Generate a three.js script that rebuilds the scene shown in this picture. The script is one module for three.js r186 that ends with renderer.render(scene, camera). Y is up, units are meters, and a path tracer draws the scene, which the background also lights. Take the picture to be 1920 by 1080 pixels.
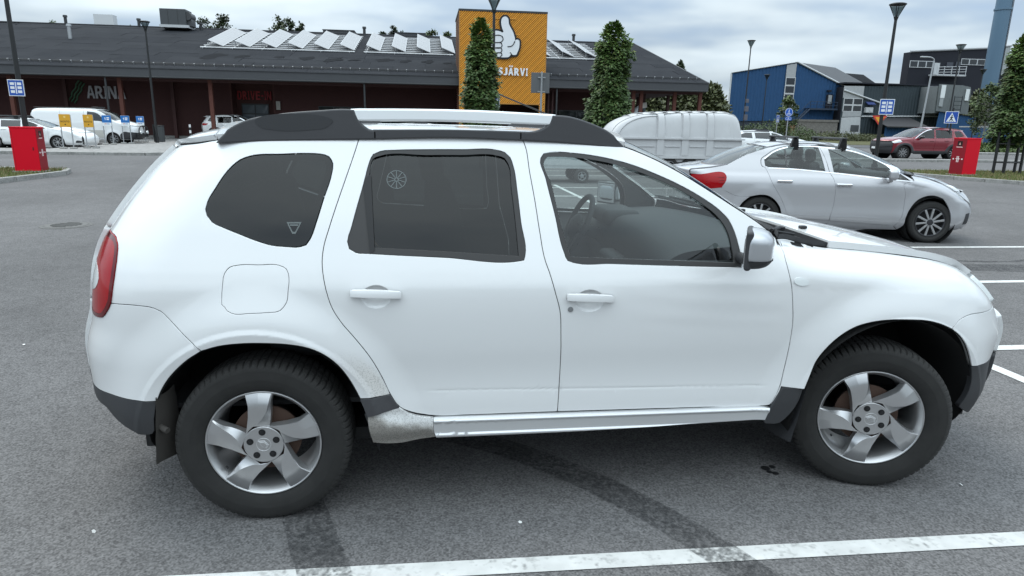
import * as THREE from 'three';
import { mergeGeometries } from 'three/addons/utils/BufferGeometryUtils.js';
import { RoundedBoxGeometry } from 'three/addons/geometries/RoundedBoxGeometry.js';
import { FontLoader } from 'three/addons/loaders/FontLoader.js';
import { TextGeometry } from 'three/addons/geometries/TextGeometry.js';

const scene = new THREE.Scene();
const R = d => d * Math.PI / 180;
// ---------- camera: a phone held at eye height, a few metres from the white car. World: x along the white car (front = +x), z towards the camera, metres, rear axle at x = 0
const camera = new THREE.PerspectiveCamera(46.73, 16 / 9, 0.1, 2000);
camera.rotation.order = 'YXZ';
camera.position.set(0.656, 1.592, 3.401);
camera.rotation.set(R(-13.83), R(-7.4), R(1.08));
scene.add(camera);

const renderer = new THREE.WebGLRenderer({ antialias: true });
renderer.setSize(1024, 576);
renderer.toneMapping = THREE.LinearToneMapping;
renderer.toneMappingExposure = 1.22;
renderer.shadowMap.enabled = true;

// ---------- seeded noise
function rng(seed) { let a = seed >>> 0; return () => { a = (a + 0x6D2B79F5) | 0; let t = Math.imul(a ^ (a >>> 15), 1 | a); t = (t + Math.imul(t ^ (t >>> 7), 61 | t)) ^ t; return ((t ^ (t >>> 14)) >>> 0) / 4294967296; }; }
const hash2 = (x, y, s) => { let h = Math.imul(x | 0, 374761393) ^ Math.imul(y | 0, 668265263) ^ Math.imul(s | 0, 2147483647 ^ 0x5bd1e995); h = Math.imul(h ^ (h >>> 13), 1274126177); return ((h ^ (h >>> 16)) >>> 0) / 4294967296; };
function vnoise(x, y, s = 1, period = 0) {
  const x0 = Math.floor(x), y0 = Math.floor(y), fx = x - x0, fy = y - y0, u = fx * fx * (3 - 2 * fx), v = fy * fy * (3 - 2 * fy);
  const w = period ? k => ((k % period) + period) % period : k => k;
  const a = hash2(w(x0), w(y0), s), b = hash2(w(x0 + 1), w(y0), s), c = hash2(w(x0), w(y0 + 1), s), d = hash2(w(x0 + 1), w(y0 + 1), s);
  return a + (b - a) * u + (c - a) * v + (a - b - c + d) * u * v;
}
function fbm(x, y, oct = 5, s = 1, period = 0) { let t = 0, a = 0.5, n = 0, p = period; for (let i = 0; i < oct; i++) { t += a * vnoise(x, y, s + i * 17, p); n += a; a *= 0.5; x *= 2; y *= 2; p *= 2; } return t / n; }

// ---------- sky: a thin broken overcast, computed as one equirectangular picture of air and clouds
{
  const W = 2048, H = 1024, d = new Float32Array(W * H * 4);
  for (let j = 0; j < H; j++) {
    const el = (0.5 - (j + 0.5) / H) * -Math.PI;        // three's row 0 is the nadir
    const sy = Math.sin(el), cy = Math.cos(el);
    for (let i = 0; i < W; i++) {
      const az = ((i + 0.5) / W - 0.5) * 2 * Math.PI, k = (j * W + i) * 4;
      let r, g, b;
      if (sy < -0.02) { r = 0.16; g = 0.165; b = 0.17; } else {
        const up = Math.max(sy, 0) + 0.085, px = cy * Math.cos(az) / up, pz = cy * Math.sin(az) / up;
        const big = fbm(px * 0.5 + 11.3, pz * 0.5 + 4.1, 5, 3), mid = fbm(px * 1.15 + 3, pz * 1.5, 6, 9);
        const fine = fbm(px * 3.1, pz * 4.2 + 7, 5, 21);
        const c = Math.min(1, Math.max(0, (big * 0.5 + mid * 0.36 + fine * 0.14 - 0.28) / 0.26));      // thickness of the layer
        const lit = Math.min(1, Math.max(0, (big * 0.35 + mid * 0.45 + fine * 0.2 - 0.37) / 0.25));
        const rise = (0.40 + 1.25 * Math.pow(Math.max(sy, 0), 0.8)) * (0.74 + 0.55 * big);                  // an overcast is brighter overhead
        const blue = [0.50, 0.70, 0.98], grey = [0.66, 0.82, 0.98], white = [1.12, 1.28, 1.37];
        const mixc = q => { const cl = grey[q] + (white[q] - grey[q]) * lit; return (blue[q] + (cl - blue[q]) * Math.min(1, c * 1.35)) * rise; };
        r = mixc(0); g = mixc(1); b = mixc(2);
        const h = Math.exp(-Math.max(sy, 0) * 7); r += (0.55 - r) * h * 0.5; g += (0.64 - g) * h * 0.5; b += (0.70 - b) * h * 0.5;
      }
      d[k] = r; d[k + 1] = g; d[k + 2] = b; d[k + 3] = 1;
    }
  }
  const sky = new THREE.DataTexture(d, W, H, THREE.RGBAFormat, THREE.FloatType);
  sky.mapping = THREE.EquirectangularReflectionMapping; sky.minFilter = sky.magFilter = THREE.LinearFilter; sky.needsUpdate = true;
  scene.background = sky; scene.environment = sky;
}
// ---------- the sun behind thin cloud: weak and very soft
const sun = new THREE.DirectionalLight(0xfff3e2, 1.0);
sun.position.set(-13, 40, -17); sun.target.position.set(0, 0, 0);
sun.castShadow = true; sun.shadow.radius = 60; sun.shadow.mapSize.set(2048, 2048);
Object.assign(sun.shadow.camera, { left: -60, right: 60, top: 60, bottom: -60, near: 1, far: 160 });
scene.add(sun, sun.target);

// ---------- naming
const taken = {};
function numbered(name) { const n = taken[name] = (taken[name] ?? -1) + 1; return n ? `${name}_${String(n).padStart(3, '0')}` : name; }
function tag(o, label, category, group) { o.userData.label = label; o.userData.category = category; if (group) o.userData.group = group; return o; }
function shade(o) { o.traverse(m => { if (m.isMesh) m.castShadow = m.receiveShadow = true; }); return o; }
function thing(name, label, category, [x, y, z] = [0, 0, 0], turn = 0, group) {
  const o = new THREE.Group(); o.name = numbered(name); o.position.set(x, y, z); o.rotation.y = turn; scene.add(o);
  return tag(o, label, category, group);
}
function part(name, geo, mat, parent, label) {
  const m = new THREE.Mesh(Array.isArray(geo) ? merge(geo) : geo, mat); m.name = parent === scene ? numbered(name) : name; parent.add(m);
  m.castShadow = m.receiveShadow = true; if (label) m.userData.label = label; return m;
}
function struct(name, geo, mat, parent = scene) { const m = part(name, geo, mat, parent); if (parent === scene) m.userData.kind = 'structure'; return m; }
function copy(o, label) { const c = o.clone(); c.name = numbered(o.name.replace(/_\d{3}$/, '')); c.userData = { ...o.userData }; if (label) c.userData.label = label; scene.add(c); return c; }

// ---------- geometry helpers (all keep position, normal, uv and are indexed)
function merge(list) {
  list = list.filter(Boolean).map(g => { g = g.index ? g : (() => { const n = g.attributes.position.count, a = []; for (let i = 0; i < n; i++) a.push(i); g.setIndex(a); return g; })(); for (const k of Object.keys(g.attributes)) if (!['position', 'normal', 'uv'].includes(k)) g.deleteAttribute(k); if (!g.attributes.uv) g.setAttribute('uv', new THREE.Float32BufferAttribute(new Float32Array(g.attributes.position.count * 2), 2)); g.morphAttributes = {}; return g; });
  return list.length === 1 ? list[0] : mergeGeometries(list, false);
}
function put(g, [x, y, z] = [0, 0, 0], [a, b, c] = [0, 0, 0], order = 'XYZ') {
  g.applyMatrix4(new THREE.Matrix4().compose(new THREE.Vector3(x, y, z), new THREE.Quaternion().setFromEuler(new THREE.Euler(a, b, c, order)), new THREE.Vector3(1, 1, 1))); return g;
}
function bx(w, h, d, p, rot) {                              // a box, uv in metres
  const g = new THREE.BoxGeometry(w, h, d), uv = g.attributes.uv, s = [[d, h], [d, h], [w, d], [w, d], [w, h], [w, h]];
  for (let i = 0; i < 24; i++) uv.setXY(i, uv.getX(i) * s[i >> 2][0], uv.getY(i) * s[i >> 2][1]);
  return put(g, p, rot);
}
const rbx = (w, h, d, r, p, rot, seg = 3) => put(new RoundedBoxGeometry(w, h, d, seg, r), p, rot);
const cyl = (r0, r1, h, p, rot, n = 20) => put(new THREE.CylinderGeometry(r1, r0, h, n), p, rot);
function bar(a, b, r, n = 8, r2 = r) {                      // a round bar from a to b
  const A = new THREE.Vector3(...a), B = new THREE.Vector3(...b), L = A.distanceTo(B), g = new THREE.CylinderGeometry(r2, r, L, n);
  g.applyQuaternion(new THREE.Quaternion().setFromUnitVectors(new THREE.Vector3(0, 1, 0), B.clone().sub(A).normalize())); g.translate((a[0] + b[0]) / 2, (a[1] + b[1]) / 2, (a[2] + b[2]) / 2); return g;
}
function tube(pts, r, n = 40, m = 8, closed = false) { return new THREE.TubeGeometry(new THREE.CatmullRomCurve3(pts.map(p => new THREE.Vector3(...p)), closed, 'centripetal'), n, r, m, closed); }
function quad(a, b, c, d) {                                 // a flat four-cornered sheet, uv in metres along ab and ad
  const g = new THREE.BufferGeometry(), P = [a, b, c, d].map(p => new THREE.Vector3(...p)), n = P[1].clone().sub(P[0]).cross(P[3].clone().sub(P[0])).normalize();
  const e = P[1].clone().sub(P[0]).normalize(), f = n.clone().cross(e);
  g.setAttribute('position', new THREE.Float32BufferAttribute(P.flatMap(p => p.toArray()), 3));
  g.setAttribute('normal', new THREE.Float32BufferAttribute(P.flatMap(() => n.toArray()), 3));
  g.setAttribute('uv', new THREE.Float32BufferAttribute(P.flatMap(p => [p.clone().sub(P[0]).dot(e), p.clone().sub(P[0]).dot(f)]), 2));
  g.setIndex([0, 1, 2, 0, 2, 3]); return g;
}
function plate(pts, depth, p, rot, bevel = 0, holes = []) { // an outline in x, y with a thickness along z
  const s = new THREE.Shape(pts.map(q => new THREE.Vector2(q[0], q[1]))); for (const h of holes) s.holes.push(new THREE.Path(h.map(q => new THREE.Vector2(q[0], q[1]))));
  return put(new THREE.ExtrudeGeometry(s, { depth, bevelEnabled: bevel > 0, bevelSize: bevel, bevelThickness: bevel, bevelSegments: 2, curveSegments: 8 }), p, rot);
}
function lathe(pts, n = 48, p, rot) { return put(new THREE.LatheGeometry(pts.map(q => new THREE.Vector2(q[0], q[1])), n), p, rot); }
function paint(g, f) {                                      // vertex colours: the thing's own colour at each point
  const p = g.attributes.position, c = new Float32Array(p.count * 3); for (let i = 0; i < p.count; i++) { const q = f(p.getX(i), p.getY(i), p.getZ(i), i); c[3 * i] = q[0]; c[3 * i + 1] = q[1]; c[3 * i + 2] = q[2]; }
  g.setAttribute('color', new THREE.BufferAttribute(c, 3)); return g;
}
// ---------- materials
const rgb = (r, g, b) => new THREE.Color().setRGB(r, g, b);
const std = (c, rough = 0.7, o = {}) => new THREE.MeshStandardMaterial({ color: rgb(...c), roughness: rough, ...o });
const phys = (c, rough, o = {}) => new THREE.MeshPhysicalMaterial({ color: rgb(...c), roughness: rough, ...o });
function tex(n, f, o = {}) {                                // n x n computed picture; f(u, v, i, j) gives linear values 0 to 1
  const d = new Uint8Array(n * n * 4);
  for (let j = 0; j < n; j++) for (let i = 0; i < n; i++) { const q = f(i / n, j / n, i, j), k = (j * n + i) * 4; d[k] = q[0] * 255; d[k + 1] = q[1] * 255; d[k + 2] = q[2] * 255; d[k + 3] = 255 * (q[3] ?? 1); }
  const t = new THREE.DataTexture(d, n, n); t.wrapS = t.wrapT = THREE.RepeatWrapping; t.magFilter = t.minFilter = THREE.LinearFilter; t.repeat.set(1 / (o.size ?? 1), 1 / (o.size ?? 1)); t.needsUpdate = true;
  if (o.srgb) t.colorSpace = THREE.SRGBColorSpace; return t;
}
const grey = f => (u, v, i, j) => { const q = Math.min(1, Math.max(0, f(u, v, i, j))); return [q, q, q]; };
function print(w, h, draw) {                                // flat print on a sign
  const c = document.createElement('canvas'); c.width = w; c.height = h; draw(c.getContext('2d'), w, h);
  const t = new THREE.CanvasTexture(c); t.colorSpace = THREE.SRGBColorSpace; t.magFilter = THREE.LinearFilter; return t;
}
const grainTex = tex(256, grey((u, v) => 0.35 + 0.65 * fbm(u * 32, v * 32, 4, 5, 32)), { size: 0.6 });
const dirtTex = tex(512, grey((u, v) => 0.78 + 0.22 * fbm(u * 8, v * 8, 6, 31, 8)), { size: 2.4 });
const paintFilm = { clearcoat: 1, clearcoatRoughness: 0.03 };
const M = {
  white: phys([0.695, 0.70, 0.70], 0.4, paintFilm), plastic: std([0.032, 0.033, 0.036], 0.55), plasticGrey: std([0.05, 0.05, 0.054], 0.5, { bumpMap: grainTex, bumpScale: 0.0006 }),
  rubber: std([0.018, 0.018, 0.019], 0.72), black: std([0.008, 0.008, 0.009], 0.6), gloss: phys([0.012, 0.012, 0.013], 0.25, { clearcoat: 0.6 }),
  silver: std([0.62, 0.625, 0.63], 0.42, { metalness: 0.6 }), alloy: std([0.52, 0.52, 0.525], 0.31, { metalness: 0.8 }), chrome: std([0.75, 0.76, 0.78], 0.12, { metalness: 1 }), steel: std([0.36, 0.37, 0.38], 0.45, { metalness: 0.9 }),
  glass: phys([0.74, 0.80, 0.79], 0.0, { transmission: 1, thickness: 0, ior: 1.52 }), tint: phys([0.12, 0.137, 0.137], 0.0, { transmission: 1, thickness: 0, ior: 1.5, specularIntensity: 0.85 }), smoke: phys([0.32, 0.36, 0.36], 0.0, { transmission: 1, thickness: 0, ior: 1.52 }),
  cloth: std([0.035, 0.036, 0.038], 0.95), dash: std([0.034, 0.036, 0.038], 0.8), trim: std([0.09, 0.09, 0.092], 0.85),
  red: phys([0.30, 0.002, 0.005], 0.2, { clearcoat: 0.35, clearcoatRoughness: 0.02, specularIntensity: 0.3 }), amber: phys([0.7, 0.25, 0.03], 0.15), lens: phys([0.75, 0.78, 0.78], 0.15, { clearcoat: 1 }),
  poleBlack: std([0.012, 0.013, 0.014], 0.45), galv: std([0.40, 0.41, 0.42], 0.45, { metalness: 0.7 }), rust: std([0.085, 0.048, 0.034], 0.85, { map: dirtTex }),
};
// ---------- outline of the white car: half-width of the body at (x along the car from the rear axle, y up)
const lerp = (a, b, t) => a + (b - a) * t, clamp = (v, a, b) => Math.min(b, Math.max(a, v));
const smooth = (a, b, v) => { const t = clamp((v - a) / (b - a), 0, 1); return t * t * (3 - 2 * t); };
function curve(pts) {           // monotone-ish cubic through [u, v] pairs
  const n = pts.length, m = [];
  for (let i = 0; i < n; i++) {
    const a = pts[Math.max(0, i - 1)], b = pts[Math.min(n - 1, i + 1)];
    m.push((b[1] - a[1]) / (b[0] - a[0]));
  }
  return u => {
    if (u <= pts[0][0]) return pts[0][1] + (u - pts[0][0]) * m[0] * 0;
    if (u >= pts[n - 1][0]) return pts[n - 1][1];
    let i = 0; while (pts[i + 1][0] < u) i++;
    const h = pts[i + 1][0] - pts[i][0], t = (u - pts[i][0]) / h, t2 = t * t, t3 = t2 * t;
    return (2 * t3 - 3 * t2 + 1) * pts[i][1] + (t3 - 2 * t2 + t) * h * m[i] + (3 * t2 - 2 * t3) * pts[i + 1][1] + (t3 - t2) * h * m[i + 1];
  };
}
const sideProfile = curve([[0.2, 0.80], [0.3, 0.84], [0.38, 0.862], [0.46, 0.870], [0.55, 0.868], [0.62, 0.872], [0.72, 0.884], [0.82, 0.890], [0.9, 0.890], [0.965, 0.884], [1.02, 0.868], [1.06, 0.853], [1.1, 0.837], [1.2, 0.796], [1.3, 0.751], [1.4, 0.703], [1.48, 0.660], [1.53, 0.627], [1.57, 0.590], [1.62, 0.5]]);
const tailEnd = curve([[0.2, -0.60], [0.3, -0.68], [0.37, -0.767], [0.466, -0.817], [0.55, -0.825], [0.66, -0.825], [0.72, -0.812], [0.8, -0.785], [0.88, -0.772], [0.95, -0.762], [1.04, -0.743], [1.116, -0.714], [1.175, -0.678], [1.254, -0.624], [1.31, -0.58], [1.375, -0.527], [1.435, -0.467], [1.485, -0.415], [1.56, -0.36]]);
const noseEnd = curve([[0.2, 3.36], [0.3, 3.40], [0.385, 3.44], [0.44, 3.467], [0.55, 3.482], [0.64, 3.49], [0.70, 3.484], [0.763, 3.456], [0.8, 3.437], [0.85, 3.41], [0.91, 3.37], [0.97, 3.335], [1.05, 3.29], [1.3, 3.2]]);
const hoodLine = curve([[1.9, 1.16], [2.1, 1.125], [2.35, 1.094], [2.47, 1.083], [2.616, 1.069], [2.763, 1.053], [2.915, 1.030], [3.07, 0.991], [3.187, 0.945], [3.3, 0.88], [3.5, 0.80]]);
const creaseY = x => 0.541 - 0.0165 * (x - 0.6);                     // the pressed line low on the doors
function halfWidth(x, y) {
  let w = sideProfile(y);
  if (x > 2.0) {                                                   // the wing rolls over into the bonnet
    const yh = hoodLine(x), s = clamp((y - (yh - 0.15)) / 0.15, 0, 0.992);
    const wf = sideProfile(Math.min(y, 0.94)) - (sideProfile(Math.min(y, 0.94)) - 0.70) * (1 - Math.sqrt(1 - s ** 2.4)) / 0.88;
    w = lerp(w, wf, smooth(2.02, 2.3, x));
  }
  if (x < 0.2) w -= 0.03 * ((0.2 - x) / 0.6) ** 2 * 0.6;
  if (x > 2.3) w -= 0.022 * (x - 2.3) ** 2;
  for (const cx of [0, 2.673]) {                                   // flared arches
    const r = Math.hypot(x - cx, y - 0.345), up = smooth(0.12, 0.34, y) * (1 - smooth(1.0, 1.12, y));
    const f = r < 0.465 ? 0.040 + (r - 0.40) * 0.10 : r < 0.485 ? lerp(0.0465, 0.038, (r - 0.465) / 0.02) : 0.038 * (1 - smooth(0.455, 0.645, r) * 1) / (1 - smooth(0.455, 0.645, 0.485));
    w = Math.max(w, w + Math.max(0, f) * up);
  }
  const cz = (y - creaseY(x)) / 0.0045; if (x > 0.62 && x < 2.115 && Math.abs(cz) < 3) w -= 0.0018 * Math.exp(-cz * cz) * smooth(0.62, 0.72, x) * smooth(2.115, 2.05, x);
  if (x > 1.35 && x < 2.2 && y > 0.72 && y < 1.04) w += 0.0006 * smooth(1.35, 1.75, x) * smooth(2.2, 2.05, x) * smooth(0.72, 0.86, y) * smooth(1.04, 0.98, y) * (Math.sin(y * 78 + x * 3 + 1.4 * Math.sin(x * 4)) + 0.5 * Math.sin(y * 41 - x * 5));
  let a = (tailEnd(y) + 0.45 - x) / 0.45;
  if (a > 0) w *= Math.max(1e-4, 1 - Math.min(a, 1) ** 2.6) ** (1 / 2.6);
  a = (x - noseEnd(y) + 0.55) / 0.55;
  if (a > 0) w *= Math.max(1e-4, 1 - Math.min(a, 1) ** 2.6) ** (1 / 2.6);
  return w;
}
// ---------- sheet metal: an outline in the side view, laid on the body surface z = f(x, y), with rolled edges and thickness
function outline(text, step = 0.02) {                       // "x,y x,y* ..." : a smooth closed line; * marks a corner
  const P = text.trim().split(/\s+/).map(t => { const [x, y] = t.replace('*', '').split(',').map(Number); return { x, y, c: t.includes('*') }; }), n = P.length, out = [];
  for (let i = 0; i < n; i++) {
    const p1 = P[i], p2 = P[(i + 1) % n], p0 = p1.c ? null : P[(i + n - 1) % n], p3 = p2.c ? null : P[(i + 2) % n];
    const L = Math.hypot(p2.x - p1.x, p2.y - p1.y), k = Math.max(1, Math.round(L / step));
    const d = (a, b, c) => { const u = Math.hypot(b.x - a.x, b.y - a.y), v = Math.hypot(c.x - b.x, c.y - b.y); return [0, 1].map(q => { const A = q ? 'y' : 'x'; return ((b[A] - a[A]) / u * v + (c[A] - b[A]) / v * u) / (u + v) * L; }); };
    const m1 = p0 ? d(p0, p1, p2) : [p2.x - p1.x, p2.y - p1.y], m2 = p3 ? d(p1, p2, p3) : [p2.x - p1.x, p2.y - p1.y];
    for (let s = 0; s < k; s++) {
      const t = s / k, t2 = t * t, t3 = t2 * t, a = 2 * t3 - 3 * t2 + 1, b = t3 - 2 * t2 + t, c = 3 * t2 - 2 * t3, e = t3 - t2;
      out.push([a * p1.x + b * m1[0] + c * p2.x + e * m2[0], a * p1.y + b * m1[1] + c * p2.y + e * m2[1]]);
    }
  }
  return out;
}
const areaOf = p => { let a = 0; for (let i = 0; i < p.length; i++) { const q = p[(i + 1) % p.length]; a += p[i][0] * q[1] - q[0] * p[i][1]; } return a / 2; };
function inset(poly, d) {                                   // moves a counter-clockwise outline inwards by d
  const n = poly.length;
  return poly.map((p, i) => {
    const a = poly[(i + n - 1) % n], b = poly[(i + 1) % n];
    let ux = p[0] - a[0], uy = p[1] - a[1], vx = b[0] - p[0], vy = b[1] - p[1]; const u = Math.hypot(ux, uy) || 1e-9, v = Math.hypot(vx, vy) || 1e-9;
    ux /= u; uy /= u; vx /= v; vy /= v; let nx = -(uy + vy), ny = ux + vx; const l = Math.hypot(nx, ny) || 1e-9; nx /= l; ny /= l;
    const cosHalf = Math.max(0.45, nx * -uy + ny * ux); return [p[0] + nx * d / cosHalf, p[1] + ny * d / cosHalf];
  });
}
function panel(o) {
  // o: line (closed polyline), holes, f(x, y) -> z, side (+1 right, -1 left), off, gap, flange, res
  const { f, side = 1, off = 0, gap = 0.0022, flange = 0.03, res = 0.05 } = o;
  const F = (x, y) => f(x, y) + off;
  const N = (x, y) => { const e = 0.003, a = (F(x + e, y) - F(x - e, y)) / (2 * e), b = (F(x, y + e) - F(x, y - e)) / (2 * e), l = Math.hypot(a, b, 1); return [-a / l, -b / l, 1 / l]; };
  const ccw = p => areaOf(p) < 0 ? p.slice().reverse() : p;
  const outer = inset(ccw(o.line), gap), holes = (o.holes || []).map(h => inset(ccw(h), -gap).reverse());
  const V2 = p => p.map(q => new THREE.Vector2(q[0], q[1]));
  let tri = THREE.ShapeUtils.triangulateShape(V2(outer), holes.map(V2)).map(t => t.slice());
  const P = [...outer, ...holes.flat()].map(p => [p[0], p[1]]), Z = P.map(p => F(p[0], p[1]));
  for (let pass = 0; pass < 11; pass++) {                    // split long edges, the same way on both sides of an edge
    const mid = new Map(), key = (a, b) => a < b ? a * 1e6 + b : b * 1e6 + a;
    const long = (a, b) => Math.hypot(P[a][0] - P[b][0], P[a][1] - P[b][1], Z[a] - Z[b]) > (o.fine ? Math.min(res, o.fine((P[a][0] + P[b][0]) / 2, (P[a][1] + P[b][1]) / 2)) : res);
    const m = (a, b) => { const k = key(a, b); if (!mid.has(k)) { mid.set(k, P.length); P.push([(P[a][0] + P[b][0]) / 2, (P[a][1] + P[b][1]) / 2]); Z.push(F(P[P.length - 1][0], P[P.length - 1][1])); } return mid.get(k); };
    const next = []; let split = false;
    for (const [a, b, c] of tri) {
      const e = [long(a, b), long(b, c), long(c, a)], n = e[0] + e[1] + e[2];
      if (!n) { next.push([a, b, c]); continue; } split = true;
      if (n === 3) { const p = m(a, b), q = m(b, c), r = m(c, a); next.push([a, p, r], [p, b, q], [r, q, c], [p, q, r]); }
      else if (n === 1) { const [i, j, k] = e[0] ? [a, b, c] : e[1] ? [b, c, a] : [c, a, b], p = m(i, j); next.push([i, p, k], [p, j, k]); }
      else { const [i, j, k] = !e[0] ? [a, b, c] : !e[1] ? [b, c, a] : [c, a, b], p = m(j, k), q = m(k, i); // edges jk and ki are long
        next.push([p, k, q]); const D = (s, t) => Math.hypot(P[s][0] - P[t][0], P[s][1] - P[t][1]); if (D(i, p) < D(j, q)) next.push([i, j, p], [i, p, q]); else next.push([i, j, q], [j, p, q]); }
    }
    tri = next; if (!split) break;
  }
  const pos = [], nor = [], uv = [], idx = [];
  P.forEach((p, i) => { const n = N(p[0], p[1]); pos.push(p[0], p[1], Z[i]); nor.push(...n); uv.push(p[0], p[1]); });
  for (const t of tri) idx.push(...t);
  if (flange > 0) for (const loop of [outer, ...holes]) {   // rolled edge, then the flange going in
    const n = loop.length, base = pos.length / 3;
    loop.forEach((p, i) => {
      const a = loop[(i + n - 1) % n], b = loop[(i + 1) % n]; let tx = b[0] - a[0], ty = b[1] - a[1]; const l = Math.hypot(tx, ty) || 1e-9; tx /= l; ty /= l;
      const ox = ty, oy = -tx, s = N(p[0], p[1]), z = F(p[0], p[1]), e = Math.min(0.0015, gap * 0.7);
      const push = (x, y, zz, nn) => { pos.push(x, y, zz); nor.push(...nn); uv.push(x, y); };
      const mix = [s[0] + ox, s[1] + oy, s[2]], ml = Math.hypot(...mix);
      push(p[0], p[1], z, s); push(p[0] + ox * e, p[1] + oy * e, z - 0.0018, mix.map(q => q / ml)); push(p[0] + ox * e, p[1] + oy * e, z - 0.004, [ox, oy, 0]); push(p[0] + ox * e * 0.3, p[1] + oy * e * 0.3, z - flange, [ox, oy, 0]);
    });
    for (let i = 0; i < n; i++) for (let r = 0; r < 3; r++) { const a = base + i * 4 + r, b = base + ((i + 1) % n) * 4 + r; idx.push(a, a + 1, b, b, a + 1, b + 1); }
  }
  if (side < 0) { for (let i = 2; i < pos.length; i += 3) { pos[i] = -pos[i]; nor[i] = -nor[i]; } for (let i = 0; i < idx.length; i += 3) [idx[i + 1], idx[i + 2]] = [idx[i + 2], idx[i + 1]]; }
  const g = new THREE.BufferGeometry();
  g.setAttribute('position', new THREE.Float32BufferAttribute(pos, 3)); g.setAttribute('normal', new THREE.Float32BufferAttribute(nor, 3)); g.setAttribute('uv', new THREE.Float32BufferAttribute(uv, 2)); g.setIndex(idx);
  return g;
}
function mirrored(g) {                                      // the same shape on the other side of the car
  g = g.clone(); const p = g.attributes.position, n = g.attributes.normal; for (let i = 0; i < p.count; i++) { p.setZ(i, -p.getZ(i)); n.setZ(i, -n.getZ(i)); }
  const a = g.index.array; for (let i = 0; i < a.length; i += 3) { const t = a[i + 1]; a[i + 1] = a[i + 2]; a[i + 2] = t; } return g;
}
// a sheet across the car: stations {e: [x, y, z] at the side, c: [x, y] in the middle}, from side to side; s0..s1 is the share of the width
function across(st, o = {}) {
  const { p = 2.2, n = 10, m = 28, s0 = -1, s1 = 1, thick = 0.02, flip = false } = o;
  const sp = k => { const C = new THREE.CatmullRomCurve3(st.map(k), false, 'centripetal'); return C; };
  const E = sp(s => new THREE.Vector3(...s.e)), Cc = sp(s => new THREE.Vector3(s.c[0], s.c[1], 0)), rows = (st.length - 1) * n, pos = [], uv = [], idx = [];
  const k = st.length - 1, at = (C, t) => C.getPoint(t);
  for (let i = 0; i <= rows; i++) { const t = i / rows, e = at(E, t), c = at(Cc, t);
    for (let j = 0; j <= m; j++) { const s = s0 + (s1 - s0) * j / m, w = Math.abs(s) ** (st.p ?? p); pos.push(c.x + (e.x - c.x) * w, c.y + (e.y - c.y) * w, e.z * s); uv.push(c.x + (e.x - c.x) * w, e.z * s); } }
  for (let i = 0; i < rows; i++) for (let j = 0; j < m; j++) { const a = i * (m + 1) + j, b = a + m + 1; flip ? idx.push(a, a + 1, b, b, a + 1, b + 1) : idx.push(a, b, a + 1, b, b + 1, a + 1); }
  const g = new THREE.BufferGeometry(); g.setAttribute('position', new THREE.Float32BufferAttribute(pos, 3)); g.setAttribute('uv', new THREE.Float32BufferAttribute(uv, 2)); g.setIndex(idx); g.computeVertexNormals();
  if (!thick) return g;
  const nr = g.attributes.normal.array, ring = [], P2 = [], I2 = [];
  for (let j = 0; j <= m; j++) ring.push(j); for (let i = 1; i <= rows; i++) ring.push(i * (m + 1) + m); for (let j = m - 1; j >= 0; j--) ring.push(rows * (m + 1) + j); for (let i = rows - 1; i > 0; i--) ring.push(i * (m + 1));
  ring.forEach(v => { for (const dpt of [0, flip ? -thick : thick]) P2.push(...[0, 1, 2].map(q => pos[3 * v + q] - nr[3 * v + q] * dpt)); });
  ring.forEach((v, i) => { const a = 2 * i, b = 2 * ((i + 1) % ring.length); I2.push(a, b, a + 1, b, b + 1, a + 1); });
  const h = new THREE.BufferGeometry(); h.setAttribute('position', new THREE.Float32BufferAttribute(P2, 3)); h.setIndex(I2); h.computeVertexNormals();
  return merge([g, h]);
}
// ---------- the asphalt: one sheet to the horizon, finer near the camera
const asphaltTex = tex(1024, (u, v) => { const a = fbm(u * 340, v * 340, 2, 3, 340), b = fbm(u * 24, v * 24, 4, 8, 24), s = vnoise(u * 340, v * 340, 41, 340), d = vnoise(u * 200, v * 200, 47, 200); const q = clamp(0.43 + 0.52 * (a - 0.5) + 0.10 * (b - 0.5) + (s > 0.84 ? 0.34 * (s - 0.76) : 0) - (d < 0.14 ? 0.6 * (0.14 - d) : 0), 0.08, 1); return [q, q, q]; }, { size: 2.2 });
const asphaltBump = tex(1024, grey((u, v) => 0.6 * fbm(u * 256, v * 256, 2, 3, 256) + 0.4 * vnoise(u * 340, v * 340, 41, 340)), { size: 2.2 });
M.asphalt = phys([0.352, 0.342, 0.340], 0.92, { specularIntensity: 0.25, map: asphaltTex, bumpMap: asphaltBump, bumpScale: 0.004, vertexColors: true });
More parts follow.
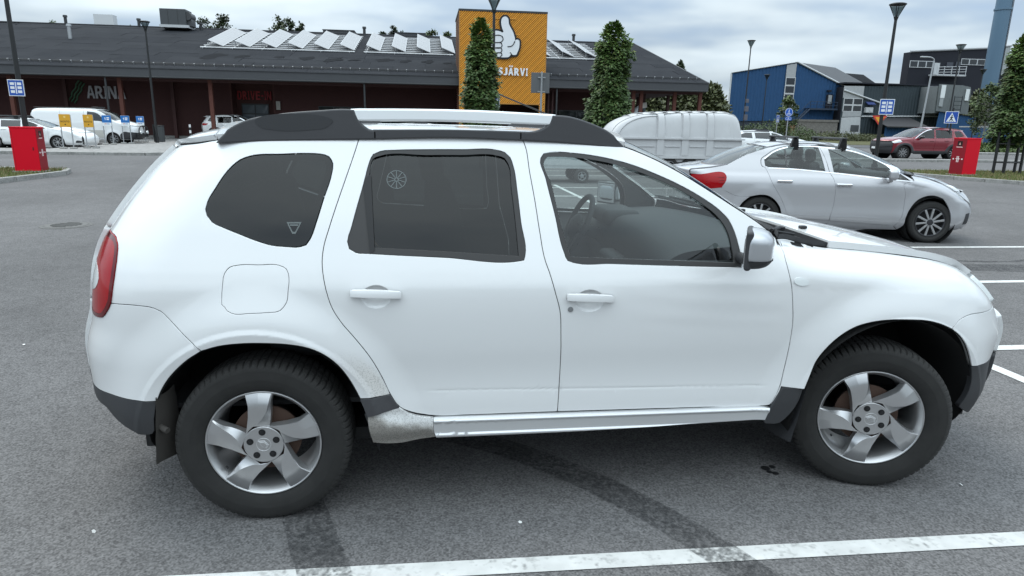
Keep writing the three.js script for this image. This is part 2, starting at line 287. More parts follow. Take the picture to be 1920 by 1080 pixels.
const ground = (() => {
  const axis = (a, b, fine, lo, hi) => { const r = []; let v = a; while (v < b) { r.push(v); const d = v < lo ? lo - v : v > hi ? v - hi : 0; v += Math.min(60, fine + d * 0.12); } r.push(b); return r; };
  const X = [...axis(-9, 900, 0.12, -9, 13)], Xn = axis(9, 900, 0.12, 9, 9).map(v => -v).reverse().slice(0, -1), xs = [...Xn, ...X], zs = [...axis(9, 900, 0.12, 9, 9).map(v => -v).reverse().slice(0, -1), ...axis(-9, 500, 0.12, -9, 5)];
  const nx = xs.length, pos = [], uv = [], idx = [], nor = []; for (const z of zs) for (const x of xs) { pos.push(x, 0, z); uv.push(x, -z); nor.push(0, 1, 0); }
  for (let j = 0; j < zs.length - 1; j++) for (let i = 0; i < nx - 1; i++) { const a = j * nx + i, b = a + nx; idx.push(a, b, a + 1, b, b + 1, a + 1); }
  const g = new THREE.BufferGeometry(); g.setAttribute('position', new THREE.Float32BufferAttribute(pos, 3)); g.setAttribute('normal', new THREE.Float32BufferAttribute(nor, 3)); g.setAttribute('uv', new THREE.Float32BufferAttribute(uv, 2)); g.setIndex(idx);
  paint(g, (x, y, z) => { const a = fbm(x * 0.35 + 50, z * 0.35 + 9, 5, 71), b = fbm(x * 2.2, z * 2.2, 4, 72), q = 0.82 + 0.40 * (a - 0.5) + 0.16 * (b - 0.5); return [q, q * 1.0, q * 1.005]; });
  return struct('asphalt_ground', g, M.asphalt);
})();

// worn road paint: flat sheets on the asphalt, eaten away where tyres and ploughs took the paint
const wornAlpha = tex(512, grey((u, v) => { const a = fbm(u * 16, v * 16, 5, 91, 16), b = fbm(u * 90, v * 90, 3, 92, 90); return clamp(0.80 + 2.2 * (a * 0.5 + b * 0.5 - 0.36), 0.25, 0.97); }), { size: 1.6 });
const paintTex = tex(512, grey((u, v) => 0.72 + 0.28 * fbm(u * 20, v * 20, 5, 93, 20)), { size: 1.2 });
M.roadPaint = std([0.66, 0.66, 0.64], 0.75, { map: paintTex, alphaMap: wornAlpha, transparent: true });
const strip = (a, b, w, y = 0.004) => { const dx = b[0] - a[0], dz = b[1] - a[1], l = Math.hypot(dx, dz), nx = -dz / l * w / 2, nz = dx / l * w / 2; return quad([a[0] + nx, y, a[1] + nz], [b[0] + nx, y, b[1] + nz], [b[0] - nx, y, b[1] - nz], [a[0] - nx, y, a[1] - nz]); };
struct('parking_line', strip([-0.62, 1.241], [6.2, 1.362], 0.087), M.roadPaint, ground);
for (const z of [-0.93, -3.04, -5.12, -7.3, -9.43, -11.7, -13.8]) struct('parking_line', strip([z < -4 ? -0.4 : 3.0, z], [9.6, z + (z < -6 ? 0 : 0.03)], 0.10), M.roadPaint, ground);
struct('parking_line', strip([4.56, -0.88], [4.62, 1.28], 0.10), M.roadPaint, ground);
struct('parking_line', strip([4.1, -14.6], [4.12, -8.2], 0.10), M.roadPaint, ground);
for (const z of [-18, -20.2, -22.4]) struct('parking_line', strip([-3, z], [9, z], 0.1), M.roadPaint, ground);
// dark rubber and tar on the asphalt
const tarAlpha = tex(512, grey((u, v) => clamp(0.30 + 0.9 * (fbm(u * 90, v * 90, 3, 61, 90) - 0.5) + 0.35 * (fbm(u * 6, v * 6, 4, 62, 6) - 0.5), 0, 0.85)), { size: 1.1 });
M.tar = std([0.028, 0.029, 0.031], 0.8, { alphaMap: tarAlpha, transparent: true });
function ribbon(pts, y = 0.003) {                            // [x, z, width] along a curve
  const C = new THREE.CatmullRomCurve3(pts.map(p => new THREE.Vector3(p[0], p[2], p[1]))), pos = [], uv = [], nor = [], idx = [], n = 40;
  for (let i = 0; i <= n; i++) { const t = i / n, p = C.getPoint(t), d = C.getTangent(t), l = Math.hypot(d.x, d.z), nx = -d.z / l * p.y / 2, nz = d.x / l * p.y / 2, j = 0.012 * (vnoise(i * 0.9, 3, 7) - 0.5); for (const s of [1, -1]) { pos.push(p.x + s * nx + j, y, p.z + s * nz + j); uv.push(p.x + s * nx, p.z + s * nz); nor.push(0, 1, 0); } }
  for (let i = 0; i < n; i++) { const a = 2 * i; idx.push(a, a + 2, a + 1, a + 1, a + 2, a + 3); }
  const g = new THREE.BufferGeometry(); g.setAttribute('position', new THREE.Float32BufferAttribute(pos, 3)); g.setAttribute('normal', new THREE.Float32BufferAttribute(nor, 3)); g.setAttribute('uv', new THREE.Float32BufferAttribute(uv, 2)); g.setIndex(idx); return g;
}
struct('tyre_mark', ribbon([[0.55, 0.05, 0.16], [1.0, 0.33, 0.165], [1.21, 0.517, 0.165], [1.46, 0.795, 0.165], [1.64, 1.06, 0.165], [1.75, 1.26, 0.17], [1.92, 1.62, 0.17]], 0.006), M.tar, ground);
struct('tar_strip', ribbon([[0.03, 0.55, 0.185], [0.15, 0.885, 0.185], [0.26, 1.21, 0.185], [0.41, 1.65, 0.185]], 0.0055), M.tar, ground);
struct('tar_strip', ribbon([[6.9, -4.3, 0.05], [7.5, -4.12, 0.10], [8.1, -4.10, 0.08], [8.6, -4.3, 0.05]], 0.0025), M.tar, ground);
struct('tar_strip', ribbon([[6.4, -3.9, 0.3], [8.2, -3.65, 0.5], [10.5, -3.8, 0.5]], 0.0023), M.tar, ground);
for (const [x, z, r] of [[2.26, 0.665, 0.022], [2.30, 0.655, 0.016], [2.262, 0.70, 0.014], [2.285, 0.715, 0.016]]) struct('oil_drip', put(new THREE.CircleGeometry(r, 12), [x, 0.003, z], [-Math.PI / 2, 0, 0]), M.black, ground);
{ // manhole cover
  const cover = struct('manhole_cover', put(lathe([[0.001, 0.012], [0.27, 0.012], [0.285, 0.004], [0.30, 0.006], [0.34, 0.006], [0.345, 0.0]], 40), [-4.67, 0.001, -7.2]), std([0.12, 0.117, 0.112], 0.8, { metalness: 0.2, bumpMap: grainTex, bumpScale: 0.01 }), ground);
  for (let k = -3; k <= 3; k++) part('cover_rib', bx(0.4 * Math.cos(k * 0.38), 0.008, 0.025, [-4.67, 0.017, -7.2 + k * 0.068]), cover.material, cover);
}
{ const rd = rng(5), chips = []; for (const [x, z] of [[-0.66, 0.90], [1.02, 1.0], [3.1, 0.9], [0.4, -1.9], [-2.2, -1.5], [-4.0, -4.2], [-2.8, 0.2]]) chips.push(put(new THREE.CircleGeometry(0.005 + 0.006 * rd(), 5), [x, 0.006, z], [-Math.PI / 2 + 0.2, rd(), rd() * 3])); const l = struct('litter_scraps', chips, std([0.7, 0.7, 0.68], 0.8), scene); l.userData.kind = 'stuff'; }
// ---------- kerbed islands and pavements
const kerbTex = tex(512, (u, v) => { const a = fbm(u * 10, v * 10, 5, 13, 10), b = fbm(u * 80, v * 80, 3, 14, 80), q = 0.62 + 0.5 * (a - 0.5) + 0.5 * (b - 0.5); return [q, q * 0.985, q * 0.96]; }, { size: 1.3 });
M.kerb = std([0.42, 0.42, 0.41], 0.9, { map: kerbTex, bumpMap: kerbTex, bumpScale: 0.004 });
M.turf = std([0.10, 0.105, 0.045], 1, { map: tex(256, (u, v) => { const a = fbm(u * 8, v * 8, 4, 3, 8), b = fbm(u * 64, v * 64, 3, 5, 64); return [0.5 + 0.5 * a, 0.45 + 0.5 * b, 0.35 + 0.3 * a]; }, { size: 2 }) });
function kerbRun(parent, pts, h = 0.12, w = 0.14, len = 1.0, closed = true) {       // stone after stone along a line (x, z), joints open
  const C = new THREE.CatmullRomCurve3(pts.map(p => new THREE.Vector3(p[0], 0, p[1])), closed, 'catmullrom', 0.15), L = C.getLength(), n = Math.max(1, Math.min(120, Math.round(L / len))), rd = rng(Math.round(L * 100));
  for (let i = 0; i < n; i++) {
    const a = C.getPointAt(i / n), b = C.getPointAt((i + 1) / n === 1 ? 0.99999 : (i + 1) / n), l = a.distanceTo(b) - 0.012, g = rbx(l, h + 0.1, w, 0.015, [0, 0, 0], [0, 0, 0], 2), uv = g.attributes.uv; for (let k = 0; k < uv.count; k++) uv.setXY(k, uv.getX(k) * l + i * 0.37, uv.getY(k) * 0.2 + i * 0.11);
    part('kerb_stone', put(g, [(a.x + b.x) / 2, h / 2 - 0.05 + (rd() - 0.5) * 0.012, (a.z + b.z) / 2], [0, -Math.atan2(b.z - a.z, b.x - a.x), 0]), M.kerb, parent);
  }
}
function sheetXZ(pts, y, thick = 0) { const s = new THREE.Shape(pts.map(p => new THREE.Vector2(p[0], -p[1]))); const g = thick ? new THREE.ExtrudeGeometry(s, { depth: thick, bevelEnabled: false }) : new THREE.ShapeGeometry(s, 12); return put(g, [0, y - thick, 0], [-Math.PI / 2, 0, 0]); }
function blades(seed, n, spot, hgt, y0) {                    // grass blades as one mass
  const rd = rng(seed), pos = [], col = [], idx = []; for (let i = 0; i < n; i++) { const [x, z] = spot(rd), a = rd() * 6.28, h = hgt * (0.5 + rd()), w = 0.006 + 0.006 * rd(), lx = (rd() - 0.5) * h, lz = (rd() - 0.5) * h, k = pos.length / 3, dry = rd(); pos.push(x - Math.cos(a) * w, y0, z - Math.sin(a) * w, x + Math.cos(a) * w, y0, z + Math.sin(a) * w, x + lx, y0 + h, z + lz); for (let q = 0; q < 3; q++) col.push(...(dry < 0.45 ? [0.20, 0.17, 0.08] : [0.075 + 0.04 * rd(), 0.115 + 0.03 * rd(), 0.03])); idx.push(k, k + 1, k + 2); }
  const g = new THREE.BufferGeometry(); g.setAttribute('position', new THREE.Float32BufferAttribute(pos, 3)); g.setAttribute('color', new THREE.Float32BufferAttribute(col, 3)); g.setAttribute('uv', new THREE.Float32BufferAttribute(new Float32Array(pos.length / 3 * 2), 2)); g.setIndex(idx); g.computeVertexNormals(); return g;
}
M.blade = std([1, 1, 1], 0.9, { vertexColors: true, side: THREE.DoubleSide });
function island(pts, seed, spot, n) {
  const o = struct('traffic_island', sheetXZ(pts, 0.10, 0.10), M.turf); kerbRun(o, pts);
  const g = part('grass', blades(seed, n, spot, 0.07, 0.10), M.blade, o); g.userData.kind = 'stuff'; return o;
}
const inPoly = (x, z, P) => { let c = false; for (let i = 0, j = P.length - 1; i < P.length; j = i++) if ((P[i][1] > z) !== (P[j][1] > z) && x < (P[j][0] - P[i][0]) * (z - P[i][1]) / (P[j][1] - P[i][1]) + P[i][0]) c = !c; return c; };
const spotIn = (P, x0, x1, z0, z1) => rd => { for (;;) { const x = x0 + (x1 - x0) * rd(), z = z0 + (z1 - z0) * rd(); if (inPoly(x, z, P)) return [x, z]; } };
const islandL = [[-9.22, -16.5], [-9.32, -15.0], [-9.5, -13.2], [-9.8, -10.5], [-13, -10.5], [-13.2, -17.7], [-10.4, -17.75], [-9.5, -17.4]], islandR = [[18.35, -19.7], [18.42, -18.8], [18.85, -17.5], [19.5, -16.0], [20.6, -13.8], [31, -13.4], [31, -21.4], [19.4, -21.2], [18.6, -20.6]];
island(islandL, 3, spotIn(islandL, -13, -9.4, -17.5, -10.7), 9000); island(islandR, 4, spotIn(islandR, 18.5, 27, -21.2, -14), 14000);
const slabTex = tex(512, (u, v) => { const a = fbm(u * 12, v * 12, 5, 23, 12), q = 0.70 + 0.5 * (a - 0.5); return [q, q * 0.98, q * 0.96]; }, { size: 2.1 });
M.slab = std([0.33, 0.325, 0.32], 0.9, { map: slabTex });
{ // the paved strip in front of the shop, its kerb along the lane
  const P = [[-75, -27.2], [-12.2, -27.2], [-11.2, -27.8], [-10.8, -28.8], [-11.2, -43.0], [24, -43.0], [24, -46.2], [-75, -46.2], [-75, -43.0], [-16.8, -43.0], [-16.6, -30.4], [-75, -30.4]];
  const o = struct('pavement', sheetXZ(P, 0.10, 0.10), M.slab); kerbRun(o, [[-75, -27.14], [-12.2, -27.14], [-11.1, -27.75], [-10.7, -28.8], [-11.1, -43.0]], 0.125, 0.16, 1.0, false);
  const m = struct('pavement', sheetXZ([[21, -30.1], [47, -30.6], [47, -31.3], [21, -30.8]], 0.13, 0.13), M.slab); kerbRun(m, [[21, -30.05], [47, -30.55]], 0.14, 0.14, 1.2, false);
  const r = struct('pavement', sheetXZ([[38, -42.6], [80, -41.8], [80, -43.6], [38, -44.4]], 0.12, 0.12), M.slab); kerbRun(r, [[38, -42.5], [80, -41.7]], 0.14, 0.15, 1.2, false);
}
// ---------- the supermarket: long low hall under a felted gable roof, open veranda on posts
const brown = [0.052, 0.015, 0.013];
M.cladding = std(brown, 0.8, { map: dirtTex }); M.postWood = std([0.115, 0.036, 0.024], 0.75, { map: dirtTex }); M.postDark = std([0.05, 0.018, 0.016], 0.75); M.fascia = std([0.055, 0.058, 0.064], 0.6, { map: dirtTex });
const feltTex = tex(512, grey((u, v) => 0.72 + 0.22 * fbm(u * 6, v * 6, 5, 43, 6) + 0.16 * (fbm(u * 90, v * 90, 2, 44, 90) - 0.5)), { size: 5 });
M.felt = ['#000', 0, 1, 2].slice(1).map(k => phys([0.026 + 0.003 * k, 0.028 + 0.003 * k, 0.033 + 0.003 * k], 0.95, { specularIntensity: 0.15, map: feltTex }));
M.shopGlass = phys([0.02, 0.025, 0.028], 0.05, { clearcoat: 0.5 }); M.frameDark = std([0.03, 0.032, 0.034], 0.5);
const EAVE = { y: 4.72, z: -45 }, RIDGE = { y: 9.46, z: -64 }, slope = (RIDGE.y - EAVE.y) / (EAVE.z - RIDGE.z), roofY = z => EAVE.y + slope * (EAVE.z - z), tilt = Math.atan(slope);
const market = thing('supermarket', 'long low dark-brown supermarket under a black felt gable roof with a post veranda', 'building');
{
  const X0 = -62, X1 = 21.0, len = Math.hypot(RIDGE.y - EAVE.y, EAVE.z - RIDGE.z), xc = (X0 + X1) / 2;
  const onRoof = (x, s, h = 0) => [x, EAVE.y + s * Math.sin(tilt) + h * Math.cos(tilt), EAVE.z - s * Math.cos(tilt) + h * Math.sin(tilt)];
  const roof = part('roof', [put(bx(X1 - X0, 0.10, len, [0, 0, 0]), onRoof(xc, len / 2, -0.07), [tilt, 0, 0]), put(bx(X1 - X0, 0.10, len, [0, 0, 0]), [xc, (EAVE.y + RIDGE.y) / 2 - 0.07, 2 * RIDGE.z - (EAVE.z + RIDGE.z) / 2], [-tilt, 0, 0]), bx(0.3, 0.3, 2 * len * 0.0 + 0.3, [X1 - 0.15, RIDGE.y - 0.2, RIDGE.z])], M.felt[0], market);
  // felt sheets, lapped course over course (the right number to see; the far left is one piece)
  const rd = rng(17), courses = 13, ch = len / courses;
  for (let c = 0; c < courses; c++) { let x = -33 - rd() * 2; while (x < X1 - 0.05) { const w = Math.min(2.4 + rd() * 1.6, X1 - x), lift = 0.004 + rd() * 0.018; part('roof_sheet', put(bx(w - 0.015, 0.012, ch + 0.05, [0, 0, 0]), onRoof(x + w / 2, (c + 0.5) * ch, lift + 0.0), [tilt + 0.0012, 0, 0]), M.felt[Math.floor(rd() * 3)], roof); x += w; } }
  part('ridge_cap', [put(bx(X1 - X0, 0.04, 0.4, [0, 0, 0]), onRoof(xc, len - 0.18, 0.05), [tilt, 0, 0])], M.felt[1], roof);
  part('verge_board', [put(bx(0.10, 0.34, len + 0.1, [0, 0, 0]), onRoof(X1 + 0.02, len / 2, -0.12), [tilt, 0, 0])], M.fascia, market);
  part('eave_fascia', [bx(X1 - X0 + 0.1, 0.56, 0.14, [xc, 4.43, -45.0]), bx(X1 - X0 + 0.1, 0.06, 0.22, [xc, 4.71, -44.98])], M.fascia, market);
  part('gutter', [bar([X0, 4.14, -44.95], [X1, 4.14, -44.95], 0.06, 8)], M.frameDark, market);
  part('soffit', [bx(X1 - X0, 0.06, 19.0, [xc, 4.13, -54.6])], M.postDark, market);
  part('snow_guard', [0.07, 0.14].map(h => bar(onRoof(X0, 1.05, h), onRoof(X1 - 0.2, 1.05, h), 0.022, 6)), M.frameDark, roof);
  const br = []; for (let x = -32; x < X1 - 0.3; x += 0.64) br.push(put(bx(0.03, 0.17, 0.09, [0, 0, 0]), onRoof(x, 1.02, 0.09), [tilt, 0, 0]), put(bx(0.06, 0.03, 0.10, [0, 0, 0]), onRoof(x, 0.94, 0.17), [tilt, 0, 0]));
  part('guard_bracket', br, M.galv, roof).userData.kind = 'stuff';
  // damp patches below the panels
  M.damp = phys([0.014, 0.015, 0.018], 0.95, { specularIntensity: 0.15, map: feltTex });
  for (const [x, s, w, h, q] of [[-14.6, 4.9, 1.5, 1.5, 1], [-12.6, 5.2, 1.1, 0.9, 2], [-10.0, 5.5, 0.8, 0.5, 3], [-8.0, 5.3, 1.3, 0.9, 4], [-6.0, 5.0, 1.1, 1.2, 5], [-4.6, 5.2, 1.0, 0.4, 6], [-2.4, 5.4, 1.3, 0.9, 7], [-0.8, 5.2, 0.9, 0.9, 8], [0.9, 5.4, 0.9, 0.9, 9], [2.3, 5.0, 0.9, 0.4, 10]]) {
    const pts = []; for (let i = 0; i < 18; i++) { const a = i / 18 * 6.283, r = 0.55 + 0.7 * vnoise(i * 0.7, q, 12); pts.push([w / 2 * r * Math.cos(a) + 0.25 * h * r * Math.sin(a), h * 0.9 * r * Math.sin(a)]); }
    part('damp_patch', put(new THREE.ShapeGeometry(new THREE.Shape(pts.map(p => new THREE.Vector2(...p)))), onRoof(x, s, 0.034), [tilt - Math.PI / 2, 0, 0]), M.damp, roof);
  }
  // vents
  for (const [x, s, h, m] of [[-30.8, 19.4, 0.62, 'frameDark'], [-24.7, 19.4, 0.56, 'frameDark'], [14.9, 19.2, 0.6, 'frameDark'], [-4.9, 19.0, 0.6, 'frameDark'], [-26.9, 11.2, 0.95, 'galv'], [-19.2, 18.6, 0.5, 'frameDark']]) { const p = onRoof(x, s, 0); const v = part('roof_vent', [cyl(0.13, 0.13, h, [p[0], p[1] + h / 2, p[2]], [0, 0, 0], 14)], M[m], roof); part('vent_cowl', [cyl(0.19, 0.17, 0.16, [p[0], p[1] + h + 0.06, p[2]], [0, 0, 0], 14)], M[m], roof); }
  for (const [x0, x1, y1] of [[-8.93, -6.05, 9.92], [-2.23, 0.7, 9.90]]) part('roof_hatch', [bx(x1 - x0, 0.8, 2.2, [(x0 + x1) / 2, y1 - 0.4, -66.6]), bx(x1 - x0 + 0.1, 0.06, 2.3, [(x0 + x1) / 2, y1 + 0.02, -66.6])], M.fascia, market);
  part('vent_grille', [bx(1.7, 1.3, 0.8, [-28.6, 10.0, -66.5])], std([0.6, 0.61, 0.62], 0.7), market);
  // walls: horizontal boards
  const wallZ = -49.0, top = 4.12, boards = (x0, x1, name) => { const w = part('wall', bx(x1 - x0, top, 0.2, [(x0 + x1) / 2, top / 2, wallZ - 0.12]), M.cladding, market); for (let y = 0.32; y < top; y += 0.24) part('board', bx(x1 - x0, 0.226, 0.022, [(x0 + x1) / 2, y + 0.11, wallZ - 0.008]), M.cladding, w); return w; };
  boards(X0, -13.4); boards(-10.3, 15.4);
  const ent = part('wall', [bx(3.1, top, 0.2, [-11.85, top / 2, wallZ - 1.2]), bx(0.12, top, 1.2, [-13.35, top / 2, wallZ - 0.6]), bx(0.12, top, 1.2, [-10.35, top / 2, wallZ - 0.6])], std([0.075, 0.027, 0.022], 0.8, { map: dirtTex }), market);
  part('wall', [bx(0.2, top, 15, [15.4, top / 2, wallZ - 7.5]), bx(X1 - X0 - 6, 4.1, 0.2, [xc - 3, 2.05, -78])], M.cladding, market);
  part('plinth', [bx(15.4 - X0, 0.3, 0.06, [(15.4 + X0) / 2, 0.16, wallZ + 0.03])], M.kerb, market);
  part('veranda_floor', [bx(X1 - X0, 0.14, 4.4, [xc, 0.07, -47.2])], M.slab, market);
  // windows of the hall, dark behind the veranda
  const windows = (x0, x1, y0, y1, n) => { const f = part('window', [bx(x1 - x0, y1 - y0, 0.05, [(x0 + x1) / 2, (y0 + y1) / 2, wallZ + 0.02])], M.frameDark, market); const w = (x1 - x0) / n; for (let i = 0; i < n; i++) part('pane', bx(w - 0.08, y1 - y0 - 0.1, 0.02, [x0 + w * (i + 0.5), (y0 + y1) / 2, wallZ + 0.045]), M.shopGlass, f); };
  windows(-7.2, -3.9, 0.5, 2.6, 3); windows(-3.1, 2.6, 0.5, 2.6, 5); windows(9.6, 14.9, 0.5, 2.7, 4);
  { const f = part('window', [bx(1.95, 1.5, 0.06, [-11.95, 1.95, wallZ - 1.06])], M.frameDark, market); for (const [x, y] of [[-12.42, 2.3], [-11.48, 2.3], [-12.42, 1.62], [-11.48, 1.62]]) part('pane', bx(0.86, 0.6, 0.02, [x, y, wallZ - 1.02]), phys([0.10, 0.12, 0.14], 0.05, { clearcoat: 0.5 }), f); }
  part('meter_box', bx(0.28, 0.6, 0.14, [-10.05, 2.58, wallZ + 0.08]), std([0.30, 0.29, 0.26], 0.6), market);
  // posts and downpipes
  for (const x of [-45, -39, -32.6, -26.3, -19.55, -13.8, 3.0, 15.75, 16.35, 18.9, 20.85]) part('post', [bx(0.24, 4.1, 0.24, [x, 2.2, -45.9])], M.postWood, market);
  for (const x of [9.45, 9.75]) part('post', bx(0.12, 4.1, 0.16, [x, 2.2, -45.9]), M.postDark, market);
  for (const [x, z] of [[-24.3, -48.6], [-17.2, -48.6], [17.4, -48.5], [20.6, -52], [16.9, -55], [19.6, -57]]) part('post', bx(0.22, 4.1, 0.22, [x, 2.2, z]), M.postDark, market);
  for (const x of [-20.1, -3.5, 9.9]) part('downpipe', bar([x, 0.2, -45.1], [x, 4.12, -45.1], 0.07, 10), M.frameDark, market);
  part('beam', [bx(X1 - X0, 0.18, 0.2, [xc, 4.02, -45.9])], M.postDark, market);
}
// letters on the wall
const font = await new FontLoader().loadAsync('fonts/droid/droid_sans_bold.typeface.json');
function letters(str, size, depth, o = {}) { const g = new TextGeometry(str, { font, size, depth, curveSegments: 4, bevelEnabled: !!o.bold, bevelSize: o.bold || 0, bevelThickness: 0.005, bevelSegments: 1 }); g.computeBoundingBox(); const b = g.boundingBox; g.translate(-b.min.x, -b.min.y, 0); if (o.width) g.scale(o.width / (b.max.x - b.min.x), 1, 1); return g; }
{
  const s = thing('wall_sign', 'grey ARINA letters with a green S emblem on the dark shop wall', 'sign', [0, 0, -48.95]);
  let x = -23.05; for (const c of 'ARINA') { const g = letters(c, 0.86, 0.08, { width: c === 'I' ? 0.19 : c === 'N' ? 0.56 : 0.53 }); part('letter', put(g, [x, 2.80, 0]), std([0.34, 0.34, 0.35], 0.5), s); x += c === 'I' ? 0.27 : c === 'N' ? 0.63 : 0.57; }
  const wave = off => { const pts = []; for (let i = 0; i <= 24; i++) { const t = i / 24, y = 2.55 + 1.35 * t; pts.push([-23.72 + off * 0.17 + 0.20 * Math.tanh((t - 0.5) * 7) + (t > 0.80 ? (t - 0.8) * 1.1 : t < 0.2 ? (t - 0.2) * 1.1 : 0), y + off * -0.10, 0.03]); } return tube(pts, 0.055, 40, 6); };
  part('emblem', wave(-1), std([0.035, 0.10, 0.05], 0.5), s); part('emblem', wave(0), std([0.035, 0.10, 0.05], 0.5), s); part('emblem', wave(1), std([0.035, 0.10, 0.05], 0.5), s);
  const d = thing('wall_sign', 'dark red DRIVE-IN letters over a window on the shop wall', 'sign', [0, 0, -50.05]);
  x = -13.15; for (const c of 'DRIVE-IN') { const w = c === 'I' ? 0.11 : c === '-' ? 0.16 : 0.31; const g = letters(c, 0.62, 0.08, { width: w }); part('letter', put(g, [x, c === '-' ? 3.22 : 2.98, 0]), std([0.30, 0.012, 0.014], 0.5), d); x += w + 0.07; }
}
// ---------- the yellow tower with its thumb
{
  const t = thing('sign_tower', 'square orange tower clad in diagonal slats with a white thumb emblem', 'tower', [0, 0, 0]);
  const x0 = 2.98, x1 = 8.93, y0 = 0.1, y1 = 8.92, z = -44.55, op = { x0: 3.35, x1: 8.55, y: 2.95 };
  const dark = std([0.03, 0.016, 0.008], 0.8), slatM = [std([0.70, 0.285, 0.022], 0.7), std([0.63, 0.255, 0.02], 0.7), std([0.76, 0.31, 0.025], 0.7)];
  part('core', [bx(x1 - x0 - 0.06, y1 - op.y, 5.4, [(x0 + x1) / 2, (y1 + op.y) / 2, z - 2.76]), bx(op.x0 - x0 - 0.03, op.y, 5.4, [(op.x0 + x0) / 2, op.y / 2, z - 2.76]), bx(x1 - op.x1 - 0.03, op.y, 5.4, [(op.x1 + x1) / 2, op.y / 2, z - 2.76])], dark, t);
  part('parapet', [bx(x1 - x0 + 0.1, 0.12, 0.14, [(x0 + x1) / 2, y1 + 0.05, z]), bx(0.12, 0.12, 5.5, [x0, y1 + 0.051, z - 2.75]), bx(0.12, 0.12, 5.5, [x1, y1 + 0.051, z - 2.75])], M.frameDark, t);
  const corner = std([0.42, 0.19, 0.03], 0.6); part('corner_trim', [bx(0.07, y1 - y0, 0.08, [x0, (y0 + y1) / 2, z + 0.01]), bx(0.07, y1 - y0, 0.08, [x1, (y0 + y1) / 2, z + 0.01]), bx(op.x1 - op.x0, 0.08, 0.1, [(op.x0 + op.x1) / 2, op.y + 0.0, z + 0.03])], corner, t);
  // diagonal slats, each cut to the face
  const cut = (c, fx0, fx1, fy0, fy1) => { // the line y = x + c inside the rectangle
    const a = Math.max(fx0, fy0 - c), b = Math.min(fx1, fy1 - c); return b - a > 0.06 ? [a, b] : null; };
  let i = 0; const step = 0.152; const faces = [[x0 + 0.03, x1 - 0.03, op.y + 0.02, y1 - 0.02], [x0 + 0.03, op.x0, 0.15, op.y + 0.02], [op.x1, x1 - 0.03, 0.15, op.y + 0.02]];
  for (const [a0, a1, b0, b1] of faces) for (let c = b0 - a1; c < b1 - a0; c += step) { const q = cut(c, a0, a1, b0, b1); if (!q) continue; const L = (q[1] - q[0]) * Math.SQRT2; part('slat', put(bx(L, 0.076, 0.03, [0, 0, 0]), [(q[0] + q[1]) / 2, (q[0] + q[1]) / 2 + c, z + 0.03], [0, 0, Math.PI / 4]), slatM[i++ % 3], t); }
  const sideSlats = []; for (let y = 0.3; y < y1 - 0.1; y += 0.16) part('slat', bx(0.03, 0.07, 5.3, [x0 - 0.01, y, z - 2.7]), std([0.20, 0.10, 0.055], 0.7), t);
  // the thumb: black silhouette, white hand, black finger lines
  const e = thing('thumb_emblem', 'white thumbs-up hand outlined in black on the orange tower', 'sign', [0, 0, z + 0.09]);
  const hand = '5.63,6.02* 5.42,6.10 5.28,6.35 5.15,6.62 5.02,6.95 4.96,7.22 5.02,7.50 5.22,7.66 5.48,7.70 5.72,7.66 5.89,7.60 5.93,7.62 5.86,7.86 5.80,8.10 5.79,8.34 5.88,8.55 6.05,8.62 6.22,8.55 6.28,8.40 6.30,8.20 6.42,7.95 6.58,7.70 6.68,7.45 6.74,7.24 6.76,7.10 6.82,7.16 7.02,7.13 7.06,6.90 7.04,6.66 6.97,6.44 6.86,6.20* 6.62,6.18 6.50,6.24* 6.36,6.06 6.05,6.00';
  const hs = outline(hand, 0.05), big = inset(areaOf(hs) > 0 ? hs : hs.reverse(), -0.12);
  part('backing', plate(big, 0.06, [0, 0, 0]), M.black, e); part('hand', plate(hs, 0.03, [0, 0, 0.062]), std([0.72, 0.74, 0.76], 0.5), e);
  const ink = (pts, r = 0.035) => part('finger_line', put(tube(pts.map(p => [p[0], p[1], 0]), r, 30, 6), [0, 0, 0.095]), M.black, e);
  ink([[5.30, 7.38], [5.60, 7.42], [5.86, 7.34], [5.93, 7.16], [5.82, 7.00], [5.50, 6.94], [5.10, 6.98]]); ink([[5.50, 6.94], [5.78, 6.93], [5.86, 6.78], [5.78, 6.62], [5.40, 6.58]]); ink([[5.40, 6.60], [5.78, 6.60], [5.86, 6.46], [5.78, 6.32], [5.50, 6.28]]); ink([[5.60, 6.30], [5.82, 6.26], [5.86, 6.14], [5.74, 6.04]]); ink([[6.24, 6.70], [6.46, 6.72], [6.62, 6.84], [6.74, 7.06]]); ink([[6.52, 6.03], [6.50, 6.24], [6.42, 6.34]], 0.028);
  for (const [a, b, y] of [[5.2, 5.75, 8.50], [6.3, 6.78, 8.50], [6.5, 7.0, 7.50]]) part('bracket', bx(b - a, 0.06, 0.05, [(a + b) / 2, y, -0.02]), std([0.60, 0.28, 0.03], 0.5), e);
  const n = thing('tower_letters', 'white letters SJÄRVI across the orange tower under the thumb', 'sign', [0, 0, z + 0.08]);
  let x = 5.60; for (const c of 'SJÄRVI') { const w = c === 'I' ? 0.13 : c === 'J' ? 0.26 : 0.34; const g = letters(c === 'Ä' ? 'A' : c, 0.62, 0.10, { width: w, bold: 0.022 }), yb = 4.84 - (x - 5.6) * 0.012; g.computeBoundingBox(); g.scale(1, (c === 'J' ? 0.50 : 0.50) / g.boundingBox.max.y, 1); const dots = c === 'Ä' ? [bx(0.10, 0.10, 0.10, [x + 0.09, yb + 0.60, 0.05]), bx(0.10, 0.10, 0.10, [x + 0.25, yb + 0.60, 0.05])] : []; part('letter', [put(g, [x, yb, 0]), ...dots], std([0.74, 0.75, 0.76], 0.5), n); x += w + 0.065; }
}
